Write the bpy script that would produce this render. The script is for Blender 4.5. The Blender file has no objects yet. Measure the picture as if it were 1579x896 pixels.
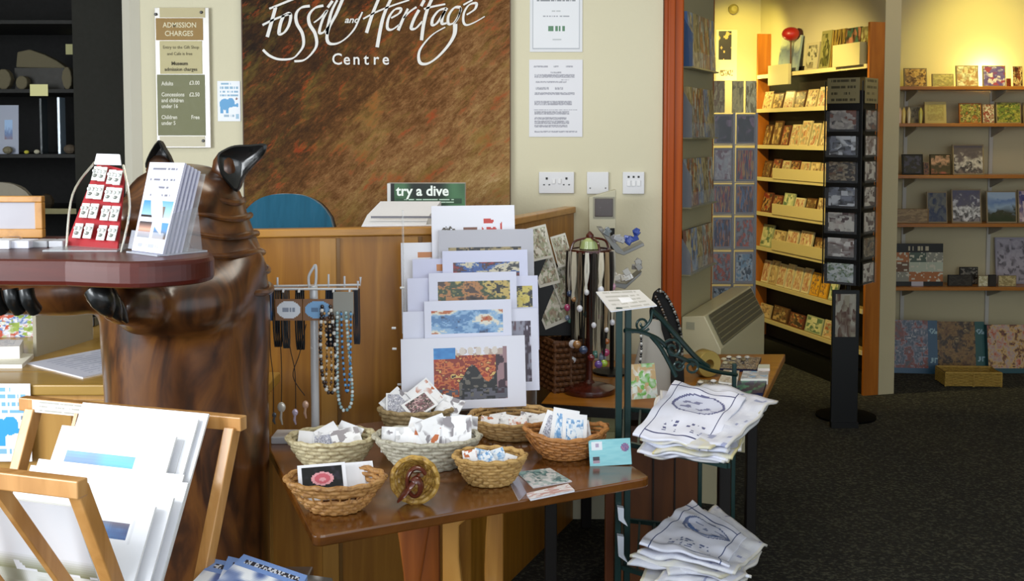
import bpy, bmesh, math, random
from mathutils import Vector, Matrix
random.seed(7)
SC = bpy.context.scene
COL = SC.collection
V = Vector
# ---------------------------------------------------------------- camera, light, exposure
EYE = 1.55; F = 1700.0; CX = 789.5; CY = 304.0
PITCH = math.atan(99.0 / 1700.0)
cd = bpy.data.cameras.new('camera'); cam = bpy.data.objects.new('camera', cd); COL.objects.link(cam)
cam.location = (0, 0, EYE); cam.rotation_euler = (math.pi / 2 - PITCH, 0, 0)
cd.sensor_width = 36; cd.lens = 36 * F / 1579; cd.shift_y = -(448 - CY) / 1579; cd.clip_start = .05
SC.camera = cam
SC.view_settings.view_transform = 'Standard'; SC.view_settings.look = 'None'
SC.view_settings.gamma = 1; SC.view_settings.use_curve_mapping = False
SC.view_settings.exposure = 0.45
w = bpy.data.worlds.new('world'); SC.world = w; w.use_nodes = True
w.node_tree.nodes['Background'].inputs[0].default_value = (.82, .92, 1, 1)
w.node_tree.nodes['Background'].inputs[1].default_value = .85
SC.cycles.max_bounces = 6; SC.cycles.use_denoising = True

def light(kind, name, loc, target, power, col=(1, 1, 1), size=1, size_y=None, angle=60, blend=.5):
    l = bpy.data.lights.new(name, kind); l.energy = power; l.color = col
    if kind == 'AREA':
        l.shape = 'RECTANGLE'; l.size = size; l.size_y = size_y or size
    elif kind == 'SPOT':
        l.spot_size = math.radians(angle); l.spot_blend = blend; l.shadow_soft_size = size
    else:
        l.shadow_soft_size = size
    o = bpy.data.objects.new(name, l); COL.objects.link(o); o.location = loc
    o.rotation_euler = (V(target) - V(loc)).to_track_quat('-Z', 'Y').to_euler()
    return o
light('AREA', 'window_daylight', (-2.75, .7, 1.75), (-.2, 2.7, .9), 76, (.93, .97, 1), 1.9, 1.3)
light('AREA', 'daylight_behind', (1.2, -2.2, 2.1), (.3, 3.5, 1.0), 42, (.92, .96, 1), 2.6, 1.2)
light('AREA', 'ceiling_fill_shop', (.2, 3.0, 2.6), (.2, 3.2, 0), 9, (1, .93, .8), 1.2, .3)  # added fill from above, no fitting seen in the shop
light('SPOT', 'spot_book_shelf', (3.05, 6.5, 2.55), (3.12, 7.3, 2.02), 30, (1, .84, .17), .03, None, 84, .9)
light('POINT', 'shelf_uplighter', (3.12, 7.215, 1.93), (3.12, 7.3, 2.0), 4.2, (1, .87, .34), .03)
light('SPOT', 'spot_back_wall', (1.5, 7.35, 2.5), (1.66, 7.93, 2.0), 20, (1, .84, .17), .03, None, 90, .9)
light('POINT', 'rack_uplighter', (1.60, 7.72, 1.92), (1.6, 7.9, 2.0), 1.8, (1, .86, .3), .03)
light('SPOT', 'spot_book_case', (1.0, 6.2, 2.4), (1.85, 7.15, 1.35), 100, (1, .82, .33), .04, None, 88, .7)
light('AREA', 'ceiling_fill_back_room', (2.4, 5.6, 2.6), (2.9, 6.6, 0.6), 3, (1, .85, .6), .8, .4)  # weak warm fill added overhead for the back room, unseen source

def ray(px, py):
    u = (px - CX) / F; v = (CY - py) / F
    return V((u, v * math.sin(PITCH) + math.cos(PITCH), v * math.cos(PITCH) - math.sin(PITCH)))
def PY(px, py, Y):
    d = ray(px, py); t = Y / d.y
    return V((d.x * t, Y, EYE + d.z * t))
def PZ(px, py, Z):
    d = ray(px, py); t = (Z - EYE) / d.z
    return V((d.x * t, d.y * t, Z))
def XY(px, Y): return (px - CX) / F * Y   # x of a pixel column at a depth (small pitch)

# ---------------------------------------------------------------- colours and materials
def lin(c):
    if isinstance(c, str):
        c = c.lstrip('#'); c = [int(c[i:i + 2], 16) / 255 for i in (0, 2, 4)]
    return tuple((x / 12.92 if x <= .04045 else ((x + .055) / 1.055) ** 2.4) for x in c[:3]) + (1,)
MATS = {}
def newmat(name):
    m = bpy.data.materials.new(name); m.use_nodes = True
    nt = m.node_tree; b = nt.nodes['Principled BSDF']
    return m, nt, b
def mat(c, rough=.6, metal=0, spec=.4, coat=0, bump=0, bscale=60, alpha=1, trans=0):
    key = (c, rough, metal, spec, coat, bump, bscale, alpha, trans)
    if key in MATS: return MATS[key]
    m, nt, b = newmat('mat_%s' % str(c).strip('#'))
    b.inputs['Base Color'].default_value = lin(c); b.inputs['Roughness'].default_value = rough
    b.inputs['Metallic'].default_value = metal; b.inputs['Specular IOR Level'].default_value = spec
    b.inputs['Coat Weight'].default_value = coat; b.inputs['Coat Roughness'].default_value = .12
    b.inputs['Alpha'].default_value = alpha; b.inputs['Transmission Weight'].default_value = trans
    tc = nt.nodes.new('ShaderNodeTexCoord'); n = nt.nodes.new('ShaderNodeTexNoise')
    n.inputs['Scale'].default_value = bscale; nt.links.new(tc.outputs['Object'], n.inputs['Vector'])
    mr = nt.nodes.new('ShaderNodeMapRange'); nt.links.new(n.outputs[0], mr.inputs[0])
    mr.inputs[3].default_value = max(0, rough - .06); mr.inputs[4].default_value = min(1, rough + .06)
    nt.links.new(mr.outputs[0], b.inputs['Roughness'])
    if bump:
        bp = nt.nodes.new('ShaderNodeBump'); bp.inputs['Strength'].default_value = bump; bp.inputs['Distance'].default_value = .004
        nt.links.new(n.outputs[0], bp.inputs['Height']); nt.links.new(bp.outputs[0], b.inputs['Normal'])
    MATS[key] = m
    return m
def ramp(nt, stops, const=False):
    r = nt.nodes.new('ShaderNodeValToRGB'); cr = r.color_ramp
    if const: cr.interpolation = 'CONSTANT'
    while len(cr.elements) < len(stops): cr.elements.new(.5)
    for e, (p, c) in zip(cr.elements, stops):
        e.position = p
    for e, (p, c) in zip(cr.elements, stops):
        e.color = lin(c)
    return r
def wood(c1, c2, c3=None, scale=(1, 1, .12), s=14, rough=.35, coat=.3, dist=1.2, bump=.05):
    key = ('wood', c1, c2, c3, scale, s, rough, coat, dist)
    if key in MATS: return MATS[key]
    m, nt, b = newmat('wood_' + c1.strip('#'))
    tc = nt.nodes.new('ShaderNodeTexCoord'); mp = nt.nodes.new('ShaderNodeMapping'); mp.inputs['Scale'].default_value = scale
    nt.links.new(tc.outputs['Object'], mp.inputs[0])
    n = nt.nodes.new('ShaderNodeTexNoise'); n.inputs['Scale'].default_value = s; n.inputs['Detail'].default_value = 6
    n.inputs['Distortion'].default_value = dist; nt.links.new(mp.outputs[0], n.inputs[0])
    r = ramp(nt, [(.3, c2), (.52, c1), (.72, c3 or c1)])
    nt.links.new(n.outputs[0], r.inputs[0]); nt.links.new(r.outputs[0], b.inputs['Base Color'])
    b.inputs['Roughness'].default_value = rough; b.inputs['Coat Weight'].default_value = coat; b.inputs['Coat Roughness'].default_value = .15
    if coat < .1: b.inputs['Specular IOR Level'].default_value = .15
    bp = nt.nodes.new('ShaderNodeBump'); bp.inputs['Strength'].default_value = bump; bp.inputs['Distance'].default_value = .003
    nt.links.new(n.outputs[0], bp.inputs['Height']); nt.links.new(bp.outputs[0], b.inputs['Normal'])
    MATS[key] = m
    return m
def pic(pal, s=4, const=True, land=0, rough=.35, stretch=(1, 1, 1), vor=.35):
    """a printed picture: blotches of the palette laid over the card's own surface"""
    key = ('pic', tuple(pal), s, const, land, stretch, vor)
    if key in MATS: return MATS[key]
    m, nt, b = newmat('print_' + pal[0].strip('#'))
    tc = nt.nodes.new('ShaderNodeTexCoord'); oi = nt.nodes.new('ShaderNodeObjectInfo')
    mul = nt.nodes.new('ShaderNodeMath'); mul.operation = 'MULTIPLY'; mul.inputs[1].default_value = 37
    nt.links.new(oi.outputs['Random'], mul.inputs[0])
    mp = nt.nodes.new('ShaderNodeMapping'); nt.links.new(tc.outputs['UV'], mp.inputs[0]); mp.inputs['Scale'].default_value = stretch
    nt.links.new(mul.outputs[0], mp.inputs['Location'])
    n = nt.nodes.new('ShaderNodeTexNoise'); n.inputs['Scale'].default_value = s; n.inputs['Detail'].default_value = 1.2
    nt.links.new(mp.outputs[0], n.inputs[0])
    fac = n.outputs[0]
    if land:
        sx = nt.nodes.new('ShaderNodeSeparateXYZ'); nt.links.new(tc.outputs['UV'], sx.inputs[0])
        a = nt.nodes.new('ShaderNodeMath'); a.operation = 'MULTIPLY_ADD'; a.inputs[1].default_value = 1 - land
        nt.links.new(n.outputs[0], a.inputs[0])
        b2 = nt.nodes.new('ShaderNodeMath'); b2.operation = 'MULTIPLY'; b2.inputs[1].default_value = land
        nt.links.new(sx.outputs[1], b2.inputs[0]); nt.links.new(b2.outputs[0], a.inputs[2]); fac = a.outputs[0]
        lo, hi = .12, .86
    else: lo, hi = .28, .70
    vo = nt.nodes.new('ShaderNodeTexVoronoi'); vo.inputs['Scale'].default_value = s * 2.6; vo.distance = 'CHEBYCHEV'; nt.links.new(mp.outputs[0], vo.inputs['Vector'])
    sc = nt.nodes.new('ShaderNodeSeparateColor'); nt.links.new(vo.outputs['Color'], sc.inputs[0])
    ad = nt.nodes.new('ShaderNodeMath'); ad.operation = 'MULTIPLY_ADD'; ad.inputs[1].default_value = .12 if land else vor; nt.links.new(sc.outputs[0], ad.inputs[0])
    ml = nt.nodes.new('ShaderNodeMath'); ml.operation = 'MULTIPLY'; ml.inputs[1].default_value = .88 if land else 1 - vor; nt.links.new(fac, ml.inputs[0]); nt.links.new(ml.outputs[0], ad.inputs[2]); fac = ad.outputs[0]
    k = len(pal); const = False
    r = ramp(nt, [(0 if i == 0 else lo + (hi - lo) * i / k, c) for i, c in enumerate(pal)], const)
    nt.links.new(fac, r.inputs[0]); nt.links.new(r.outputs[0], b.inputs['Base Color'])
    b.inputs['Roughness'].default_value = rough
    MATS[key] = m
    return m
def textmat(paper, ink, lines=14, words=9, dens=.5):
    """a page of lines too small to read"""
    key = ('text', paper, ink, lines, words, dens)
    if key in MATS: return MATS[key]
    m, nt, b = newmat('page_' + paper.strip('#'))
    tc = nt.nodes.new('ShaderNodeTexCoord'); sx = nt.nodes.new('ShaderNodeSeparateXYZ'); nt.links.new(tc.outputs['UV'], sx.inputs[0])
    def M(op, a, bb=None, cc=None):
        q = nt.nodes.new('ShaderNodeMath'); q.operation = op
        for i, x in enumerate((a, bb, cc)):
            if x is None: continue
            if isinstance(x, (int, float)): q.inputs[i].default_value = x
            else: nt.links.new(x, q.inputs[i])
        return q.outputs[0]
    row = M('MULTIPLY', sx.outputs[1], lines); fr = M('FRACT', row); fl = M('FLOOR', row)
    inline = M('MULTIPLY', M('GREATER_THAN', fr, .35), M('LESS_THAN', fr, .75))
    cv = nt.nodes.new('ShaderNodeCombineXYZ'); nt.links.new(M('MULTIPLY', sx.outputs[0], words), cv.inputs[0]); nt.links.new(M('MULTIPLY', fl, 7.31), cv.inputs[1])
    n = nt.nodes.new('ShaderNodeTexNoise'); n.inputs['Scale'].default_value = 1.6; n.inputs['Detail'].default_value = 2; nt.links.new(cv.outputs[0], n.inputs[0])
    word = M('GREATER_THAN', n.outputs[0], dens)
    margin = M('MULTIPLY', M('MULTIPLY', M('GREATER_THAN', sx.outputs[0], .12), M('LESS_THAN', sx.outputs[0], .88)), M('MULTIPLY', M('GREATER_THAN', sx.outputs[1], .06), M('LESS_THAN', sx.outputs[1], .95)))
    f = M('MULTIPLY', M('MULTIPLY', inline, word), margin)
    mx = nt.nodes.new('ShaderNodeMix'); mx.data_type = 'RGBA'; nt.links.new(f, mx.inputs[0])
    mx.inputs[6].default_value = lin(paper); mx.inputs[7].default_value = lin(ink)
    nt.links.new(mx.outputs[2], b.inputs['Base Color']); b.inputs['Roughness'].default_value = .4
    MATS[key] = m
    return m
def glassy(tint='#e8eef2', a=.28, rough=.08):
    return mat(tint, rough, 0, .6, 0, 0, 60, a)
def paintmat():
    if 'paint' in MATS: return MATS['paint']
    m, nt, b = newmat('printed_ink')
    a = nt.nodes.new('ShaderNodeAttribute'); a.attribute_name = 'ink'
    nt.links.new(a.outputs['Color'], b.inputs['Base Color']); b.inputs['Roughness'].default_value = .4
    MATS['paint'] = m
    return m
def paintcloth():
    if 'paintc' in MATS: return MATS['paintc']
    m, nt, b = newmat('printed_cotton')
    a = nt.nodes.new('ShaderNodeAttribute'); a.attribute_name = 'ink'
    nt.links.new(a.outputs['Color'], b.inputs['Base Color']); b.inputs['Roughness'].default_value = .9
    MATS['paintc'] = m
    return m

# ---------------------------------------------------------------- mesh helpers
def local(o):
    M = Matrix.Identity(4)
    ch = []
    while o: ch.append(o); o = o.parent
    for q in reversed(ch):
        M = M @ (Matrix.Translation(q.location) @ q.rotation_euler.to_matrix().to_4x4() @ Matrix.Diagonal(q.scale).to_4x4())
    return M
def T(x, y, z): return Matrix.Translation((x, y, z))
def RX(a): return Matrix.Rotation(a, 4, 'X')
def RY(a): return Matrix.Rotation(a, 4, 'Y')
def RZ(a): return Matrix.Rotation(a, 4, 'Z')
class MB:
    def __init__(s): s.v = []; s.f = []; s.m = []; s.uv = {}; s.col = {}; s.M = Matrix.Identity(4)
    def add(s, vs, fs, mi=0):
        n = len(s.v); s.v += [s.M @ V(p) for p in vs]
        for f in fs: s.f.append([n + i for i in f]); s.m.append(mi)
        return s
    def box(s, x0, x1, y0, y1, z0, z1, mi=0):
        return s.add([(x0, y0, z0), (x1, y0, z0), (x1, y1, z0), (x0, y1, z0), (x0, y0, z1), (x1, y0, z1), (x1, y1, z1), (x0, y1, z1)],
                     [(3, 2, 1, 0), (4, 5, 6, 7), (0, 1, 5, 4), (1, 2, 6, 5), (2, 3, 7, 6), (3, 0, 4, 7)], mi)
    def prism(s, poly, d, mi=0):
        """closed polygon of 3D points pushed along vector d"""
        n = len(poly); d = V(d); P = [V(p) for p in poly]
        return s.add(P + [p + d for p in P], [tuple(range(n - 1, -1, -1)), tuple(range(n, 2 * n))] + [(i, (i + 1) % n, n + (i + 1) % n, n + i) for i in range(n)], mi)
    def bar(s, a, b, w, t, mi=0, up=(0, 0, 1)):
        a = V(a); b = V(b); d = (b - a).normalized(); u = V(up)
        if abs(d.dot(u)) > .98: u = V((0, 1, 0))
        x = d.cross(u).normalized() * w / 2; y = d.cross(x).normalized() * t / 2
        vs = [a - x - y, a + x - y, a + x + y, a - x + y, b - x - y, b + x - y, b + x + y, b - x + y]
        return s.add(vs, [(3, 2, 1, 0), (4, 5, 6, 7), (0, 1, 5, 4), (1, 2, 6, 5), (2, 3, 7, 6), (3, 0, 4, 7)], mi)
    def tube(s, pts, r, n=8, mi=0, closed=False, flat=1):
        P = [V(p) for p in pts]; k = len(P); rr = r if isinstance(r, (list, tuple)) else [r] * k
        rings = []; prev = None
        for i, p in enumerate(P):
            if closed: d = P[(i + 1) % k] - P[i - 1]
            else: d = P[min(i + 1, k - 1)] - P[max(i - 1, 0)]
            if d.length < 1e-9: d = V((0, 0, 1))
            d.normalize()
            if prev is None:
                a = V((0, 0, 1)) if abs(d.z) < .9 else V((1, 0, 0))
                x = d.cross(a).normalized()
            else:
                x = (prev - d * prev.dot(d)).normalized()
            prev = x; y = d.cross(x)
            rings.append([p + (x * math.cos(2 * math.pi * j / n) + y * flat * math.sin(2 * math.pi * j / n)) * rr[i] for j in range(n)])
        vs = [q for rg in rings for q in rg]; fs = []
        for i in range(k if closed else k - 1):
            a = i * n; b = ((i + 1) % k) * n
            for j in range(n): fs.append((a + j, a + (j + 1) % n, b + (j + 1) % n, b + j))
        if not closed: fs += [tuple(range(n - 1, -1, -1)), tuple(range((k - 1) * n, k * n))]
        return s.add(vs, fs, mi)
    def lathe(s, prof, c=(0, 0, 0), n=24, mi=0, sx=1, sy=1, cap=True):
        k = len(prof); vs = []
        for r, z in prof:
            for j in range(n):
                a = 2 * math.pi * j / n; vs.append((c[0] + r * sx * math.cos(a), c[1] + r * sy * math.sin(a), c[2] + z))
        fs = [(i * n + j, i * n + (j + 1) % n, (i + 1) * n + (j + 1) % n, (i + 1) * n + j) for i in range(k - 1) for j in range(n)]
        if cap: fs += [tuple(range(n - 1, -1, -1)), tuple(range((k - 1) * n, k * n))]
        return s.add(vs, fs, mi)
    def ell(s, c, r, n=14, mi=0, M=None):
        vs = []; k = n // 2 + 1
        for i in range(k):
            ph = math.pi * i / (k - 1)
            for j in range(n):
                a = 2 * math.pi * j / n
                q = V((r[0] * math.sin(ph) * math.cos(a), r[1] * math.sin(ph) * math.sin(a), -r[2] * math.cos(ph)))
                if M: q = M @ q
                vs.append(V(c) + q)
        fs = [(i * n + j, i * n + (j + 1) % n, (i + 1) * n + (j + 1) % n, (i + 1) * n + j) for i in range(k - 1) for j in range(n)]
        return s.add(vs, fs, mi)
    def quad(s, a, b, c, d, mi=0):
        """a,b,c,d: lower left, lower right, upper right, upper left; carries a uv"""
        s.add([a, b, c, d], [(0, 1, 2, 3)], mi); s.uv[len(s.f) - 1] = [(0, 0), (1, 0), (1, 1), (0, 1)]
        return s
    def painted(s, a, b, c, d, nx, ny, fn, mi=0, warp=None):
        a, b, c, d = V(a), V(b), V(c), V(d); vs = []
        for j in range(ny + 1):
            for i in range(nx + 1):
                u = i / nx; t = j / ny
                p = (a * (1 - u) + b * u) * (1 - t) + (d * (1 - u) + c * u) * t
                if warp: p = p + V(warp(u, t))
                vs.append(p)
        n0 = len(s.f)
        s.add(vs, [(j * (nx + 1) + i, j * (nx + 1) + i + 1, (j + 1) * (nx + 1) + i + 1, (j + 1) * (nx + 1) + i) for j in range(ny) for i in range(nx)], mi)
        for j in range(ny):
            for i in range(nx): s.col[n0 + j * nx + i] = lin(fn((i + .5) / nx, (j + .5) / ny))
        return s
    def build(s, name, mats, parent=None, smooth=False, bevel=0, at=None, keep=False, auto=40):
        if not isinstance(mats, (list, tuple)): mats = [mats]
        if parent is not None: I = local(parent).inverted() if not keep else Matrix.Identity(4); off = V((0, 0, 0))
        else:
            I = Matrix.Identity(4)
            if at is None and not keep:
                lo = [min(p[i] for p in s.v) for i in range(3)]; hi = [max(p[i] for p in s.v) for i in range(3)]
                off = V(((lo[0] + hi[0]) / 2, (lo[1] + hi[1]) / 2, lo[2]))
            else: off = V(at or (0, 0, 0))
        me = bpy.data.meshes.new(name); me.from_pydata([I @ p - off for p in s.v], [], s.f)
        for m in mats: me.materials.append(m)
        me.polygons.foreach_set('material_index', s.m)
        if s.uv:
            ul = me.uv_layers.new(name='uv')
            for fi, uvs in s.uv.items():
                p = me.polygons[fi]
                for li, q in zip(p.loop_indices, uvs): ul.data[li].uv = q
        if s.col:
            ca = me.color_attributes.new('ink', 'FLOAT_COLOR', 'CORNER')
            for fi, c in s.col.items():
                for li in me.polygons[fi].loop_indices: ca.data[li].color = c
        if not s.col and not s.uv:
            bm = bmesh.new(); bm.from_mesh(me); bmesh.ops.recalc_face_normals(bm, faces=bm.faces); bm.to_mesh(me); bm.free()
        me.update()
        if smooth:
            me.polygons.foreach_set('use_smooth', [True] * len(me.polygons))
            try: me.set_sharp_from_angle(angle=math.radians(auto))
            except Exception: pass
        o = bpy.data.objects.new(name, me); COL.objects.link(o); o.location = off
        if parent is not None: o.parent = parent
        if bevel:
            b = o.modifiers.new('bevel', 'BEVEL'); b.width = bevel; b.segments = 2; b.limit_method = 'ANGLE'
        return o
def empty(name, label, cat, loc, rz=0, group=None):
    o = bpy.data.objects.new(name, None); COL.objects.link(o); o.location = loc; o.rotation_euler = (0, 0, rz)
    o.empty_display_size = .05
    return tag(o, label, cat, group)
def tag(o, label, cat, group=None, kind=None):
    if label: o['label'] = label
    if cat: o['category'] = cat
    if group: o['group'] = group
    if kind: o['kind'] = kind
    return o
def struct(o): o['kind'] = 'structure'; return o
def text(s, size, M, m, parent, name='lettering', align='CENTER', sx=1, ext=.0006, shear=0, bold=0):
    cu = bpy.data.curves.new('t', 'FONT'); cu.body = s; cu.size = size; cu.align_x = align; cu.align_y = 'CENTER'; cu.extrude = ext
    cu.shear = shear; cu.offset = bold; cu.resolution_u = 3
    t = bpy.data.objects.new('t', cu); COL.objects.link(t)
    me = bpy.data.meshes.new_from_object(t.evaluated_get(bpy.context.evaluated_depsgraph_get()))
    bpy.data.objects.remove(t); bpy.data.curves.remove(cu)
    I = local(parent).inverted() if parent else Matrix.Identity(4)
    me.transform(I @ M @ Matrix.Diagonal((sx, 1, 1, 1))); me.materials.clear(); me.materials.append(m)
    o = bpy.data.objects.new(name, me); COL.objects.link(o)
    if parent: o.parent = parent
    return o
FRONT = RX(math.pi / 2)       # a page in XY stood up to face -Y
CARDS = {}
def card(name, label, cat, group, pos, w, h, t, yaw, lean, face, body, border=0, roll=0, paint=None, back=None):
    """a flat printed thing standing on its lower edge, face to local -Y, leaned back by lean (radians)"""
    key = (round(w, 4), round(h, 4), t, face, body, border)
    if key in CARDS and not paint:
        me = CARDS[key]; o = bpy.data.objects.new(name, me); COL.objects.link(o)
    else:
        b = MB(); b.box(-w / 2, w / 2, 0, t, 0, h, 1)
        x0, x1, z0, z1 = -w / 2 + border * w, w / 2 - border * w, border * h, h - border * h; y = -.0004
        if paint: b.painted((x0, y, z0), (x1, y, z0), (x1, y, z1), (x0, y, z1), paint[1], paint[2], paint[0], 0)
        else: b.quad((x0, y, z0), (x1, y, z0), (x1, y, z1), (x0, y, z1), 0)
        o = b.build(name, [paintmat() if paint else face, body], keep=True)
        if not paint: CARDS[key] = o.data
    o.location = pos; o.rotation_euler = (-lean, 0, yaw)
    if roll: o.rotation_euler = (Matrix.Rotation(yaw, 3, 'Z') @ Matrix.Rotation(-lean, 3, 'X') @ Matrix.Rotation(roll, 3, 'Y')).to_euler()
    return tag(o, label, cat, group)
def mix(a, b, t): return tuple(x * (1 - t) + y * t for x, y in zip(a, b))
def hx(c): return tuple(int(c.lstrip('#')[i:i + 2], 16) / 255 for i in (0, 2, 4))
def h2(i, j, k=0):
    n = (i * 374761393 + j * 668265263 + k * 974711) & 0xffffffff; n = ((n ^ (n >> 13)) * 1274126177) & 0xffffffff
    return ((n ^ (n >> 16)) & 0xffff) / 65535
def vn(x, y, k=0):
    i, j = math.floor(x), math.floor(y); a, b = x - i, y - j; a = a * a * (3 - 2 * a); b = b * b * (3 - 2 * b)
    return (h2(i, j, k) * (1 - a) + h2(i + 1, j, k) * a) * (1 - b) + (h2(i, j + 1, k) * (1 - a) + h2(i + 1, j + 1, k) * a) * b
def smooth_path(P, n=6, closed=False):
    out = []; P = [V(p) for p in P]; k = len(P)
    rng = range(k) if closed else range(k - 1)
    for i in rng:
        if closed: p0, p1, p2, p3 = P[i - 1], P[i], P[(i + 1) % k], P[(i + 2) % k]
        else: p0, p1, p2, p3 = P[max(i - 1, 0)], P[i], P[i + 1], P[min(i + 2, k - 1)]
        for j in range(n):
            t = j / n
            out.append(.5 * ((2 * p1) + (-p0 + p2) * t + (2 * p0 - 5 * p1 + 4 * p2 - p3) * t * t + (-p0 + 3 * p1 - 3 * p2 + p3) * t ** 3))
    if not closed: out.append(P[-1])
    return out
ORD = ['first', 'second', 'third', 'fourth', 'fifth', 'sixth', 'seventh', 'eighth', 'ninth', 'tenth', 'eleventh', 'twelfth', 'thirteenth', 'fourteenth']
WHITE = mat('#efeff5', .5); PAPER = mat('#e6e3dc', .7); BLACK = mat('#0c0c0c', .4)
CREAM = mat('#d6cfae', .6); CLEAR = glassy(); METAL = mat('#b8bcc0', .25, .9)
PINE = wood('#b07a30', '#8f5f20', '#c49144', (1, 1, .1), 16, .35, .25)
# ---------------------------------------------------------------- the setting
def carpet():
    m, nt, b = newmat('carpet')
    tc = nt.nodes.new('ShaderNodeTexCoord'); n = nt.nodes.new('ShaderNodeTexNoise'); n.inputs['Scale'].default_value = 75; n.inputs['Detail'].default_value = 3
    nt.links.new(tc.outputs['Object'], n.inputs[0])
    r = ramp(nt, [(.38, '#0b0b08'), (.52, '#1b1b16'), (.66, '#48483c')]); nt.links.new(n.outputs[0], r.inputs[0]); nt.links.new(r.outputs[0], b.inputs['Base Color'])
    b.inputs['Roughness'].default_value = .95
    bp = nt.nodes.new('ShaderNodeBump'); bp.inputs['Strength'].default_value = .5; bp.inputs['Distance'].default_value = .01
    nt.links.new(n.outputs[0], bp.inputs['Height']); nt.links.new(bp.outputs[0], b.inputs['Normal'])
    return m
struct(MB().box(-3, 5, -1.5, 8.3, -.1, 0).build('floor', carpet()))
struct(MB().box(-3, 5, .5, 8.3, 2.75, 2.85).build('ceiling', mat('#d8d4c6', .9)))
WALL = mat('#d0cab0', .85, 0, .2, 0, .15, 90); WALLY = mat('#c4b998', .85, 0, .2, 0, .1, 90); WALLG = mat('#b5aea2', .85, 0, .2, 0, .1, 90)
WF = 4.35
XL, XR = XY(193, WF), XY(1021, WF)
struct(MB().box(XL, XR, WF, WF + .12, 0, 2.75).build('wall_front', WALL))
# splayed reveal at the left end of the front wall
a = PY(193, 300, WF); struct(MB().prism([(XL, WF - .001, 0), (XL + .035, WF - .02, 0), (XL + .07, WF - .001, 0)], (0, 0, 2.28)).build('trim_1', mat('#c3bfb0', .8)))
struct(MB().box(-3.1, -3, 2.2, 8.3, 0, 2.75).build('wall_left', WALLG))
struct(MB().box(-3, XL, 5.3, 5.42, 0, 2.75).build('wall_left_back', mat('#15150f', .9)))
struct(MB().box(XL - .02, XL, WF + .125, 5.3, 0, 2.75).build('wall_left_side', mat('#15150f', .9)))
# orange stained door lining
OR = wood('#9a4206', '#823404', '#a84e0c', (1, 1, .05), 10, .5, .08)
x0, x1 = XY(1022, WF), XY(1053, WF - .03)
struct(MB().box(x0, x1, WF - .03, WF + .15, 0, 2.75).build('door_1', OR, bevel=.006))
struct(MB().box(x0 + .012, x1 - .035, WF - .042, WF - .03, 0, 2.75).build('trim_2', OR, bevel=.004))
# splayed wall beyond the door lining
SW0 = V((x1 - .01, 4.44, 0)); SW1 = V((XY(1098, 5.02), 5.02, 0)); sd = (SW1 - SW0).normalized(); sn = V((sd.y, -sd.x, 0))
struct(MB().prism([SW0, SW1, SW1 - sn * .1, SW0 - sn * .1], (0, 0, 2.75)).build('wall_passage', mat('#a8a080', .85, 0, .2)))
struct(MB().prism([SW1 + sd * .001, SW1 + sd * .02, SW1 + sd * .02 - sn * .11, SW1 + sd * .001 - sn * .11], (0, 0, 2.75)).build('trim_3', OR))
# back room
BW = 7.93; XC = XY(1172, BW)
struct(MB().box(.3, XC + .03, BW, BW + .1, 0, 2.75).build('wall_back', WALLY))
pd = V((.26, -.966, 0)).normalized(); pn = V((.966, .26, 0)).normalized()
F0 = V((1.72, 7.75, 0)); BL = 1.345                                  # front line of the book case
P0 = F0 + pn * .10 - pd * .16; P1 = F0 + pn * .10 + pd * (BL + .02)
struct(MB().prism([P0, P1, P1 + pn * .105, P0 + pn * .105], (0, 0, 2.75)).build('wall_partition', WALLY))
RWY = 7.3
struct(MB().box(2.1, 5, RWY, RWY + .1, 0, 2.75).build('wall_right_back', WALLY))
struct(MB().box(.3, .4, 4.48, BW, 0, 2.75).build('wall_back_left', WALLY))
struct(MB().box(5, 5.1, .5, 7.4, 0, 2.75).build('wall_right', WALLY))

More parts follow.
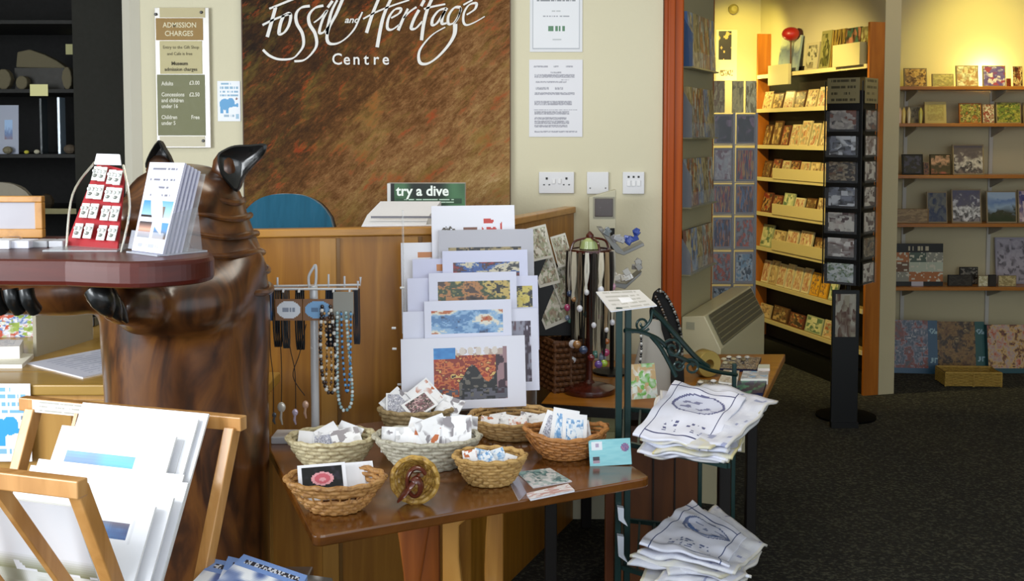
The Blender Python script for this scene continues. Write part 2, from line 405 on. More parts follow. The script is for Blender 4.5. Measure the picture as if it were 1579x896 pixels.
# ---------------------------------------------------------------- the slate coloured board with the name
def rock():
    m, nt, b = newmat('copper_slate_print')
    tc = nt.nodes.new('ShaderNodeTexCoord')
    m0 = nt.nodes.new('ShaderNodeMapping'); m0.inputs['Rotation'].default_value = (0, math.radians(42), 0); nt.links.new(tc.outputs['Object'], m0.inputs[0])
    mp = nt.nodes.new('ShaderNodeMapping'); mp.inputs['Scale'].default_value = (.42, 1, 1.25); nt.links.new(m0.outputs[0], mp.inputs[0])
    def N(s, d, rough=.65):
        n = nt.nodes.new('ShaderNodeTexNoise'); n.inputs['Scale'].default_value = s; n.inputs['Detail'].default_value = d; n.inputs['Roughness'].default_value = rough
        nt.links.new(mp.outputs[0], n.inputs[0]); return n.outputs[0]
    big = N(5, 4, .7); fine = N(34, 8, .92); sp = N(17, 4, .8)
    sx = nt.nodes.new('ShaderNodeSeparateXYZ'); nt.links.new(tc.outputs['Object'], sx.inputs[0])
    def M(op, *a):
        q = nt.nodes.new('ShaderNodeMath'); q.operation = op
        for i, x in enumerate(a):
            if isinstance(x, (int, float)): q.inputs[i].default_value = x
            else: nt.links.new(x, q.inputs[i])
        return q.outputs[0]
    # base colour grows paler and busier towards one lower corner
    g = M('ADD', M('MULTIPLY', sx.outputs[0], .2), M('MULTIPLY', sx.outputs[2], -.17))
    f = M('ADD', M('ADD', M('MULTIPLY', fine, .75), M('MULTIPLY', big, .3)), g)
    r = ramp(nt, [(.34, '#1c1006'), (.45, '#40260c'), (.53, '#5c3a18'), (.60, '#7a5430'), (.70, '#a08050'), (.84, '#d8c498')])
    nt.links.new(f, r.inputs[0])
    r2 = ramp(nt, [(0, '#000000'), (.55, '#000000'), (.66, '#ffffff')]); nt.links.new(sp, r2.inputs[0])
    mx = nt.nodes.new('ShaderNodeMix'); mx.data_type = 'RGBA'
    k = M('MULTIPLY', r2.outputs[0], .75); nt.links.new(k, mx.inputs[0]); nt.links.new(r.outputs[0], mx.inputs[6]); mx.inputs[7].default_value = lin('#8f3410')
    r3 = ramp(nt, [(0, '#000000'), (.5, '#000000'), (.68, '#ffffff')]); nt.links.new(N(9, 4, .75), r3.inputs[0])
    mx2 = nt.nodes.new('ShaderNodeMix'); mx2.data_type = 'RGBA'; nt.links.new(M('MULTIPLY', r3.outputs[0], .45), mx2.inputs[0]); nt.links.new(mx.outputs[2], mx2.inputs[6]); mx2.inputs[7].default_value = lin('#7c6a2c'); b.inputs['Specular IOR Level'].default_value = .12
    nt.links.new(mx2.outputs[2], b.inputs['Base Color']); b.inputs['Roughness'].default_value = .6
    return m
BY = WF - .022
c = [PY(372, -70, BY), PY(784, -70, BY), PY(788, 345, BY), PY(378, 345, BY)]
bx0, bx1 = (c[0].x + c[3].x) / 2, (c[1].x + c[2].x) / 2; bz0, bz1 = c[3].z, c[0].z
board = empty('name_board', 'large brown and copper mottled board with white script name on the cream wall', 'sign', ((bx0 + bx1) / 2, BY, (bz0 + bz1) / 2))
MB().box(bx0, bx1, BY, WF - .001, bz0 - .35, bz1).build('panel', rock(), board)
MB().box(bx0 - .004, bx0, BY - .001, WF - .001, bz0 - .35, bz1).box(bx1, bx1 + .004, BY - .001, WF - .001, bz0 - .35, bz1).build('edge_strip', mat('#4a3018', .5), board)
S1 = lambda x, y: (390 + x / 8.147, y / 8.147)
S2 = lambda x, y: (560 + x / 7.895, y / 7.895)
def stroke(b, f, pts, w0, w1=None):
    P = []
    for x, y in pts:
        px, py = f(x, y); P.append(PY(px, py, BY - .004))
    P = smooth_path(P, 7); n = len(P); L = []; R = []
    nib = V((.62, 0, -.78))                               # broad pen held at a slant
    for i, p in enumerate(P):
        d = (P[min(i + 1, n - 1)] - P[max(i - 1, 0)]).normalized(); q = V((-d.z, 0, d.x))
        t = i / (n - 1); w = (w0 + ((w1 or w0) - w0) * t) * (.45 + .55 * abs(d.dot(V((.55, 0, -.83))))) * .5
        L.append(p + q * w); R.append(p - q * w)
    vs = []
    for l, r_ in zip(L, R): vs += [l, r_, l + V((0, .0035, 0)), r_ + V((0, .0035, 0))]
    fs = []
    for i in range(n - 1):
        a = 4 * i; e = a + 4
        fs += [(a, a + 1, e + 1, e), (a + 1, a + 3, e + 3, e + 1), (a + 3, a + 2, e + 2, e + 3), (a + 2, a, e, e + 2)]
    fs += [(0, 2, 3, 1), (4 * n - 4, 4 * n - 3, 4 * n - 1, 4 * n - 2)]
    b.add(vs, fs)
LET = mat('#dcdad6', .5)
W = .0165
for nm, f, sts in [
    ('letter_f', S1, [([(285, 90), (255, 200), (180, 465)], W, W), ([(205, 110), (330, 60), (500, -10), (620, -60)], W * .8, W), ([(120, 315), (230, 260), (340, 215), (480, 170)], W, W * .7)]),
    ('letter_o', S1, [([(385, 195), (345, 300), (330, 420), (390, 410), (450, 320), (475, 200), (440, 165), (370, 200)], W, W * .7)]),
    ('letter_s', S1, [([(715, 75), (610, 95), (545, 170), (550, 290), (620, 420), (635, 560), (580, 660), (490, 735), (330, 745), (210, 700), (125, 625)], W * .9, W * .6)]),
    ('letter_s', S1, [([(885, 70), (780, 100), (705, 190), (710, 300), (780, 420), (800, 560), (740, 670), (640, 755), (520, 770)], W * .9, W * .7)]),
    ('letter_i', S1, [([(765, 285), (850, 220), (930, 130), (870, 260), (835, 400), (880, 410), (950, 340)], W * .7, W * .8), ([(940, 95), (1000, 10)], W, W)]),
    ('letter_l', S1, [([(1130, -20), (1050, 170), (960, 340), (930, 470), (960, 545), (1060, 545), (1170, 480), (1270, 370), (1330, 250), (1375, 150)], W, W * .5), ([(1060, 0), (990, 140), (950, 300), (925, 430)], W * .7, W)]),
    ('letter_h', S2, [([(195, -30), (110, 180), (40, 400)], W * .9, W), ([(345, -30), (240, 220), (170, 575)], W * .9, W), ([(0, 230), (150, 150), (350, 70), (560, 0)], W * .8, W * .6)]),
    ('letter_e', S2, [([(340, 220), (440, 160), (455, 105), (380, 120), (310, 220), (295, 340), (350, 360), (440, 300)], W * .8, W * .7)]),
    ('letter_r', S2, [([(545, 105), (490, 220), (425, 370)], W * .7, W), ([(490, 220), (570, 140), (650, 85)], W * .6, W)]),
    ('letter_i', S2, [([(680, 120), (620, 230), (585, 340), (640, 345), (720, 260)], W, W * .7), ([(705, 75), (745, 0)], W, W)]),
    ('letter_t', S2, [([(845, -30), (780, 120), (735, 300), (710, 490)], W, W * .9), ([(740, 110), (850, 80), (1000, 50)], W * .8, W * .6)]),
    ('letter_a', S2, [([(1010, 100), (920, 130), (850, 220), (840, 300), (900, 280), (1000, 130)], W * .8, W * .8), ([(1020, 95), (970, 190), (960, 285), (1020, 280)], W, W * .7)]),
    ('letter_g', S2, [([(1190, 90), (1110, 95), (1040, 190), (1040, 290), (1110, 270), (1180, 150), (1190, 100)], W * .9, W * .5), ([(1190, 90), (1160, 210), (1110, 290)], W * .5, W * .5), ([(1120, 290), (1110, 420), (1030, 560), (900, 700), (780, 775), (690, 760), (680, 640), (750, 520), (860, 410), (1000, 330)], W * 1.15, W * .5)]),
    ('letter_e', S2, [([(1260, 180), (1360, 110), (1375, 40), (1290, 60), (1230, 150), (1220, 260), (1260, 305), (1360, 270), (1480, 200)], W * .8, W * .5), ([(1220, 60), (1330, 0)], W * .8, W * .8)]),
]:
    b = MB()
    for pts, w0, w1 in sts: stroke(b, f, pts, w0, w1)
    b.build(nm, LET, board)
p = PY(542, 31, BY - .004); text('and', .035, T(*p) @ FRONT, LET, board, sx=1.1, shear=.3, bold=.0006)
p = PY(557, 92, BY - .004); p0 = PY(513, 92, BY - .004); p1 = PY(603, 92, BY - .004)
for i, ch in enumerate('Centre'):
    q = p0.lerp(p1, (i + .45) / 6); text(ch, .062, T(q.x, q.y, q.z) @ FRONT, LET, board, sx=.95, bold=.0008, name='letter_' + ch.lower())

# ---------------------------------------------------------------- admission sign
def onwall(px, py, off=.012): return PY(px, py, WF - off)
tl, br = onwall(239, 12), onwall(326, 228)
sg = empty('admission_sign', 'tall clear wall sign listing admission charges on tan and olive panels', 'sign', ((tl.x + br.x) / 2, WF, br.z))
MB().box(tl.x, br.x, WF - .02, WF - .012, br.z, tl.z).build('backing', mat('#d4d0c8', .3, 0, .5, .5), sg, bevel=.002)
def panel(x0, y0, x1, y1, c, nm):
    a, b_ = onwall(x0, y0, .022), onwall(x1, y1, .022); MB().box(a.x, b_.x, WF - .0225, WF - .0198, b_.z, a.z).build(nm, mat(c, .5), sg)
panel(246, 12, 316, 27, '#b5aa82', 'strip'); panel(240, 28, 313, 62, '#8c6c2c', 'heading_panel'); panel(246, 63, 312, 114, '#b3a97c', 'note_panel')
panel(242, 115, 317, 209, '#6a6b45', 'price_panel'); panel(246, 210, 316, 226, '#c4bda4', 'strip')
def sgt(s, px, py, size, c, al='CENTER', sx=1, bold=0, shear=0):
    q = onwall(px, py, .0235); text(s, size, T(*q) @ FRONT, mat(c, .6), sg, align=al, sx=sx, bold=bold, shear=shear, ext=.0004)
sgt('ADMISSION', 277, 39, .028, '#d8cfae', sx=.9, bold=.0004); sgt('CHARGES', 276, 52, .028, '#d8cfae', sx=.9, bold=.0004)
sgt('Entry to the Gift Shop', 279, 73, .017, '#5a5236', sx=.92); sgt('and Cafe is free', 277, 83, .017, '#5a5236', sx=.92)
sgt('Museum', 277, 98, .019, '#463f26', sx=1, bold=.0006); sgt('admission charges', 279, 107, .019, '#463f26', sx=.92, bold=.0003)
PL = '#d6d4c4'
for s_, y in [('Adults', 129), ('Concessions', 146), ('and children', 155), ('under 16', 164), ('Children', 181), ('under 5', 190)]: sgt(s_, 249, y, .0215, PL, 'LEFT', .82, .0005)
for s_, y in [('£3.00', 128), ('£2.50', 146), ('Free', 181)]: sgt(s_, 308, y, .0215, PL, 'RIGHT', .85, .0005)
for px, py in [(235, 23), (310, 20), (241, 219), (316, 217)]:
    q = onwall(px, py, .0); MB().lathe([(.006, 0), (.006, .026), (.004, .029)], (0, 0, 0), 12).build('screw_cap', mat('#333333', .3, .6), sg, keep=True).matrix_local = Matrix.Identity(4)
for o in [c_ for c_ in sg.children if c_.name.startswith('screw_cap')]:
    pass
k = 0
for o in sg.children:
    if o.name.startswith('screw_cap'):
        px, py = [(243, 23), (313, 20), (246, 221), (316, 217)][k]; k += 1
        q = onwall(px, py, 0) - sg.location; o.location = q; o.rotation_euler = (math.pi / 2, 0, 0)

# ---------------------------------------------------------------- elephant notices
def elephant(u, v):
    bg = hx('#dfe3ea'); blue = hx('#3d8fc4')
    if v > .62:
        r = int((v - .62) / .0475)
        if r % 2 == 1 or r == 7: 
            return bg
        if .12 < u < .9 and h2(int(u * 26), r, 5) > .28 and not (r == 6 and u > .6): return hx('#7aa2bd')
        return bg
    if .10 < v < .16 and .25 < u < .72 and h2(int(u * 30), 3, 5) > .3: return hx('#8fa8bb')
    if .06 < v < .18 and .8 < u < .93: return hx('#8fb3cc')
    e = lambda cx, cy, rx, ry: ((u - cx) / rx) ** 2 + ((v - cy) / ry) ** 2 < 1
    if e(.32, .42, .24, .14) or e(.58, .46, .17, .12): return blue
    if .2 < v < .42 and (.12 < u < .24 or .36 < u < .48): return blue
    if .36 < v < .43 and .62 < u < .86: return blue
    if e(.86, .40, .05, .05): return blue
    if e(.84, .56, .05, .03): return hx('#7a5a5a')
    return bg
def wallcard(name, label, x0, y0, x1, y1, face, paint=None, border=0, t=.002, body=None, Y=None):
    a, b_ = PY(x0, y0, WF - .003), PY(x1, y1, WF - .003)
    return card(name, label, 'notice', None, ((a.x + b_.x) / 2, WF - .001 - t, b_.z), b_.x - a.x, a.z - b_.z, t, 0, 0, face, body or mat('#d8d8d4', .5), border, 0, paint)
wallcard('elephant_notice', 'small white notice with a blue elephant beside the brown board', 335, 125, 371, 187, None, (elephant, 44, 66))
def cert(u, v):
    bg = hx('#d9dbe0')
    if u < .05 or u > .95 or v < .035: return hx('#d2d4d8')
    if u < .075 or u > .925 or v < .055: return hx('#a9adb5')
    e = lambda cx, cy, rx, ry: ((u - cx) / rx) ** 2 + ((v - cy) / ry) ** 2 < 1
    if e(.5, .9, .14, .045): return hx('#6b6f86') if h2(int(u * 40), int(v * 60)) > .4 else hx('#c0b070')
    if e(.5, .97, .2, .06) and not e(.5, .97, .15, .045): return hx('#9a9aa6')
    for y, x0, x1, c, th in [(.78, .3, .7, '#70747c', .018), (.67, .14, .86, '#80848c', .02), (.52, .42, .58, '#b0b4b8', .01), (.46, .25, .75, '#989ca4', .014), (.3, .33, .67, '#4d7a5a', .035), (.16, .4, .6, '#b0b4b8', .014)]:
        if abs(v - y) < th and x0 < u < x1 and h2(int(u * 60), int(y * 100)) > .25: return hx(c)
    return bg
wallcard('certificate', 'white bordered certificate with a crest, upper sheet on cream wall', 817, -40, 898, 80, None, (cert, 60, 60))
def letter(u, v):
    bg = hx('#d6d6dc')
    for k_, (y, x0, x1, th) in enumerate([(.91, .08, .35, .014), (.91, .45, .55, .012), (.91, .68, .82, .012), (.83, .4, .6, .01), (.79, .1, .85, .018), (.74, .6, .75, .008), (.71, .12, .7, .012), (.63, .12, .36, .02), (.63, .48, .64, .02), (.56, .1, .85, .014), (.44, .1, .8, .03), (.35, .08, .9, .01), (.31, .1, .75, .018), (.24, .1, .7, .015), (.19, .1, .75, .02), (.14, .1, .72, .016), (.07, .1, .9, .012)]):
        if abs(v - y) < th and x0 < u < x1: return hx('#9a9aa4') if h2(int(u * 70), int(v * 110)) > .35 else hx('#bcbcc4')
    return bg
wallcard('typed_letter', 'laminated typed letter on the cream wall under the certificate', 816, 92, 898, 211, None, (letter, 60, 90), body=mat('#d0d0d6', .15, 0, .6, .6))
# gloss sleeve over the letter
# sockets and switches
PL_ = mat('#d5d5d8', .3, 0, .5, .2)
def plate(nm, label, x0, y0, x1, y1, fn):
    a, b_ = PY(x0, y0, WF), PY(x1, y1, WF)
    e = empty(nm, label, 'socket' if 'socket' in nm else 'switch', ((a.x + b_.x) / 2, WF, b_.z))
    MB().box(a.x, b_.x, WF - .011, WF - .0005, b_.z, a.z).build('face_plate', PL_, e, bevel=.002)
    fn(e, a, b_); return e
def f1(e, a, b_):
    w_ = b_.x - a.x; cz = (a.z + b_.z) / 2
    for s_ in (.22, .78):
        cx = a.x + w_ * s_; b = MB()
        b.box(cx - .004, cx + .004, WF - .0125, WF - .011, cz + .012, cz + .021).box(cx - .014, cx - .007, WF - .0125, WF - .011, cz - .01, cz - .006).box(cx + .007, cx + .014, WF - .0125, WF - .011, cz - .01, cz - .006)
        b.build('pin_hole', mat('#2a2a2a', .6), e)
    for s_ in (.42, .58):
        cx = a.x + w_ * s_; MB().box(cx - .006, cx + .006, WF - .016, WF - .011, cz - .004, cz + .016).build('rocker', mat('#e2e2e4', .3), e, bevel=.001)
plate('double_socket', 'white double wall socket below the typed letter', 831, 265, 885, 298, f1)
def f2(e, a, b_):
    cz = (a.z + b_.z) / 2
    for x in (a.x + .012, b_.x - .012):
        MB().ell((x, WF - .012, cz - .02), (.003, .002, .003), 8).build('screw', mat('#777777', .4, .6), e)
plate('blank_socket_plate', 'white blank wall plate between the double socket and the light switch', 905, 265, 938, 299, f2)
def f3(e, a, b_):
    w_ = b_.x - a.x; cz = (a.z + b_.z) / 2
    for i in range(3):
        cx = a.x + w_ * (.27 + .23 * i); MB().box(cx - .007, cx + .007, WF - .016, WF - .011, cz - .012, cz + .01).build('rocker', mat('#e4e4e6', .3), e, bevel=.001)
        MB().box(cx - .004, cx + .004, WF - .012, WF - .0105, cz + .02, cz + .028).build('mark', mat('#3a3a3a', .6), e)
plate('light_switch', 'white triple light switch beside the orange door lining', 960, 265, 993, 299, f3)
# ---------------------------------------------------------------- dark museum case beyond the opening on the left
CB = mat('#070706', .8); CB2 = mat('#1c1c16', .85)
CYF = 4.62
def cx_(px, Y=CYF): return XY(px, Y)
mc = empty('museum_case', 'tall black museum display case holding fossils in the dark opening', 'display case', (-2.1, 4.9, 0))
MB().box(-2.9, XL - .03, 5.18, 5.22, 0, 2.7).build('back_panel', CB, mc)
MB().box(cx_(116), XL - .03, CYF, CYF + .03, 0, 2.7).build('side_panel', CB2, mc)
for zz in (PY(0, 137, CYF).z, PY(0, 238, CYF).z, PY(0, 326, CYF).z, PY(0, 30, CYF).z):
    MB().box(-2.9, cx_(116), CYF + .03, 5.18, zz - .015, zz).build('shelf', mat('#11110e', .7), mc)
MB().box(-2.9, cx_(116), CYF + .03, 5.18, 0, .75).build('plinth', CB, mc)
z1, z2, z3 = PY(0, 137, CYF).z, PY(0, 238, CYF).z, PY(0, 326, CYF).z
FO = mat('#5a5442', .9, 0, .2, 0, .6, 40)
q = CYF + .12
b = MB(); P = [PY(24, 104, q), PY(26, 80, q), PY(45, 76, q), PY(68, 84, q), PY(88, 94, q), PY(104, 106, q)]
b.prism(P, (0, .05, 0)); o = b.build('fossil_slab', FO, bevel=.006); tag(o, 'curved olive fossil slab lying on black block in museum case', 'fossil')
a = PY(24, 105, q); b_ = PY(100, 105, q)
o = MB().box(a.x, b_.x, q - .01, q + .1, z1, a.z).build('display_block', mat('#22201a', .6)); tag(o, 'dark block under the curved fossil slab in museum case', 'block')
for i, (px, py, w_, h_, lab) in enumerate([(33, 137, .05, .06, 'grey square stone specimen below the curved fossil slab'), (103, 137, .04, .10, 'narrow upright stone specimen at shelf end in museum case'), (5, 137, .06, .09, 'brown ridged stone specimen by the frame edge on case shelf')]):
    p = PY(px, py, CYF + .06); bb = MB(); pts = [(p.x + w_ * math.cos(t) * (.5 + .07 * h2(i, int(t * 9))), p.y, p.z + h_ * .5 + h_ * .5 * math.sin(t)) for t in [k * math.pi / 5 for k in range(10)]]
    o = bb.prism(pts, (0, .04, 0)).build('stone_specimen', FO, bevel=.005); tag(o, lab, 'fossil'); o.location.z = z1
def tagcard(px0, py0, px1, py1, Y, lab, c='#c8c48a'):
    a, b_ = PY(px0, py0, Y), PY(px1, py1, Y)
    o = MB().box(a.x, b_.x, Y, Y + .003, b_.z, a.z).build('label_card', mat(c, .6)); tag(o, lab, 'label'); return o
tagcard(46, 130, 74, 148, CYF + .027, 'cream paper label on the shelf edge of black case')
tagcard(101, 68, 113, 84, 5.177, 'small cream square label high on the case back panel')
a, b_ = PY(-4, 162, CYF + .08), PY(28, 210, CYF + .08)
card('display_print', 'pale card with a small blue sea photo in museum case', 'print', None, ((a.x + b_.x) / 2, CYF + .08, z2), b_.x - a.x, a.z - z2, .004, 0, .05, pic(['#6a3a2a', '#3a5a8a', '#7a9ac0'], 2, True, .8), mat('#8a90a0', .5), .3)
a = PY(90, 150, CYF + .1); o = MB().box(a.x - .006, a.x + .004, CYF + .1, CYF + .16, z2, a.z).build('glass_divider', mat('#9fb4c4', .1, 0, .8)); tag(o, 'narrow upright glass divider with pale edge in museum case', 'glass panel')
a = PY(62, 152, CYF + .1); o = MB().box(a.x - .004, a.x + .004, CYF + .1, CYF + .16, z2, a.z).build('glass_divider', mat('#3a4246', .1, 0, .8)); tag(o, 'darker thin glass divider left of the pale one in case', 'glass panel')
for i, (px, r, c, lab) in enumerate([(12, .022, '#6a6450', 'dull olive pebble fossil under pale card in museum case'), (41, .011, '#a8a03a', 'tiny yellow mineral between pebble fossils in museum case'), (57, .013, '#a09c88', 'small whitish shell fossil beside the tiny yellow mineral'), (108, .028, '#4a4034', 'brown rounded fossil by the case side panel')]):
    p = PY(px, 236, CYF + .06); o = MB().ell((0, 0, r * .75), (r, r * .8, r * .75), 10).build('pebble_fossil', mat(c, .8, 0, .3, 0, .5, 80), keep=True); o.location = (p.x, p.y, z2); tag(o, lab, 'fossil')
for i, (px, r) in enumerate([(45, .03), (72, .035)]):
    p = PY(px, 324, CYF + .1); o = MB().ell((0, 0, r), (r, r * .6, r), 10).build('ammonite_fossil', mat('#3a3022', .8, 0, .3, 0, .5, 60), keep=True); o.location = (p.x, p.y, z3); tag(o, ['round brown ammonite on lower case shelf near pinboard', 'larger brown ammonite nearer the jewellery stand on lower case shelf'][i], 'fossil')
a, b_ = PY(62, 322, CYF), PY(118, 330, CYF); o = MB().box(a.x, b_.x, CYF + .0, CYF + .029, b_.z, a.z).build('painted_glow_strip', mat('#c4bf96', .5)); tag(o, 'long cream strip painted as a glow along the lower case shelf edge', 'label')  # pale colour stands in for a glowing strip of light

# ---------------------------------------------------------------- reception counter
CTZ = 1.26
K0 = V((-1.20, 3.20, 0)); K1 = V((-.13, 3.425, 0)); K2 = V((.245, WF - .01, 0))
K0 = V((-1.05, 3.255, 0))
PNL = wood('#a06a1e', '#8a5816', '#b07a2a', (1, 1, .06), 22, .4, .15)
ct = empty('reception_counter', 'honey pine reception counter with upright panelled front and capped top rail', 'counter', (-.5, 3.4, 0))
def wallseg(a, b, t, z0, z1, m, nm, bev=.003, off=0):
    d = (b - a).normalized(); n = V((-d.y, d.x, 0)); a = a - n * off; b = b - n * off
    return MB().prism([a + V((0, 0, z0)), b + V((0, 0, z0)), b + n * t + V((0, 0, z0)), a + n * t + V((0, 0, z0))], (0, 0, z1 - z0)).build(nm, m, ct, bevel=bev)
wallseg(K0, K1, .03, 0, CTZ - .025, PNL, 'front_panel')
wallseg(K1, K2, .03, 0, CTZ - .025, PNL, 'side_panel')
wallseg(K0, K1 + V((.005, 0, 0)), .05, CTZ - .025, CTZ, wood('#b9843a', '#a06e2c', None, (.1, 1, 1), 22), 'top_rail', .004, .008)
wallseg(K1, K2, .05, CTZ - .025, CTZ, wood('#b9843a', '#a06e2c', None, (1, .1, 1), 22), 'top_rail', .004, .008)
for px in (366, 513, 640):
    t = (XY(px, 3.3) - K0.x) / (K1.x - K0.x); a = K0.lerp(K1, t)
    wallseg(a, a + (K1 - K0).normalized() * .012, .012, 0, CTZ - .03, wood('#7a5420', '#6a4818'), 'batten', .001, .006)
    wallseg(a + (K1 - K0).normalized() * -.05, a, .008, 0, CTZ - .03, wood('#b58238', '#9c6c2a', None, (1, 1, .06), 22), 'stile', .001, .003)
wallseg(K0, K1, .02, 0, .1, wood('#7a5420', '#6a4818'), 'kick_board', .002, .01)
# low desk at the left with shelf-height top
DZ = .85
dk = empty('reception_desk', 'low light wood reception desk with open top at the far left', 'desk', (-1.3, 3.4, 0))
DT = wood('#a88338', '#9a7630', '#b58e40', (.2, 1, 1), 10, .35, .4)
MB().box(-2.0, -.68, 3.03, 3.2, DZ - .03, DZ).box(-2.0, -1.06, 3.2, 4.2, DZ - .03, DZ).build('desk_top', DT, dk, bevel=.004)
MB().box(-2.0, -.68, 3.03 + .015, 3.08, 0, DZ - .03).build('front_panel', wood('#b98b45', '#a87a36', '#c4964e', (1, 1, .08), 18), dk)
for px in (-30, 103, 240):
    x = XY(px, 3.04); MB().box(x, x + .008, 3.028, 3.05, 0, DZ - .05).build('batten', wood('#8a6228', '#7a5420'), dk)
MB().box(-2.0, -.68, 3.035, 3.045, DZ - .075, DZ - .045).build('edge_band', wood('#c0934c', '#ae8040', None, (.1, 1, 1), 18), dk)
MB().box(-2.0, -1.97, 3.08, 4.2, 0, DZ - .03).box(-1.10, -1.06, 3.3, 4.2, 0, DZ - .03).build('side_panel', PNL, dk)
# things on the desk
def flat(name, label, cat, pts, Z, t, face, body, group=None, bev=0):
    """sheet lying on a surface; pts are pixel corners lower-left, lower-right, upper-right, upper-left"""
    P = [PZ(x, y, Z + t) for x, y in pts]
    b = MB(); b.prism([p - V((0, 0, t)) for p in P], (0, 0, t), 1)
    Q = [p + V((0, 0, .0006)) for p in P]; b.quad(*Q, 0)
    return tag(b.build(name, [face, body]), label, cat, group)
flat('loose_paper', 'white loose sheets fanned on the desk beside the carved trunk', 'paper', [(128, 582), (175, 572), (200, 530), (42, 560)], DZ, .004, textmat('#c9ccdf', '#aab0c8', 12, 8, .45), WHITE)
flat('stacked_paper', 'thick cream paper pile near the desk front edge', 'paper', [(-60, 562), (34, 562), (52, 546), (-60, 540)], DZ, .012, mat('#e4e0d0', .7), PAPER)
flat('leaflet_pile', 'white leaflet pile behind the cream paper pile', 'leaflets', [(-60, 536), (30, 534), (36, 524), (-60, 524)], DZ, .05, textmat('#e8e6ea', '#a0a8c0', 8, 6, .5), PAPER)
p = PZ(0, 520, DZ); card('colour_magazine', 'colourful green and blue magazine propped on the desk', 'magazine', None, (XY(2, 3.75), 3.75, DZ), .22, .14, .012, .1, .5, pic(['#3a5a2a', '#9ab04a', '#e8e6e0', '#2a62b0', '#e8eaf0', '#c05030'], 5), PAPER)
a = [PY(38, 545, 3.55), PY(72, 496, 3.8)]
b = MB().box(0, .012, 0, .3, 0, .13); o = b.build('box_file', mat('#a7a08c', .7), keep=True); o.location = (XY(44, 3.42), 3.42, DZ); o.rotation_euler = (0, 0, -.22); tag(o, 'grey upright box file standing on the desk', 'file')
o = MB().lathe([(.001, 0), (.012, 0), (.012, .006), (.001, .008)], (0, 0, 0), 12).box(.01, .028, -.004, .004, 0, .006).build('small_key', mat('#241a12', .5, .3), keep=True); p = PZ(114, 521, DZ); o.location = p; tag(o, 'tiny dark key lying on the pale desk top', 'key')
# teal fleece over a chair back
ch = empty('office_chair', 'black office chair behind the counter, back rising above rail', 'chair', (-.78, 3.95, 0))
cc = V((XY(440, 3.75), 3.75, 0))
ch.location = (cc.x, 3.95, 0)
z0 = PY(440, 358, 3.75).z
MB().lathe([(.22, 0), (.22, .02), (.05, .06), (.035, .1)], (cc.x, 3.95, .0), 5).build('base', BLACK, ch)
MB().lathe([(.03, .05), (.03, .45)], (cc.x, 3.95, 0), 12).build('gas_column', METAL, ch)
MB().ell((cc.x, 3.95, .50), (.25, .24, .05), 16).build('seat', BLACK, ch, smooth=True)
def dome(w_, h0, h1, y0, y1, n=20):
    b = MB(); vs = []; k = 9
    for j in range(k):
        ph = j / (k - 1)
        for i in range(n + 1):
            u = -1 + 2 * i / n
            top = h0 + (h1 - h0) * (1 - abs(u) ** 2.6) ** .55
            z = h0 - .45 + (top - h0 + .45) * ph
            bulge = math.sin(math.pi * ph) * .02 + .004 * math.sin(u * 17 + ph * 3)
            vs.append((cc.x + u * w_, y0 - bulge, z))
    fs = [(j * (n + 1) + i, j * (n + 1) + i + 1, (j + 1) * (n + 1) + i + 1, (j + 1) * (n + 1) + i) for j in range(k - 1) for i in range(n)]
    m = len(vs); vs += [(x, 2 * y0 - y + (y1 - y0), z) for x, y, z in vs]
    fs += [tuple(m + i for i in reversed(f)) for f in fs]
    ring = [i for i in range(n + 1)] + [(j * (n + 1) + n) for j in range(1, k)] + [(k - 1) * (n + 1) + i for i in range(n - 1, -1, -1)] + [j * (n + 1) for j in range(k - 2, 0, -1)]
    for a_, b2 in zip(ring, ring[1:] + ring[:1]): fs.append((a_, m + a_, m + b2, b2))
    b.add(vs, fs); return b
zt = PY(440, 299, 3.75).z; zs = PY(440, 352, 3.75).z
dome(.172, zs - .03, zt - .004, 3.775, 3.80).build('backrest', BLACK, ch, smooth=True)
MB().box(cc.x - .03, cc.x + .03, 3.81, 3.84, .5, 1.1).build('back_bar', BLACK, ch)
def fleece():
    m, nt, b = newmat('fleece')
    b.inputs['Base Color'].default_value = lin('#0f4f68'); b.inputs['Roughness'].default_value = 1; b.inputs['Sheen Weight'].default_value = .3
    tc = nt.nodes.new('ShaderNodeTexCoord'); mp = nt.nodes.new('ShaderNodeMapping'); mp.inputs['Scale'].default_value = (1, 1, .25); nt.links.new(tc.outputs['Object'], mp.inputs[0])
    n = nt.nodes.new('ShaderNodeTexNoise'); n.inputs['Scale'].default_value = 22; nt.links.new(mp.outputs[0], n.inputs[0])
    bp = nt.nodes.new('ShaderNodeBump'); bp.inputs['Strength'].default_value = .9; bp.inputs['Distance'].default_value = .02; nt.links.new(n.outputs[0], bp.inputs['Height']); nt.links.new(bp.outputs[0], b.inputs['Normal'])
    return m
o = dome(.168, zs - .03, zt, 3.745, 3.77).build('fleece_jacket', fleece(), smooth=True); tag(o, 'teal fleece jacket hung over the chair back behind counter', 'jacket')
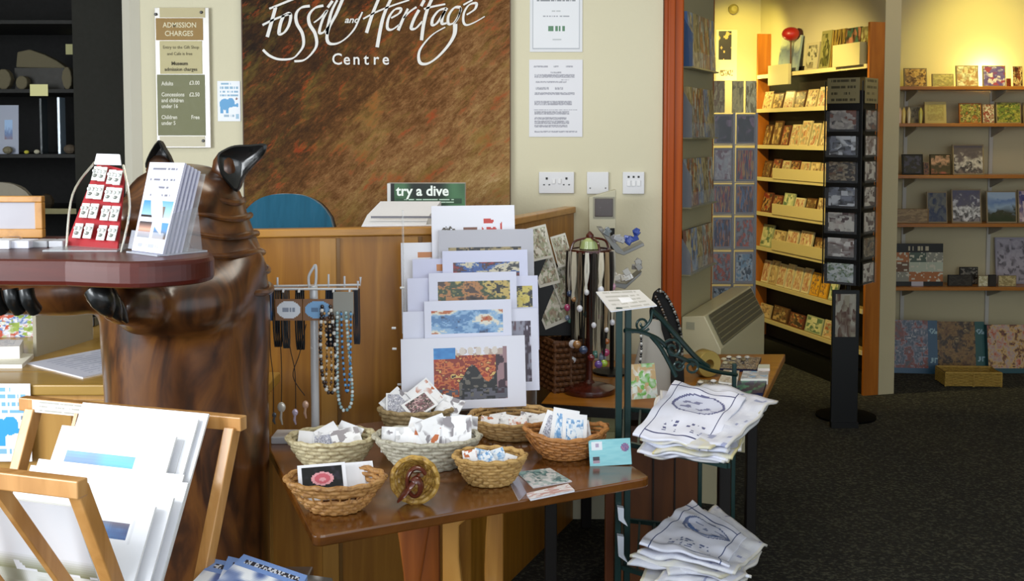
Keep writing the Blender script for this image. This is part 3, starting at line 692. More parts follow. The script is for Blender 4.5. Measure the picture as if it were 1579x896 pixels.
# trays and leaflet box on the counter's inner shelf
ZS = 1.10
sh = MB().box(-.51, -.12, 3.50, 3.86, ZS - .03, ZS).box(-.51, -.48, 3.50, 3.86, 0, ZS - .0301).box(-.15, -.12, 3.50, 3.86, 0, ZS - .0301).build('inner_shelf_unit', PNL); tag(sh, 'pine shelf unit standing behind the counter front', 'shelf')
pt = empty('paper_tray', 'white two-tier paper tray showing above the counter rail', 'paper tray', (-.37, 3.6, ZS))
zA = PY(600, 356, 3.5).z; zB = PY(600, 336, 3.5).z; zC = PY(600, 319, 3.52).z
xl, xr = XY(553, 3.5), XY(672, 3.5)
MB().box(xl, xr, 3.5, 3.76, ZS, zA).build('base', WHITE, pt, bevel=.004)
MB().prism([(xl, 3.5, zA), (xl + .01, 3.62, zB), (xl + .04, 3.74, zC + .004), (xl + .04, 3.76, zC), (xl + .04, 3.76, zA)], (xr - xl - .04, 0, 0)).build('sloped_cover', mat('#e6e6ea', .4), pt)
MB().box(xl + .01, xr, 3.494, 3.5, zA, zA + .02).build('front_lip', WHITE, pt, bevel=.002)
MB().box(xl + .03, xr, 3.56, 3.565, zB - .006, zB + .001).build('slot', mat('#77777f', .5), pt)
lb = empty('leaflet_box', 'dark green leaflet dispenser reading try a dive behind counter', 'leaflet holder', (XY(655, 3.9), 3.9, ZS - .02))
a, b_ = PY(597, 283, 3.9), PY(717, 320, 3.9)
MB().box(a.x, b_.x, 3.9, 3.98, .9, a.z).build('box', mat('#c8c8c8', .5), lb)
def dive(u, v):
    g = .35 + .5 * vn(u * 6, v * 3, 3) + max(0, u - .55) * .9 - (1 - min(1, abs(u - .5) * 2 + .4)) * .4
    c = mix(hx('#0e1a12'), hx('#5f9a68'), max(0, min(1, g * 1.3 - .5)))
    return c if u > .05 else hx('#0c0c0c')
MB().painted((a.x + .012, 3.8995, .95), (b_.x, 3.8995, .95), (b_.x, 3.8995, a.z), (a.x + .012, 3.8995, a.z), 40, 50, dive).build('leaflet_front', paintmat(), lb)
p = PY(611, 295, 3.898); text('try a dive', .05, T(*p) @ FRONT, mat('#e8f0ea', .5), lb, align='LEFT', sx=.98, bold=.0012)
p = PY(611, 314, 3.8985); p2 = PY(712, 306, 3.8985); MB().quad((p.x, p.y, p.z), (p2.x, p.y, p.z), (p2.x, p.y, p2.z), (p.x, p.y, p2.z)).build('small_print', textmat('#2c4a34', '#b9d4bf', 2, 16, .4), lb)
o = MB().box(-.62 + .45, -.1, 3.88, 3.99, .87, .9).box(-.3, -.28, 3.9, 3.98, 0, .87).build('counter_ledge', PNL)
bpy.data.objects.remove(o)
o = MB().box(XY(590, 3.9), XY(725, 3.9), 3.87, 4.1, 0, .9).build('filing_box', PNL); tag(o, 'pine storage cabinet standing behind the counter below the leaflet dispenser', 'cabinet')

# ---------------------------------------------------------------- carved bear-like animal holding a tray
SX, SY = XY(278, 2.75), 2.78
def carved():
    m, nt, b = newmat('carved_walnut')
    tc = nt.nodes.new('ShaderNodeTexCoord'); mp = nt.nodes.new('ShaderNodeMapping'); mp.inputs['Scale'].default_value = (1, 1, .35); nt.links.new(tc.outputs['Object'], mp.inputs[0])
    n = nt.nodes.new('ShaderNodeTexNoise'); n.inputs['Scale'].default_value = 7; n.inputs['Detail'].default_value = 5; n.inputs['Distortion'].default_value = 2.5; nt.links.new(mp.outputs[0], n.inputs[0])
    r = ramp(nt, [(.25, '#1e1006'), (.40, '#3a1f0c'), (.50, '#553013'), (.60, '#6a4019'), (.78, '#42240e')]); nt.links.new(n.outputs[0], r.inputs[0])
    n2 = nt.nodes.new('ShaderNodeTexNoise'); n2.inputs['Scale'].default_value = 2.2; nt.links.new(tc.outputs['Object'], n2.inputs[0])
    nt.links.new(r.outputs[0], b.inputs['Base Color']); b.inputs['Roughness'].default_value = .3; b.inputs['Coat Weight'].default_value = .45; b.inputs['Coat Roughness'].default_value = .22
    bp = nt.nodes.new('ShaderNodeBump'); bp.inputs['Strength'].default_value = .25; bp.inputs['Distance'].default_value = .01; nt.links.new(n2.outputs[0], bp.inputs['Height']); nt.links.new(bp.outputs[0], b.inputs['Normal'])
    return m
CV = carved(); EAR = mat('#131414', .3, 0, .5, .4)
an = empty('carved_animal', 'tall carved dark wood animal with black ears holding up a tray', 'sculpture', (SX, SY, 0))
b = MB()
b.lathe([(.185, 0), (.2, .1), (.202, .5), (.203, .9), (.21, 1.05), (.207, 1.16), (.19, 1.25), (.16, 1.33), (.14, 1.40), (.115, 1.44), (.06, 1.468), (.005, 1.475)], (SX, SY, 0), 40, 0, 1, .95)
b.ell((SX + .0, SY - .03, 1.385), (.135, .15, .085), 20)
b.ell((SX - .08, SY - .15, 1.35), (.06, .07, .05), 14)                       # muzzle turned away to the tray
def pth(*a): return smooth_path(a, 6)
RA = pth((SX + .13, SY, 1.22), (SX + .10, SY - .14, 1.15), (SX - .02, SY - .25, 1.145), (XY(215, 2.45), 2.45, 1.165), (XY(170, 2.33), 2.33, 1.185))
b.tube(RA, [.09 - .048 * i / (len(RA) - 1) for i in range(len(RA))], 14)
LA = pth((SX - .13, SY, 1.2), (SX - .24, SY - .1, 1.17), (SX - .42, SY - .18, 1.175), (SX - .56, SY - .3, 1.19))
b.tube(LA, [.08 - .035 * i / (len(LA) - 1) for i in range(len(LA))], 14)
o = b.build('body', CV, an, smooth=True)
r_ = o.modifiers.new('fuse', 'REMESH'); r_.mode = 'VOXEL'; r_.voxel_size = .012; r_.use_smooth_shade = True
s_ = o.modifiers.new('soft', 'SMOOTH'); s_.iterations = 10; s_.factor = .6
# ruff: carved ridges round the neck and shoulder
for i, (z, r) in enumerate([(1.395, .146), (1.355, .162), (1.31, .178), (1.265, .193), (1.22, .205), (1.17, .212)]):
    P = [(SX + r * math.cos(t), SY + r * .97 * math.sin(t), z - .018 * math.cos(t * 1.0 - .3) + .004 * math.sin(5 * t + i)) for t in [math.radians(d) for d in range(-75, 60, 9)]]
    b = MB().tube(P, [.003 + .006 * math.sin(math.pi * k / (len(P) - 1)) for k in range(len(P))], 8)
    b.build('carved_ridge', CV, an, smooth=True)
def ear(poly, Y, th, hollow):
    c0 = sum((PY(x, y, Y) for x, y in poly), V((0, 0, 0))) / len(poly); n = len(poly)
    P = smooth_path([PY(x, y, Y) for x, y in poly], 3, True); n = len(P)
    rings = [[p.lerp(c0, .35) + V((0, th, 0)) for p in P], [p.lerp(c0, .06) + V((0, th * .5, 0)) for p in P], P, [p.lerp(c0, .1) + V((0, -.004, 0)) for p in P], [p.lerp(c0, .45) + V((0, hollow, 0)) for p in P], [p.lerp(c0, .9) + V((0, hollow * 1.3, 0)) for p in P]]
    fs = [(k * n + i, k * n + (i + 1) % n, (k + 1) * n + (i + 1) % n, (k + 1) * n + i) for k in range(5) for i in range(n)]
    fs += [tuple(range(n)), tuple(range(5 * n, 6 * n))]
    MB().add([q for rg in rings for q in rg], fs).build('ear', EAR, an, smooth=True)
ear([(335, 240), (346, 230), (362, 224), (386, 223), (410, 222), (407, 238), (390, 256), (376, 272), (366, 296), (352, 284), (340, 268)], 2.74, .05, .018)
ear([(228, 262), (226, 245), (244, 216), (254, 228), (264, 246), (266, 264)], 2.80, .04, .014)
MB().ell(PY(348, 262, 2.78), (.035, .04, .05), 12).build('ear_base', CV, an, smooth=True)
MB().ell(PY(247, 262, 2.82), (.035, .04, .04), 12).build('ear_base', CV, an, smooth=True)
P = [(SX + .1 * math.cos(t) - .01, SY - .02 + .12 * math.sin(t), 1.462 - .0) for t in [k * math.pi / 12 for k in range(24)]]
# claws gripping under the tray edge
for k, (x0, y0, x1, y1, r) in enumerate([(146, 442, 172, 488, .026), (156, 444, 186, 494, .022), (164, 452, 196, 497, .016)]):
    a = PY(x0, y0, 2.26 + .02 * k); b_ = PY(x1, y1, 2.28 + .02 * k); m_ = a.lerp(b_, .5) + V((.004, -.012, .004))
    MB().tube(smooth_path([a, m_, b_], 5), [r * .7, r, r, r * 1.05, r, r, r * .9, r * .8, r * .6, r * .4, .004], 12).build('claw', EAR, an, smooth=True)
for k, x in enumerate((-10, 16, 40)):
    a = PY(x, 446, 2.3); b_ = PY(x + 14, 478, 2.32)
    MB().tube(smooth_path([a, a.lerp(b_, .5) + V((0, -.01, 0)), b_], 4), .016, 10).build('claw', EAR, an, smooth=True)
# tray slab: a part held by the animal is still its own thing
TZ = 1.315
RED = wood('#4a140a', '#300c06', '#5c1e10', (.12, 1, 1), 9, .38, .1)
pf = [PZ(-160, 399, TZ), PZ(100, 401, TZ), PZ(200, 404, TZ), PZ(270, 401, TZ), PZ(312, 397, TZ), PZ(330, 392, TZ), PZ(322, 386, TZ), PZ(300, 382, TZ)]
x_r = pf[-1].x
outline = [pf[0], pf[1], pf[2], pf[3], pf[4], pf[5], pf[6], pf[7], V((x_r - .09, 2.50, TZ)), V((pf[0].x - .1, 2.53, TZ))]
outline = [outline[0]] + smooth_path(outline[1:8], 6) + outline[8:]
tr = MB().prism([p - V((0, 0, .05)) for p in outline], (0, 0, .05)).build('serving_tray', RED, bevel=.01)
tag(tr, 'thick red-brown polished wooden slab tray held by the carved animal', 'tray')
# ---------------------------------------------------------------- brown table in the middle
TT = .70
WAL = wood('#6e3f12', '#54300c', '#80501c', (.25, 1, 1), 9, .22, .6)
FL, FR, BL_ = PZ(484, 829, TT), PZ(1004, 736, TT), PZ(404, 671, TT)
BR_ = FR + (BL_ - FL) * .96
tb = empty('display_table', 'polished dark brown display table holding the gift baskets', 'table', ((FL.x + BR_.x) / 2, (FL.y + BR_.y) / 2, 0))
def rc(P, r=.025):
    out = []
    for i, p in enumerate(P):
        a = (P[i - 1] - p).normalized() * r; b_ = (P[(i + 1) % len(P)] - p).normalized() * r
        for t in (0, .25, .5, .75, 1): out.append(p + a * (1 - t) ** 2 + b_ * t ** 2)
    return out
MB().prism([p - V((0, 0, .024)) for p in rc([FL, FR, BR_, BL_])], (0, 0, .024)).build('table_top', WAL, tb, bevel=.004)
du = (FR - FL).normalized(); dv = (BL_ - FL).normalized(); cen = (FL + FR + BR_ + BL_) / 4; cen.z = 0
LEGM = wood('#8c4a18', '#713810', '#a05c22', (1, 1, .1), 14, .35, .4)
LEGL = wood('#b07a34', '#98652a', '#bd8840', (1, 1, .1), 14, .4, .3)
def legp(px, Y, z=0): return V((XY(px, Y), Y, z))
def tubep(pts, d, m, nm): return MB().prism(pts, d).build(nm, m, tb, bevel=.004)
zt = TT - .025
# curved slab legs and posts of the trestle
def slab(pl, pr, Y0, Y1, curve, m, nm):
    """upright board between two pixel columns with a bowed left edge"""
    x0, x1 = XY(pl, Y0), XY(pr, Y1); P = []
    for k in range(9):
        z = zt * k / 8; P.append(V((x0 + curve * math.sin(math.pi * min(1, z / .62)) * (1 if z < .62 else 0), Y0, z)))
    P += [V((x1, Y1, zt)), V((x1, Y1, 0))]
    return tubep(P, (0, .028, 0), m, nm)
slab(600, 676, 2.76, 2.78, .035, LEGM, 'leg')
tubep([legp(680, 2.66, 0), legp(680, 2.66, zt), legp(718, 2.66, zt), legp(718, 2.66, .60), legp(706, 2.66, .585), legp(706, 2.66, .5), legp(713, 2.66, .4), legp(713, 2.66, 0)], (0, .04, 0), LEGL, 'leg')
slab(757, 776, 3.02, 3.03, -.02, LEGL, 'leg')
slab(936, 950, 3.02, 3.02, .0, wood('#5a2c10', '#45200a'), 'leg')
a, b_ = legp(640, 2.80), legp(930, 3.02); MB().bar(a + V((0, .02, .22)), b_ + V((0, 0, .22)), .03, .07).build('stretcher', LEGM, tb)

# ---------------------------------------------------------------- baskets
def basket(label, px, Y, rx, ry, h, base=.62, rz=0, cols=('#b98a4e', '#8f6330'), rows=7, gaps=False, name='wicker_basket', tilt=0, Z=TT):
    x = XY(px, Y)
    e = empty(name, label, 'basket', (x, Y, Z + .0005), rz, 'baskets on the brown table')
    m = wood(cols[0], cols[1], None, (1, 1, 1), 60, .6, .1); n = 56
    b = MB()
    for k in range(rows):
        t = k / (rows - 1); s = base + (1 - base) * t ** .75; z = .006 + h * t
        if gaps and k in gaps: continue
        P = []
        for j in range(n):
            a = 2 * math.pi * j / n; off = .0028 * (1 if (j // 2 + k) % 2 else -1)
            P.append(((rx * s + off) * math.cos(a), (ry * s + off) * math.sin(a), z + tilt * math.cos(a) ** 2 * t))
        b.tube(P, h / rows * .62, 6, 0, True)
    b.build('woven_side', m, e, keep=True, smooth=True)
    b = MB().lathe([(.001, .001), (base, .001), (base, .006), (.001, .006)], (0, 0, 0), n, 0, rx, ry); b.build('bottom', m, e, keep=True)
    b = MB(); ns = 28
    for j in range(ns):
        a = 2 * math.pi * j / ns
        b.tube([(rx * (base + (1 - base) * t ** .75) * math.cos(a), ry * (base + (1 - base) * t ** .75) * math.sin(a), .004 + h * t) for t in (0, .3, .6, 1)], .0022, 5)
    q = b.build('stakes', m, e, keep=True); q['kind'] = 'stuff'
    P = [((rx * 1.02 + .003 * math.sin(a * 14)) * math.cos(a), (ry * 1.02 + .003 * math.sin(a * 14)) * math.sin(a), h + .008 + tilt * math.cos(a) ** 2 + .0015 * math.cos(a * 14)) for a in [2 * math.pi * j / 84 for j in range(84)]]
    MB().tube(P, .0058, 7, 0, True).build('rim', m, e, keep=True, smooth=True)
    return e
WHT = mat('#e9e9ec', .4); SLV = mat('#b9bcc2', .3, .8)
STONE = pic(['#45404a', '#f0f0f2', '#eeeef2', '#efeff2', '#ececf0', '#eeeef2', '#8f8a90'], 1.5)
ORAN = pic(['#8a3a24', '#f0eeee', '#f0eef0', '#efeff2', '#ececf0', '#c07048'], 1.4)
BLUE = pic(['#e9eef4', '#e4eaf2', '#9fc0e0', '#5a8fc4', '#e9eef4', '#dfe6ee'], 2)
DARK = pic(['#1c1a1e', '#6a3a48', '#2a2a2c', '#8a5a68', '#3a4a3a', '#d8b0b4', '#241c20'], 4)
BWP = pic(['#3a3c48', '#e6e6ee', '#8a8c9c', '#d8d8e4', '#56586a', '#aeb0c0'], 7)
def inb(e, specs, what, where, group):
    """cards standing in a basket; specs: dx, dy, dz, w, h, yaw, lean, roll, face, border"""
    for i, (dx, dy, dz, w_, h_, yw, ln, rl, fc, bd) in enumerate(specs):
        l = e.location
        card(what, '%s, %s from left in %s' % (what_label.get(fc, 'white jewellery card'), ORD[i], where), 'card', group,
             (l.x + dx, l.y + dy, l.z + dz), w_, h_, .0025, yw, ln, fc, WHT, bd, rl)
what_label = {STONE: 'white card packet with dark stone chips', ORAN: 'white card packet with rust red stones', BLUE: 'pale packet with blue picture', DARK: 'dark flower photo card', BWP: 'grey patterned photo card'}
B1 = basket('cream oval wicker basket at back left beside the necklace stand', 508, 2.79, .110, .085, .064, .6, .1, ('#c9bd98', '#a3926a'), 7)
S = lambda n, w0, span, y0, z0, faces, h0=.06, lean=.7: [(-span / 2 + span * i / (n - 1), y0 + .01 * random.uniform(-1, 1), z0, w0 * random.uniform(.85, 1.1), h0 * random.uniform(.9, 1.15), random.uniform(-.35, .35), lean + random.uniform(-.15, .2), random.uniform(-.35, .35), random.choice(faces), 0) for i in range(n)]
inb(B1, [(-.062, -.012, .035, .055, .06, .3, .8, .2, STONE, 0), (-.02, -.02, .034, .055, .06, -.1, .85, -.2, BWP, .1), (.012, .005, .042, .06, .07, .2, .75, -.5, STONE, 0), (.048, -.01, .042, .075, .065, .25, .9, -.2, STONE, 0), (.02, .03, .042, .07, .06, -.2, .7, .3, STONE, 0)], 'jewellery_card', 'cream oval basket', 'cards in the cream oval basket')
B2 = basket('golden wicker bowl with open lattice band at the table front corner', 513, 2.445, .108, .082, .066, .5, 0, ('#bd8c50', '#8a5a2a'), 8, (4,))
l = B2.location
card('photo_card', 'dark photo card of a pink flower standing in golden lattice bowl', 'card', 'cards in the lattice bowl', (l.x - .022, l.y - .022, l.z + .03), .108, .088, .003, .28, .75, None, WHITE, .08, -.0,
     (lambda u, v: (hx('#c8606e') if ((u - .5) / .2) ** 2 + ((v - .6) / .16) ** 2 < 1 and not ((u - .5) / .08) ** 2 + ((v - .58) / .07) ** 2 < 1 else hx('#e0a0a8') if ((u - .5) / .28) ** 2 + ((v - .6) / .22) ** 2 < 1 else mix(hx('#14161a'), hx('#6a5a78'), max(0, vn(u * 9, v * 9) - .35 - v * .3)) ), 36, 30))
for i in range(5):
    card('photo_card', 'white edged card behind the pink flower photo in lattice bowl, %s behind it' % ORD[i], 'card', 'cards in the lattice bowl', (l.x + .006 + .010 * i, l.y + .0 + .007 * i, l.z + .028), .085, .08, .003, .28, .8, WHITE, WHITE, .04)
B4 = basket('large pale grey wicker basket in the table middle filled with white packets', 657, 2.765, .132, .088, .072, .55, -.05, ('#bdb8a6', '#8e8872'), 8)
inb(B4, [(-.085, -.01, .04, .065, .07, .2, .7, .1, STONE, 0), (-.045, -.025, .042, .07, .075, -.1, .75, -.1, STONE, 0), (-.005, -.02, .045, .065, .07, .1, .7, .15, ORAN, 0), (.035, -.005, .05, .08, .085, .25, .6, -.3, STONE, 0), (.075, -.015, .05, .075, .09, -.15, .65, -.1, STONE, 0), (.09, .02, .05, .07, .08, .3, .55, .2, STONE, 0), (-.03, .02, .05, .07, .07, 0, .6, .25, ORAN, 0)], 'jewellery_card', 'large grey basket', 'packets in the large grey basket')
B3 = basket('brown wicker basket at the back below the stacked prints', 640, 3.03, .10, .062, .075, .6, 0, ('#a08a62', '#74603c'), 7)
inb(B3, [(-.078, .0, .07, .085, .07, -.1, .6, .75, STONE, 0), (-.045, -.018, .065, .075, .075, .1, .75, 0, BWP, .06), (.0, -.015, .065, .08, .075, .0, .75, .05, BWP, .06), (.03, -.028, .08, .085, .06, .15, .8, -.6, DARK, .1), (.052, .0, .09, .075, .08, .2, .6, -.65, ORAN, .06), (.08, -.02, .07, .07, .06, -.2, .8, .3, STONE, 0)], 'photo_card', 'brown basket below the prints', 'cards in the brown basket')
B5 = basket('wide round rattan tray basket at the back right of table', 792, 3.07, .122, .115, .045, .72, 0, ('#c09c66', '#977340'), 6)
inb(B5, [(-.07 + .028 * i, -.04 + .06 * ((i * 37) % 10) / 10, .028, .05, .045, (-1) ** i * .3, 1.05, (-1) ** i * .35, (ORAN, STONE, STONE)[i % 3], 0) for i in range(6)], 'jewellery_card', 'round rattan tray', 'packets in the round rattan tray')
B6 = basket('brown boat-shaped wicker basket at the table right side', 874, 2.85, .106, .075, .055, .55, .08, ('#b0763c', '#84501f'), 8, False, 'wicker_basket', .018)
inb(B6, [(-.045, -.01, .03, .075, .095, -.1, .6, .3, BWP, .12), (-.01, -.012, .035, .07, .10, .1, .6, .2, BLUE, .15), (.02, -.022, .03, .065, .095, .1, .65, .12, BLUE, .15), (.045, .0, .03, .05, .07, -.3, .7, -.3, ORAN, .1)], 'gift_tag_card', 'boat-shaped basket', 'cards in the boat-shaped basket')
B7 = basket('small round wicker basket at the table front holding blue packets', 755, 2.635, .084, .066, .06, .6, 0, ('#c29c5e', '#8f6a34'), 8)
inb(B7, [(-.045, -.01, .045, .035, .04, .1, .6, -.1, ORAN, 0), (-.02, .0, .042, .05, .045, .2, .8, .3, BLUE, 0), (.005, -.015, .042, .035, .045, -.1, .75, -.6, BLUE, 0), (.025, .0, .042, .045, .045, .1, .7, -.3, BLUE, 0), (.045, -.01, .04, .03, .035, .3, .6, .4, STONE, 0)], 'gift_packet', 'small round basket', 'packets in the small round basket')
# ribboned wicker ring
e = empty('wicker_ornament', 'round wicker ornament wrapped in glossy brown ribbon at table front', 'ornament', (XY(638, 2.5), 2.505, TT))
R_ = .052; c_ = V((e.location.x, e.location.y, TT + R_ + .004)); gold = wood('#c09848', '#8a5e22', None, (1, 1, 1), 70, .5, .2)
b = MB()
for k in range(6):
    rr = R_ * (1 - .11 * k); yy = -.02 + .011 * k
    P = [c_ + V((rr * math.cos(a), yy + .003 * math.sin(a * 12 + k), rr * math.sin(a))) for a in [2 * math.pi * j / 48 for j in range(48)]]
    b.tube(P, .0062, 7, 0, True)
b.build('wicker_ring', gold, e, smooth=True)
P = []
for j in range(50):
    a = .6 + j * .16; r = .034 - .0005 * j; P.append(c_ + V((r * math.cos(a) * .75 + .004, -.034 - .0004 * j, r * math.sin(a) * 1.2 - .004)))
MB().tube(P, [.011] * 50, 8, 0, False, .5).build('ribbon', mat('#5f2a1c', .25, 0, .6, .5), e, smooth=True)
P = [c_ + V((.012 - .05 * t, -.036 - .01 * math.sin(t * 3), .02 - .065 * t)) for t in [k / 10 for k in range(11)]]
MB().tube(P, [.014 * math.sin(.4 + 2.4 * k / 10) for k in range(11)], 8, 0, False, .4).build('ribbon_tail', mat('#6d3424', .25, 0, .6, .5), e, smooth=True)
# flat leaflets, tag and the blue card
flat('printed_leaflet', 'pale leaflet with teal picture lying flat on the table front', 'leaflet', [(822, 752), (882, 742), (848, 722), (796, 728)], TT, .0015, pic(['#d8d8dc', '#7fa8a8', '#3a6a70', '#c8ccd0', '#9ab4b4', '#dcdce0'], 3), WHITE)
flat('folded_booklet', 'narrow white and pink folded booklet at the table front edge', 'booklet', [(818, 770), (886, 756), (876, 746), (812, 761)], TT, .004, pic(['#e8e4e6', '#e0dce0', '#c08a84', '#e9e6ea'], 2), WHITE)
flat('grey_slip', 'grey glossy slip of paper beside the teal leaflet', 'paper', [(800, 772), (812, 760), (796, 731), (784, 741)], TT, .001, mat('#8a8494', .2, 0, .6, .5), WHITE)
b = MB().box(-.018, .018, 0, .02, 0, .012); o = b.build('price_tag', mat('#e6e2e2', .4), keep=True, bevel=.002); o.location = (XY(758, 2.84), 2.84, TT); tag(o, 'little white price tag block between the two round baskets', 'price tag')
def bluecard(u, v):
    bg = mix(hx('#7cc2cc'), hx('#93d0d6'), vn(u * 6, v * 20))
    if .06 < u < .32 and .62 < v < .92: return hx('#dfe4ea') if not (.15 < u < .24 and .7 < v < .85) else hx('#a89ab4')
    if ((u - .86) / .1) ** 2 + ((v - .66) / .16) ** 2 < 1: return hx('#6a5a8e') if h2(int(u * 50), int(v * 30)) > .4 else hx('#a86a8a')
    if .07 < u < .25 and .1 < v < .36: return hx('#2c2430') if v > .2 else hx('#a08494')
    return bg
a, b_ = PY(909, 739, 2.785), PY(974, 700, 2.785)
card('leaning_card', 'turquoise information card standing on the table right corner', 'card', None, (a.x / 2 + b_.x / 2, 2.775, TT + .001), b_.x - a.x, .066, .003, .06, .2, None, mat('#7cc2cc', .5), 0, -.04, (bluecard, 50, 28))

# ---------------------------------------------------------------- necklace stand
NX, NY = XY(482, 3.0), 3.0
ns = empty('necklace_stand', 'white metal necklace stand with hooked arms at table back left', 'jewellery stand', (NX, NY, TT))
WM = mat('#d9dade', .25, .2, .6, .3)
zz = lambda y, Y=NY: PY(0, y, Y).z
MB().box(XY(416, NY), XY(476, NY) + .03, NY - .03, NY + .05, TT, TT + .02).build('base', mat('#cdcdd2', .4), ns, bevel=.003)
MB().tube([(NX, NY, TT + .018), (NX, NY, zz(470)), (NX - .001, NY, zz(440))], .0115, 12).build('pole', WM, ns, smooth=True)
zarm = zz(444)
xa, xb = XY(402, NY), XY(552, NY)
for k, (dy, zoff) in enumerate([(-.022, 0), (.03, .004)]):
    MB().tube([(xa, NY + dy, zarm + .018), (xa, NY + dy, zarm), (xb, NY + dy, zarm + zoff), (xb, NY + dy, zarm + .022 + zoff)], .0035, 7).build('arm', WM, ns)
for x, y0 in [(422, 430), (438, 446), (502, 425), (527, 428), (540, 446), (462, 448), (515, 448)]:
    xx = XY(x, NY); MB().tube([(xx, NY + (.03 if y0 < 440 else -.026), zz(y0)), (xx, NY - (.03 if y0 > 440 else -.03) + 0, zarm), (xx, NY + (.03 if y0 < 440 else -.034), zarm - (.002 if y0 < 440 else .008))], .003, 6).build('hook', WM, ns)
MB().tube(smooth_path([(NX - .012, NY, zarm), (NX - .014, NY, zarm + .03), (NX - .002, NY, zz(414)), (NX + .006, NY, zz(410)), (NX + .006, NY, zarm + .02), (NX + .002, NY, zarm)], 5), .0038, 7).build('top_loop', WM, ns, smooth=True)
def labelcard(px0, py0, px1, py1, oval, bgc, lab):
    a, b_ = PY(px0, py1, NY - .03), PY(px1, py0, NY - .03)
    fn = lambda u, v: (hx(oval) if ((u - .5) / .44) ** 2 + ((v - .5) / .42) ** 2 < 1 and not (abs(v - .52) < .1 and .25 < u < .75 and h2(int(u * 22), 1) > .3) else (mix(hx(oval), (.25, .3, .4), .5) if ((u - .5) / .44) ** 2 + ((v - .5) / .42) ** 2 < 1 else hx(bgc)))
    card('display_card', lab, 'label', 'oval cards hung on the necklace stand', ((a.x + b_.x) / 2, NY - .033, a.z), b_.x - a.x, b_.z - a.z, .002, 0, 0, None, mat(bgc, .7), 0, 0, (fn, 30, 20))
labelcard(425, 461, 466, 494, '#e4e8f0', '#8a6448', 'brown card with white oval hanging on the necklace stand')
labelcard(468, 461, 514, 494, '#86b4e0', '#8a6448', 'brown card with light blue oval hanging on the necklace stand')
a, b_ = PY(514, 494, NY - .035), PY(545, 450, NY - .035)
b = MB().prism([(a.x, NY - .036, a.z + .02), (a.x + .008, NY - .036, a.z), (b_.x - .008, NY - .036, a.z), (b_.x, NY - .036, a.z + .02), (b_.x, NY - .036, b_.z), (a.x, NY - .036, b_.z)], (0, .002, 0))
tag(b.build('display_card', mat('#9c9a92', .6)), 'grey plain card tag hanging right of the blue oval card', 'label')
def strand(name, label, pts, r, cols, n=34, depth=NY - .045, cord='#1a1a1a', alt=None):
    P = smooth_path([PY(x, y, depth + (dd[0] if dd else 0)) for x, y, *dd in pts], 8)
    L = [0]
    for p, q in zip(P, P[1:]): L.append(L[-1] + (q - p).length)
    e = empty(name, label, 'necklace', (P[0].x, depth, min(p.z for p in P)))
    MB().tube(P, .0012, 5).build('cord', mat(cord, .6), e)
    groups = {}
    for k in range(n):
        s = L[-1] * (k + .5) / n
        i = max(j for j in range(len(L)) if L[j] <= s); i = min(i, len(P) - 2); t = (s - L[i]) / max(1e-6, L[i + 1] - L[i]); p = P[i].lerp(P[i + 1], t)
        groups.setdefault(cols[k % len(cols)], []).append(p)
    for c, ps in groups.items():
        for p in ps:
            rr = r * (alt if (alt and c == cols[0]) else 1)
            MB().ell(p, (rr, rr, rr * 1.1), 8).build('bead', mat(c, .25, 0, .6, .3), e, smooth=True)
    return e
G = 'necklaces on the white stand'
strand('bead_necklace', 'dark brown and white chunky bead necklace beside the stand pole', [(497, 470), (494, 520), (496, 570), (503, 600), (511, 606), (517, 596), (518, 560), (516, 520), (509, 470)], .0055, ['#2a1c16', '#e0dcd4', '#3a2a20'], 48)['group'] = G
strand('bead_necklace', 'amber and white bead necklace inside the dark chunky one', [(500, 480), (504, 540), (503, 590), (507, 598), (511, 585), (510, 530), (507, 480)], .004, ['#b98a4a', '#4a3020', '#d8d0c0'], 36)['group'] = G
strand('bead_necklace', 'pale blue-grey bead necklace hanging lowest on the stand', [(520, 480), (520, 550), (521, 605), (526, 628), (533, 633), (541, 624), (543, 600), (538, 540), (533, 480)], .0048, ['#a9c4c8', '#d8e4e4', '#7fa4ac'], 52)['group'] = G
strand('bead_necklace', 'bright blue bead necklace hanging above the pale loop', [(526, 480), (528, 540), (531, 580), (535, 606), (538, 590), (540, 560), (541, 480)], .004, ['#3a7fc0', '#6aa4d0'], 30, NY - .055)['group'] = G
def pendant(label, pts, bottom, r, c, kind='pendant_necklace'):
    P = smooth_path([PY(x, y, NY - .04) for x, y in pts], 6)
    e = empty(kind, label, 'necklace', (P[0].x, NY - .04, min(p.z for p in P) - .02), 0, G)
    MB().tube(P, .0013, 5).build('cord', mat('#241c18', .7), e)
    p = PY(*bottom, NY - .045); MB().ell(p, (r, r * .35, r * 1.25), 12).build('pendant', mat(c, .25, .3, .6), e, smooth=True)
    MB().tube([p - V((0, 0, r * .9)), p - V((.002, 0, r * 2.6)), p - V((-.002, 0, r * 4.2))], [.003, .004, .002], 6).build('drop', mat(c, .3, .4), e)
pendant('cord necklace with big silver shell pendant left of the pole', [(430, 495), (434, 560), (434, 620)], (434, 628), .0115, '#cfc8bc')
pendant('cord necklace with lilac pendant nearest the stand pole', [(440, 495), (448, 540), (455, 575), (456, 630)], (455, 636), .008, '#d0c0d4')
pendant('cord necklace with rosy shell pendant beside the lilac one', [(472, 500), (462, 545), (452, 580), (470, 610)], (471, 624), .009, '#d8b098')
pendant('thin cord necklace ending in small grey pendant at stand left end', [(416, 455), (417, 540), (421, 580), (422, 640)], (423, 640), .006, '#5a5c60')
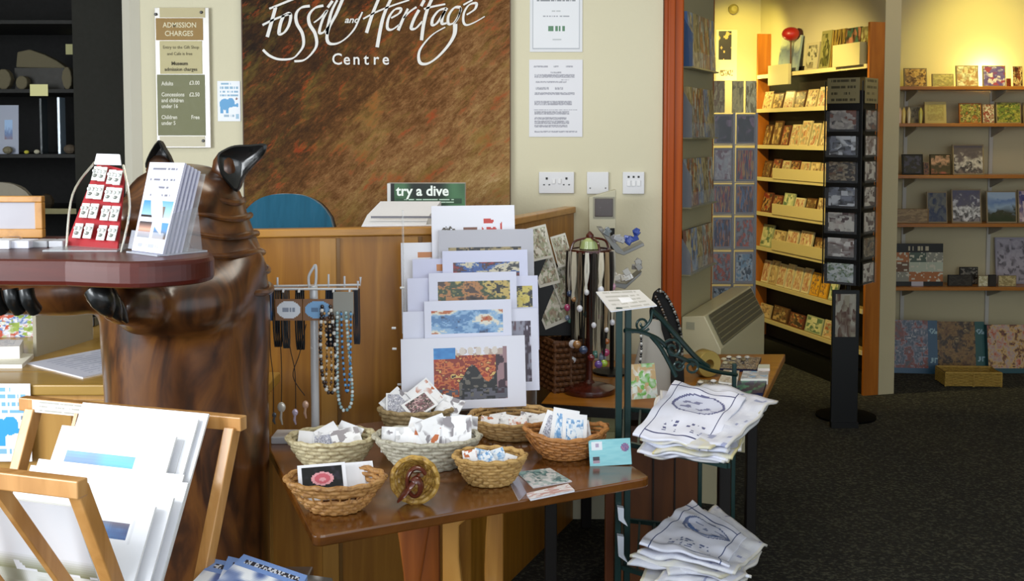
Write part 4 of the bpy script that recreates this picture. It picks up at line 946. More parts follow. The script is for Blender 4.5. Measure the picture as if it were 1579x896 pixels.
for i, (px, w_, y0, y1, c, lab) in enumerate([(414, .012, 462, 490, '#4a6f9c', 'short blue ribbon bundle at the left arm end'), (424, .020, 490, 528, '#15161a', 'black leather wristbands hung left on the stand'), (437, .018, 492, 530, '#2c3034', 'charcoal wristbands hung beside the black ones'), (459, .022, 494, 532, '#101216', 'black wristbands hung just left of pole'), (507, .026, 492, 528, '#1a2230', 'navy cord bundle right of the pole'), (547, .016, 455, 522, '#2a2c34', 'dark cord hank at the right arm end')]):
    b = MB(); Yd = NY - .02 + (.0 if i else .0)
    for j in range(4):
        x = XY(px, Yd) + (j - 1.5) * w_ / 4; b.tube(smooth_path([(x, Yd, zarm), (x - .001, Yd - .006, zz(y0)), (x + .001, Yd, zz(y1)), (x + .003, Yd + .008, zz(y1) + .006), (x + .002, Yd + .01, zarm)], 3), w_ / 9, 6)
    tag(b.build('cord_bundle', mat(c, .5)), lab, 'wristbands', 'cord bundles on the necklace stand')
b = MB().ell((0, 0, .02), (.014, .01, .02), 12); o = b.build('stone_trinket', mat('#b9b2a6', .3, 0, .5), keep=True, smooth=True); o.location = (XY(503, 2.98), 2.96, TT); tag(o, 'small pale stone trinket at the foot of the necklace stand', 'trinket')
b = MB().ell((0, 0, .016), (.022, .014, .016), 12); o = b.build('shell_trinket', mat('#8f8c84', .4, 0, .5, 0, .6, 90), keep=True, smooth=True); o.location = (XY(524, 2.99), 2.99, TT); tag(o, 'grey shell trinket right of the pale stone on table', 'shell')

# ---------------------------------------------------------------- stacked mounted prints in a tiered clear stand
YW = math.radians(10.2); cy, sy = math.cos(YW), math.sin(YW)
ps = empty('print_stand', 'clear acrylic tiered stand with white pegs holding mounted prints', 'display stand', (XY(722, 3.25), 3.25, TT))
def pl(px, Y): return XY(px, Y)
LEAN = .13
def art(seed, pal, bg='#dfe0ee', box=(.25, .3, .82, .9), mode='blot'):
    pal = [hx(c) for c in pal]; bgc = hx(bg)
    def fn(u, v):
        x0, y0, x1, y1 = box
        if not (x0 < u < x1 and y0 < v < y1): return bgc
        s = (u - x0) / (x1 - x0); t = (v - y0) / (y1 - y0)
        if mode == 'abstract':
            if t < .22 and h2(int(u * 40), int(v * 30), seed) > .35 + t: return hx('#5a5a66')
            if s < .3 and t > .78: return mix(hx('#3a7ac0'), hx('#4a9ad8'), vn(u * 30, v * 30))
            if t > .84 and .28 < s < .9 and ((s * 9) % 1 - .5) ** 2 + ((t - .92) * 5) ** 2 < .14: return hx('#d8cfc8')
            if t > .84 and s < .95: return hx('#b9a49a') if vn(u * 20, v * 20, 4) > .5 else bgc
            if .34 < s < .86 and t < .5 + .16 * math.sin(s * 15): return hx('#1a1a1c') if vn(u * 30, v * 26, 2) > .3 else hx('#6a645a')
            if s > .85: return hx('#3a2430') if vn(u * 20, v * 9) > .4 else hx('#9a7a80')
            k = vn(u * 15, v * 13, seed) * .55 + vn(u * 42, v * 38, seed) * .45
            c = [hx('#7a2a20'), hx('#a83a22'), hx('#c8703a'), hx('#8a3020'), hx('#d8b46a'), hx('#3a2a24')][int(k * 5.99)]
            return c
        k = vn(s * 4 + seed, t * 3 + seed * 2, seed) * .6 + vn(s * 13, t * 8, seed) * .25 + vn(s * 40, t * 22, seed) * .15
        q = max(0, min(.999, (k - .18) * 1.5)) * (len(pal) - 1); i = int(q); return mix(pal[i], pal[i + 1], min(1, max(0, (q - i) * 3 - 1)))
    return fn
PRB = mat('#d9dae8', .5)
def prt(label, x0, x1, ytop, Y, h, fn, nx=90, ny=66, body=PRB, sh=0):
    """print given by the pixel columns of its top corners, its top row and depth"""
    zg = PY((x0 + x1) / 2, ytop, 3.25).z; Y = 3.172 + .0125 * prt.k[ytop] + (zg - 1.0) * math.tan(LEAN)
    a, b_ = PY(x0, ytop + 7, Y - .5 * (XY(x1, Y) - XY(x0, Y)) * sy), PY(x1, ytop - 7, Y + .5 * (XY(x1, Y) - XY(x0, Y)) * sy)
    mx_ = (a.x + b_.x) / 2; w_ = (b_.x - a.x) / cy; zt_ = PY((x0 + x1) / 2, ytop, Y).z; zb = zt_ - h * math.cos(LEAN)
    dY = h * math.sin(LEAN)
    return card('mounted_print', label, 'print', 'mounted prints in the tiered stand', (mx_ + dY * sy * 1, Y - dY * cy, zb), w_, h, .003, YW, LEAN, None, body, 0, 0, (fn, nx, ny))
prt.k = {520: 0, 463: 1, 478: 2, 420: 3, 427: 4, 386: 5, 398: 6, 354: 7, 374: 8, 317: 9}
FACE = []
FACE.append(prt('front mounted print with a red, orange and black abstract picture', 618, 809, 520, 3.205, .205, art(1, ['#7a2a20'], '#e4e5f2', (.26, .12, .85, .86), 'abstract'), 120, 90))
FACE.append(prt('mounted print of blue and red beach scene directly behind the front one', 654, 788, 463, 3.23, .21, art(2, ['#3a4a6a', '#5a86b8', '#8fb4d8', '#e0dccf', '#b86a40', '#b03828'], '#dcdef0', (.08, .55, .9, .86))))
FACE.append(prt('mounted print of dark hills with yellow sky, third print up', 661, 796, 420, 3.255, .21, art(3, ['#2a2420', '#4a3a34', '#b07a4a', '#3a4a34', '#c0a860', '#20242a'], '#d6d8ec', (.1, .5, .92, .88))))
FACE.append(prt('mounted print with narrow blue and brown band, fourth print up', 682, 813, 386, 3.28, .21, art(4, ['#3a3c40', '#c8c0a8', '#3a5a9a', '#4a3030', '#8a2a34', '#d8d8e4'], '#cdd0ea', (.12, .55, .9, .84))))
FACE.append(prt('grey mounted print with olive and black strip, fifth print up', 676, 822, 354, 3.305, .21, art(5, ['#7a7048', '#a09068', '#2a2a2a', '#8a7a5a', '#5a4a40'], '#b4b4be', (.1, .45, .86, .76)), 60, 44, mat('#b0b0ba', .5)))
FACE.append(prt('topmost mounted print with shells and red flowers', 665, 793, 317, 3.332, .24, (lambda u, v: (hx('#4a4030') if ((u - .2) / .11) ** 2 + ((v - .62) / .12) ** 2 < 1 and vn(u * 60, v * 60) > .3 else hx('#7a5040') if .38 < u < .54 and .55 < v < .72 else hx('#c03a30') if .6 < u < .84 and v < .84 and vn(u * 25, v * 20, 3) > .45 and v > .5 else hx('#e0d080') if .1 < u < .8 and .5 < v < .6 else hx('#e6e7f2')))))
SIDE = [('wide white print edging out behind the front print at both sides', 621, 829, 478, 3.218, .24, art(7, ['#d8d8ea', '#3a2a3a', '#8a8a9a', '#5a3a44'], '#dcdef0', (.72, .1, .95, .85))),
        ('wide pale print showing a small dark hill at its right edge', 628, 829, 427, 3.243, .22, art(8, ['#b8a040', '#c8b860', '#2a2a30', '#d8c870'], '#d2d4ec', (.72, .58, .96, .86))),
        ('pale lilac print with an orange strip behind the fourth print', 636, 800, 398, 3.268, .22, (lambda u, v: hx('#c07a40') if .22 < u < .42 and .84 < v < .93 else hx('#c9cbe6'))),
        ('tall white print standing at left behind all the others', 618, 690, 374, 3.318, .27, (lambda u, v: hx('#c07a40') if .35 < u < .8 and .84 < v < .9 else hx('#e4e4ec')))]
for s_ in SIDE: prt(*s_)
# the stand: ledges, back and a side sheet with pegs
for k, (ytop, Y, h) in enumerate([(520, 3.205, .205), (463, 3.23, .21), (420, 3.255, .21), (386, 3.28, .21), (354, 3.305, .21), (317, 3.332, .24)]):
    zb = PY(722, ytop, Y).z - h * math.cos(LEAN) - .004; Yb = Y - h * math.sin(LEAN); c0 = V((XY(722, Y), Yb, zb)); d = V((cy, sy, 0)); nn = V((-sy, cy, 0))
    MB().prism([c0 - d * .165 - nn * .012, c0 + d * .165 - nn * .012, c0 + d * .165 + nn * .016, c0 - d * .165 + nn * .016], (0, 0, .003)).build('ledge', CLEAR, ps)
for s_ in (-1, 1):
    c0 = V((XY(722, 3.2) + s_ * .19 * cy + .01, 3.18 + s_ * .19 * sy, TT)); nn = V((-sy, cy, 0))
    zc = .62 if s_ < 0 else .55
    MB().prism([c0, c0 + V((0, 0, .1)), c0 + nn * .12 + V((0, 0, zc)), c0 + nn * .15 + V((0, 0, zc)), c0 + nn * .15], (.003, 0, 0)).build('side_sheet', CLEAR, ps)
d = V((cy, sy, 0)); nn = V((-sy, cy, 0)); c0 = V((XY(722, 3.33), 3.335, TT))
MB().prism([c0 - d * .19, c0 + d * .16, c0 + d * .16 + nn * .004, c0 - d * .19 + nn * .004], (0, 0, .42)).build('back_sheet', CLEAR, ps)
for px, py in [(617, 444), (604, 506), (605, 538), (613, 593)]:
    p = PY(px, py, 3.16); MB().tube([p, p + V((.012, 0, 0))], .0035, 8).build('peg', mat('#e0e0e0', .3), ps)
# ---------------------------------------------------------------- lower table on the right, against the counter side
RT = .68
OT = wood('#a5691e', '#8f5816', '#b47826', (.15, 1, 1), 12, .35, .3)
q = [V((.09, 3.50, RT)), PZ(1163, 643, RT), PZ(1211, 546, RT), V((.27, 4.30, RT))]
q[2].y = min(q[2].y, 4.32)
rt = empty('jewellery_table', 'orange-brown wooden table covered in jewellery beside the doorway', 'table', (.6, 3.9, 0))
MB().prism([p - V((0, 0, .03)) for p in q], (0, 0, .03)).build('table_top', OT, rt, bevel=.004)
MB().prism([q[0] + V((0, -.002, -.03)), q[1] + V((0, -.002, -.03)), q[1] + V((0, -.012, -.03)), q[0] + V((0, -.012, -.03))], (0, 0, .032)).build('front_edge', mat('#15120f', .25, 0, .5, .4), rt)
for k, p in enumerate(q):
    c_ = (q[0] + q[1] + q[2] + q[3]) / 4; pp = p.lerp(c_, .3 if k in (1, 2) else .08); MB().box(pp.x - .02, pp.x + .02, pp.y - .02, pp.y + .02, 0, RT - .03).build('leg', mat('#120c08', .6), rt, bevel=.004)  # near-black leg colour stands in for the shade under the table
# cream drawer chest under it and brown stool
a, b_ = XY(868, 3.56), XY(952, 3.56)
dc = empty('drawer_chest', 'cream shallow drawer chest under the jewellery table front', 'drawers', ((a + b_) / 2, 3.7, .40))
MB().prism([V((.16, 3.55, .385)), V((.345, 3.51, .385)), V((.345, 4.2, .385)), V((.30, 4.2, .385))], (0, 0, .015)).build('lower_shelf', OT, rt)
MB().box(a, b_, 3.56, 3.9, .40, .64).build('carcase', mat('#a39a68', .6), dc)
for k in range(4):
    z = .64 - .045 - .06 * k
    for s_ in (0, 1):
        x0_ = a + (b_ - a) * .5 * s_ + .004; x1_ = a + (b_ - a) * .5 * (s_ + 1) - .004
        MB().box(x0_, x1_, 3.552, 3.56, z - .01, z + .04).build('drawer', mat('#a8a070', .55), dc, bevel=.001)
bs = empty('wooden_chest', 'dark brown wooden chest under the jewellery table behind the green rack', 'chest', (XY(1030, 3.62), 3.75, 0))
x0_, x1_ = XY(962, 3.52), XY(1084, 3.52)
MB().box(x0_, x1_, 3.53, 3.95, 0, .60).build('body', wood('#5a3216', '#442410', '#6a3e1c', (1, 1, .1), 12), bs)
MB().box(x0_ + .1, x0_ + .105, 3.525, 3.53, 0, .60).build('groove', mat('#1c0f06', .6), bs)
MB().box(x0_ + .17, x0_ + .175, 3.525, 3.53, 0, .60).build('groove', mat('#1c0f06', .6), bs)
# ---- wicker hamper and black card rack
def weave_box(name, label, cat, x0, x1, y0, y1, z0, z1, c1, c2, rz=0):
    e = empty(name, label, cat, ((x0 + x1) / 2, (y0 + y1) / 2, z0), rz)
    hw, hd, h = (x1 - x0) / 2, (y1 - y0) / 2, z1 - z0; m = wood(c1, c2, None, (1, 1, 1), 60, .6, .1)
    b = MB(); rows = 9; nx = 11
    for k in range(rows):
        z = .008 + (h - .016) * k / (rows - 1)
        P = []
        for (ax, ay), (bx_, by_) in zip([(-hw, -hd), (hw, -hd), (hw, hd), (-hw, hd)], [(hw, -hd), (hw, hd), (-hw, hd), (-hw, -hd)]):
            for j in range(nx):
                t = j / nx; o_ = .004 * (1 if (j + k) % 2 else -1); x, y = ax + (bx_ - ax) * t, ay + (by_ - ay) * t
                P.append((x + (o_ if abs(ax - bx_) < 1e-6 else 0) * (1 if x > 0 else -1), y + (o_ if abs(ay - by_) < 1e-6 else 0) * (1 if y > 0 else -1), z))
        b.tube(P, h / rows * .5, 6, 0, True)
    b.build('woven_side', m, e, keep=True, smooth=True)
    for x, y in [(-hw, -hd), (hw, -hd), (hw, hd), (-hw, hd), (0, -hd - .003)]: MB().tube([(x, y, 0), (x, y, h)], .006, 7).build('corner_post', m, e, keep=True)
    MB().box(-hw, hw, -hd, hd, .002, .008).build('bottom', m, e, keep=True)
    MB().tube([(-hw, -hd, h), (hw, -hd, h), (hw, hd, h), (-hw, hd, h)], .008, 8, 0, True).build('rim', m, e, keep=True)
    return e
zh = PY(0, 524, 3.7).z
weave_box('wicker_hamper', 'dark brown woven hamper on jewellery table beside the mounted prints', 'hamper', XY(838, 3.68), XY(890, 3.68), 3.66, 3.86, RT, zh, '#5f3a1c', '#42240f', .35)
rk = empty('card_rack', 'black stepped card rack resting on the woven hamper', 'card rack', (XY(862, 3.78), 3.78, zh + .008))
Yk = 3.72
pk = [PY(824, 522, Yk), PY(824, 372, Yk), PY(836, 362, Yk), PY(846, 372, Yk), PY(848, 398, Yk), PY(866, 420, Yk), PY(892, 470, Yk), PY(892, 522, Yk)]
for p in pk: p.z = max(p.z, zh + .010)
MB().prism(pk, (0, .012, 0)).build('side', BLACK, rk, bevel=.001)
MB().prism([p + V((0, .13, 0)) for p in pk], (0, .012, 0)).build('side', BLACK, rk, bevel=.001)
MB().box(pk[0].x + .005, pk[-1].x - .005, Yk + .012, Yk + .13, zh + .010, zh + .03).build('base', BLACK, rk)
MB().box(pk[0].x, pk[0].x + .01, Yk + .012, Yk + .13, zh + .03, pk[1].z - .01).build('back', BLACK, rk)
VINT = pic(['#8a8a70', '#a8a890', '#c8c4b4', '#6a6a58', '#b09a88', '#9aa88a', '#d8d4c8'], 3)
for i, (px, py, w_, h_, rl) in enumerate([(848, 440, .055, .10, -.28), (862, 500, .075, .12, -.42), (838, 400, .05, .085, -.25), (880, 470, .05, .1, -.4), (873, 410, .04, .08, -.3)]):
    p = PY(px, py, Yk - .012 - .004 * i)
    card('greeting_card', ['muted portrait card in upper pocket of black card rack', 'large greenish card in the lower front of black card rack', 'pale card at the top of black card rack', 'white edged card behind the greenish card in black rack', 'small mauve card by the wooden pendant stand in black rack'][i], 'card', 'cards in the black card rack', (p.x, p.y, p.z), w_ * 1.35, h_ * 1.35, .003, -.25, .1, VINT, mat('#d0cec4', .6), .07, rl)
# ---- tall cream display unit at the back
a, b_ = XY(908, 4.18), XY(950, 4.18)
cu_ = empty('cream_display_unit', 'tall narrow cream unit with a dark window against the wall', 'display unit', ((a + b_) / 2, 4.2, RT))
ztp = PY(0, 292, 4.18).z
MB().prism([(a + .008, 4.17, RT), (b_, 4.17, RT), (b_, 4.17, ztp), (a, 4.17, ztp - .03)], (0, .05, 0)).build('body', mat('#b9b49c', .5), cu_, bevel=.003)
c0, c1 = PY(917, 334, 4.17), PY(945, 306, 4.17)
MB().box(c0.x, c1.x, 4.163, 4.17, c0.z, c1.z).build('window', mat('#3a2a24', .25, 0, .5, .4), cu_, bevel=.002)
MB().box(c0.x - .006, c1.x + .006, 4.166, 4.1705, c0.z - .006, c1.z + .006).build('window_frame', mat('#8f8b7c', .5), cu_)
# ---- wooden pendant stand
PX, PYY = XY(910, 3.66), 3.66
pst = empty('pendant_stand', 'dark red wooden spindle stand hung with chains and pendants', 'jewellery stand', (PX, PYY, RT))
DR = wood('#4a1a10', '#351008', '#5a2416', (1, 1, .2), 20, .25, .6)
MB().lathe([(.085, 0), (.088, .008), (.086, .018), (.06, .026), (.02, .034), (.012, .045)], (PX, PYY, RT), 32).build('base', DR, pst, smooth=True)
zr = PY(0, 388, PYY).z; zk = PY(0, 362, PYY).z
MB().lathe([(.0115, .04), (.0115, zr - RT), (.014, zr - RT + .01), (.008, zr - RT + .02), (.013, zk - RT - .012), (.013, zk - RT), (.002, zk - RT + .012)], (PX, PYY, RT), 18).build('spindle', DR, pst, smooth=True)
rr = .072
MB().lathe([(rr - .012, 0), (rr, 0), (rr, .01), (rr - .012, .01)], (PX, PYY, zr), 36, cap=False).lathe([(.001, .0), (rr - .006, 0.002), (rr - .006, .007), (.001, .009)], (PX, PYY, zr), 36).build('top_disc', DR, pst, smooth=True)
for k in range(4):
    a = k * math.pi / 2 + .4; MB().tube(smooth_path([(PX + rr * math.cos(a), PYY + rr * math.sin(a), zr), (PX + rr * .8 * math.cos(a), PYY + rr * .8 * math.sin(a), zr + .035), (PX + .01 * math.cos(a), PYY + .01 * math.sin(a), zk - .01)], 4), .004, 7).build('crown_arm', DR, pst, smooth=True)
MB().lathe([(.001, 0), (.035, 0), (.03, .025), (.015, .035), (.001, .038)], (PX, PYY, zr + .011), 20).build('green_glass_dish', mat('#a8b878', .15, 0, .8, .5), pst, smooth=True)
cc_ = ['#d8d0bc', '#a08a6a', '#2a2624', '#b9b4a8', '#c8c0ac', '#6a5a48', '#e0dcd0', '#3a3430']
nm = ['cream', 'tan', 'black', 'silver', 'ivory', 'brown', 'white', 'charcoal']
dr = ['#e8e8f0', '#c04a7a', '#4a8ac8', '#d8d8dc', '#3a4a6a', '#6ab0a0', '#e0e0e8', '#a87a4a', '#8a9ab0', '#d8a0b8']
dn = ['clear', 'pink', 'sky blue', 'pearl', 'navy', 'sea green', 'frosted', 'amber', 'slate', 'rose']
k = 0
for k in range(20):
    a = 2 * math.pi * k / 20 + .1; x, y = PX + rr * 1.06 * math.cos(a), PYY + rr * 1.06 * math.sin(a)
    low = zr - .10 - .16 * h2(k, 5)
    e = empty('pendant_chain', '%s chain with %s drop on the wooden spindle stand' % (nm[k % 8], dn[(k * 3 + k // 8) % 10]), 'necklace', (x, y, low - .03), 0, 'chains hung on the wooden spindle stand')
    MB().tube(smooth_path([(x, y, zr + .004), (x - .003, y, (zr + low) / 2), (x, y, low), (x + .004 * math.sin(a), y, low), (x + .006, y - .004, (zr + low) / 2), (x + .004, y, zr + .004)], 3), .0028 + .003 * h2(k, 2), 6).build('chain', mat(cc_[k % 8], .35, .3 if k % 2 else 0, .5), e)
    r0 = .007 + .004 * h2(k, 9); MB().ell((x + .001, y - .002, low - r0), (r0, r0 * .6, r0 * 1.2), 10).build('drop', mat(dr[(k * 3 + k // 8) % 10], .12, 0, .8, .6), e, smooth=True)
# second row of longer dark strands with glass pendants
for k in range(14):
    a = 2 * math.pi * k / 14 + .25; r1 = rr * .80; x, y = PX + r1 * math.cos(a), PYY + r1 * math.sin(a)
    low = PY(0, 520 + 38 * h2(k, 11), PYY).z
    e = empty('long_necklace', 'long dark cord necklace with %s glass pendant on wooden spindle stand' % (dn[(k * 7 + 1) % 10] if k < 10 else ['deep red', 'violet', 'lime', 'copper'][k - 10]), 'necklace', (x, y, low - .02), 0, 'long necklaces on the wooden spindle stand')
    MB().tube(smooth_path([(x, y, zr - .004), (x - .004, y, (zr + low) / 2), (x, y, low), (x + .005, y, (zr + low) / 2), (x + .004, y, zr - .004)], 3), .003, 6).build('cord', mat(['#16140f', '#2a2622', '#9a927e'][k % 3], .6), e)
    r0 = .010 + .005 * h2(k, 19); MB().ell((x, y - .004, low - r0 * .8), (r0, r0 * .6, r0), 10).build('glass_pendant', mat((dr + ['#6a1a20', '#6a4a9a', '#a0c040', '#a86030'])[((k * 7 + 1) % 10) if k < 10 else k], .1, 0, .8, .7), e, smooth=True)
# ---- keyring spinner behind it, trays showing to the right
KX, KY = XY(945, 3.96), 3.96
kr = empty('keyring_rack', 'small slanted two-tray keyring rack behind the wooden spindle stand', 'display rack', (KX, KY, RT))
MB().lathe([(.07, 0), (.07, .008), (.01, .016)], (KX, KY, RT), 20).build('base', BLACK, kr)
MB().tube([(KX, KY, RT + .01), (KX, KY, PY(0, 352, KY).z)], .008, 8).build('pole', BLACK, kr)
def trayp(pts, nm_):
    P = [PY(x, y, KY - .03) for x, y in pts]; MB().prism(P, (0, .09, 0)).build(nm_, mat('#8d8c88', .35, .2, .5), kr, bevel=.002)
trayp([(922, 352), (930, 352), (962, 388), (992, 374), (994, 379), (962, 394), (950, 390)], 'upper_tray')
trayp([(944, 436), (946, 442), (964, 446), (988, 424), (990, 418), (966, 438)], 'lower_tray')
for i, (px, py, sx_, sz_, c, lab) in enumerate([(972, 372, .022, .02, '#1c3a8e', 'royal blue fabric keyring on the upper tray of small rack'), (982, 360, .012, .02, '#223f94', 'blue folded keyring sticking up at upper tray end'), (952, 370, .02, .018, '#a9aab0', 'silver keyring packet on the upper tray middle'), (938, 358, .018, .014, '#6f777c', 'grey keyring packet at upper tray inner end'), (953, 428, .016, .02, '#d6d2c8', 'pale shell keyring at the lower tray inner end'), (967, 424, .018, .026, '#b9b6b0', 'silver bead keyring cluster on the lower tray'), (982, 408, .016, .022, '#9c9a96', 'grey bead keyring cluster at the lower tray outer end')]):
    p = PY(px, py, KY - .045 - .006 * i * (i < 4)); b = MB()
    for j in range(5):
        b.M = T(random.uniform(-.6, .6) * sx_, random.uniform(-.012, .012), random.uniform(-.4, .6) * sz_) @ RY(random.uniform(-1, 1)) @ RX(random.uniform(-.5, .5)); b.box(-sx_ * .7, sx_ * .7, -.004, .004, -sz_ * .45, sz_ * .45)
    o = b.build('keyring', mat(c, .25, .1, .6, .3), keep=True, bevel=.002); o.location = p; tag(o, lab, 'keyring', 'keyrings on the small rack')
# ---- busts, roll and trays
bu = empty('necklace_bust', 'black velvet neck bust with bead necklaces behind green scrollwork', 'jewellery bust', (XY(1030, 3.75), 3.75, RT))
Yb = 3.78
P = [PY(1006, 560, Yb), PY(1004, 520, Yb), PY(1002, 480, Yb), PY(1008, 452, Yb), PY(1018, 444, Yb), PY(1030, 460, Yb), PY(1044, 490, Yb), PY(1054, 530, Yb), PY(1056, 560, Yb)]
for p_ in (P[0], P[-1]): p_.z = RT
MB().prism(P, (0, .02, 0)).build('bust_board', mat('#0f0f10', .8), bu, bevel=.006)
MB().prism([P[4] + V((-.006, .02, -.01)), P[4] + V((.006, .02, -.01)), V((P[4].x + .006, Yb + .12, RT)), V((P[4].x - .006, Yb + .12, RT))], (0, 0, -.002)).build('easel_leg', BLACK, bu)
G2 = 'necklaces on the black bust'
strand('bead_necklace', 'outer black and silver bead necklace on the black bust', [(1012, 450), (1024, 452), (1040, 480), (1050, 515), (1052, 548)], .0058, ['#2a2826', '#8a867c', '#15130f'], 26, Yb - .008)['group'] = G2
strand('bead_necklace', 'middle brown bead necklace on the black bust', [(1010, 456), (1018, 470), (1030, 500), (1040, 530), (1044, 556)], .0052, ['#4a3a2c', '#1c1a18', '#6a5a48'], 24, Yb - .010)['group'] = G2
strand('bead_necklace', 'inner glossy black bead necklace on the black bust', [(1006, 468), (1012, 500), (1022, 530), (1030, 556)], .005, ['#1a1a1c', '#3a3a3e'], 20, Yb - .012)['group'] = G2
b2_ = empty('necklace_bust', 'pale grey neck bust wearing a black bead strand near green post', 'jewellery bust', (XY(1000, 3.55), 3.6, RT))
P = [(0.0, .0), (.055, 0), (.062, .03), (.06, .10), (.045, .17), (.03, .22), (.026, .25), (.001, .255)]
MB().lathe([(max(r_, .001), z_) for r_, z_ in P[1:]], (XY(1008, 3.62), 3.62, RT), 24, 0, 1, .45).build('bust', mat('#a09c94', .6), b2_, smooth=True)
strand('bead_necklace', 'black and white bead strand on the pale grey bust', [(988, 512), (989, 540), (985, 570), (980, 590)], .0045, ['#151515', '#d8d8d4', '#151515'], 20, 3.575)
tr_ = MB().lathe([(.045, 0), (.048, .004), (.048, .05), (.045, .054), (.018, .054), (.018, .0)], (0, 0, 0), 32, cap=False).build('gold_tape_roll', mat('#a8904a', .35, .3, .5, .3), keep=True, smooth=True)
tr_.location = (XY(1084, 3.95), 3.93, RT + .048); tr_.rotation_euler = (math.pi / 2, 0, .35); tag(tr_, 'shiny gold ribbon roll standing on edge on jewellery table', 'ribbon roll')
NAVY = mat('#151b3e', .9); TR = pic(['#141a3a', '#1c2450', '#d8c89a', '#141a3a', '#e0dccf', '#2a2430', '#b08a50', '#151b3e'], 9)
for i, (pts, t, fc, lab) in enumerate([
    ([(1125, 610), (1176, 606), (1182, 587), (1138, 587)], .012, pic(['#151b46', '#1a2050', '#2a6a5a', '#3a8a70', '#141a3e', '#151b46'], 2), 'navy tray with a green brooch at the table right edge'),
    ([(1066, 606), (1120, 612), (1134, 590), (1078, 585)], .014, TR, 'navy tray of gold and pearl earrings behind the towels'),
    ([(1108, 588), (1136, 592), (1140, 572), (1116, 570)], .02, pic(['#e8e4d8', '#d8d0c0', '#b09a80', '#efece4'], 2), 'cream card stack beside green rack post'),
    ([(1142, 584), (1184, 584), (1185, 573), (1146, 572)], .02, pic(['#dfe3ea', '#7ab0dc', '#e8e8ec', '#b0b4bc'], 2), 'white and light blue card stack on table right side'),
    ([(1108, 568), (1166, 570), (1174, 551), (1120, 550)], .01, TR, 'dark tray of small trinkets at the table far edge'),
    ([(1168, 568), (1187, 568), (1187, 562), (1170, 562)], .01, mat('#dfe3d0', .5), 'small white slip near the table far right corner')]):
    flat('jewellery_tray' if 'tray' in lab else 'card_stack', lab, 'tray' if 'tray' in lab else 'cards', pts, RT, t, fc, NAVY if 'navy' in lab or 'dark' in lab else PAPER, 'trays and cards on the jewellery table')
nb = [(1116, 556, '#e0d8b8'), (1124, 553, '#f0ece0'), (1131, 556, '#c8b890'), (1139, 553, '#e8e4da'), (1146, 557, '#8a7a5a'), (1152, 553, '#d8d4cc'), (1118, 562, '#d0c8a8'), (1128, 562, '#a89a70'), (1080, 592, '#e8e0d0'), (1090, 597, '#c8a060'), (1100, 590, '#e8e4e0'), (1106, 600, '#b88850'), (1095, 604, '#e0d8c8'), (1086, 600, '#d0b890')]
for i, (px, py, c) in enumerate(nb):
    Z = RT + (.0105 if py < 570 else .0145); p = PZ(px, py, Z); o = MB().ell((0, 0, .006), (.011, .009, .006), 10).build('trinket', mat(c, .25, .2, .6, .3), keep=True, smooth=True); o.location = p
    tag(o, '%s tiny trinket, %s along the %s' % (['pale gold', 'white', 'tan', 'ivory', 'olive', 'silver', 'sand', 'moss', 'cream', 'amber', 'pearl', 'bronze', 'bone', 'honey'][i], ORD[i % 8], 'dark far-edge tray' if py < 570 else 'navy earring tray'), 'trinket', 'trinkets on the jewellery trays')

# ---------------------------------------------------------------- green wrought iron towel rack
GR = mat('#14322f', .35, .3, .5, .2)
gy = 2.86
gr = empty('iron_rack', 'dark green wrought iron rack with scrolls holding printed towels', 'display rack', (XY(1040, 2.9), 2.85, 0))
def post(px, Y, z0, z1, w_): MB().box(XY(px, Y) - w_ / 2, XY(px, Y) + w_ / 2, Y - w_ / 2, Y + w_ / 2, z0, z1).build('post', GR, gr, bevel=.002)
ztop = PY(0, 474, gy).z
post(956, gy, 0, ztop, .017); post(970, gy + .02, 0, ztop, .017)
xr_ = XY(1136, 3.12); zpr = PY(0, 560, 3.12).z
post(1136, 3.12, 0, zpr, .012); post(1084, 3.2, 0, .75, .012); 
x0_ = XY(1118, 2.74)
SH1, SH2 = .735, .40
for zz_ in (SH1, SH2):
    fr = [V((XY(965, gy), gy, zz_)), V((x0_, 2.66, zz_)), V((xr_, 3.12, zz_)), V((XY(965, gy) + .04, 3.22, zz_))]
    for a, b_ in zip(fr, fr[1:] + fr[:1]): MB().bar(a, b_, .012, .012).build('shelf_rail', GR, gr)
    for k in range(1, 7):
        t = k / 7; MB().bar(fr[0].lerp(fr[1], t), fr[3].lerp(fr[2], t), .006, .006).build('shelf_bar', GR, gr)
def scroll(pts, r, nm_='scroll'): MB().tube(smooth_path([PY(x, y, Y) for x, y, Y in pts], 5), r, 7).build(nm_, GR, gr, smooth=True)
scroll([(963, 510, gy), (985, 511, 2.88), (1003, 517, 2.90), (1018, 525, 2.92), (1038, 545, 2.96), (1070, 560, 3.02), (1100, 572, 3.07), (1136, 578, 3.12)], .006)
scroll([(1006, 480, 2.9), (1020, 492, 2.92), (1045, 520, 2.96), (1072, 550, 3.02), (1092, 566, 3.06)], .0075)
scroll([(1003, 517, 2.90), (1018, 535, 2.91), (1030, 556, 2.93), (1042, 580, 2.95)], .006)
def spiral(px, py, r0, Y, turns, st, nm_='scroll'):
    P = [];
    for k in range(int(turns * 14)):
        t = k / (turns * 14); a = st + 2 * math.pi * turns * t; P.append(PY(px + r0 * (1 - t * .85) * math.cos(a), py + r0 * (1 - t * .85) * math.sin(a), Y))
    MB().tube(P, .0035, 6).build(nm_, GR, gr, smooth=True)
spiral(991, 500, 12, 2.89, 1.6, .6); spiral(1037, 538, 17, 2.93, 1.7, 2.6); spiral(1066, 566, 14, 3.0, 1.5, 3.4); spiral(1046, 563, 9, 2.97, 1.4, 0)
scroll([(975, 512, 2.87), (990, 508, 2.885), (1002, 496, 2.89), (1006, 480, 2.9)], .004)
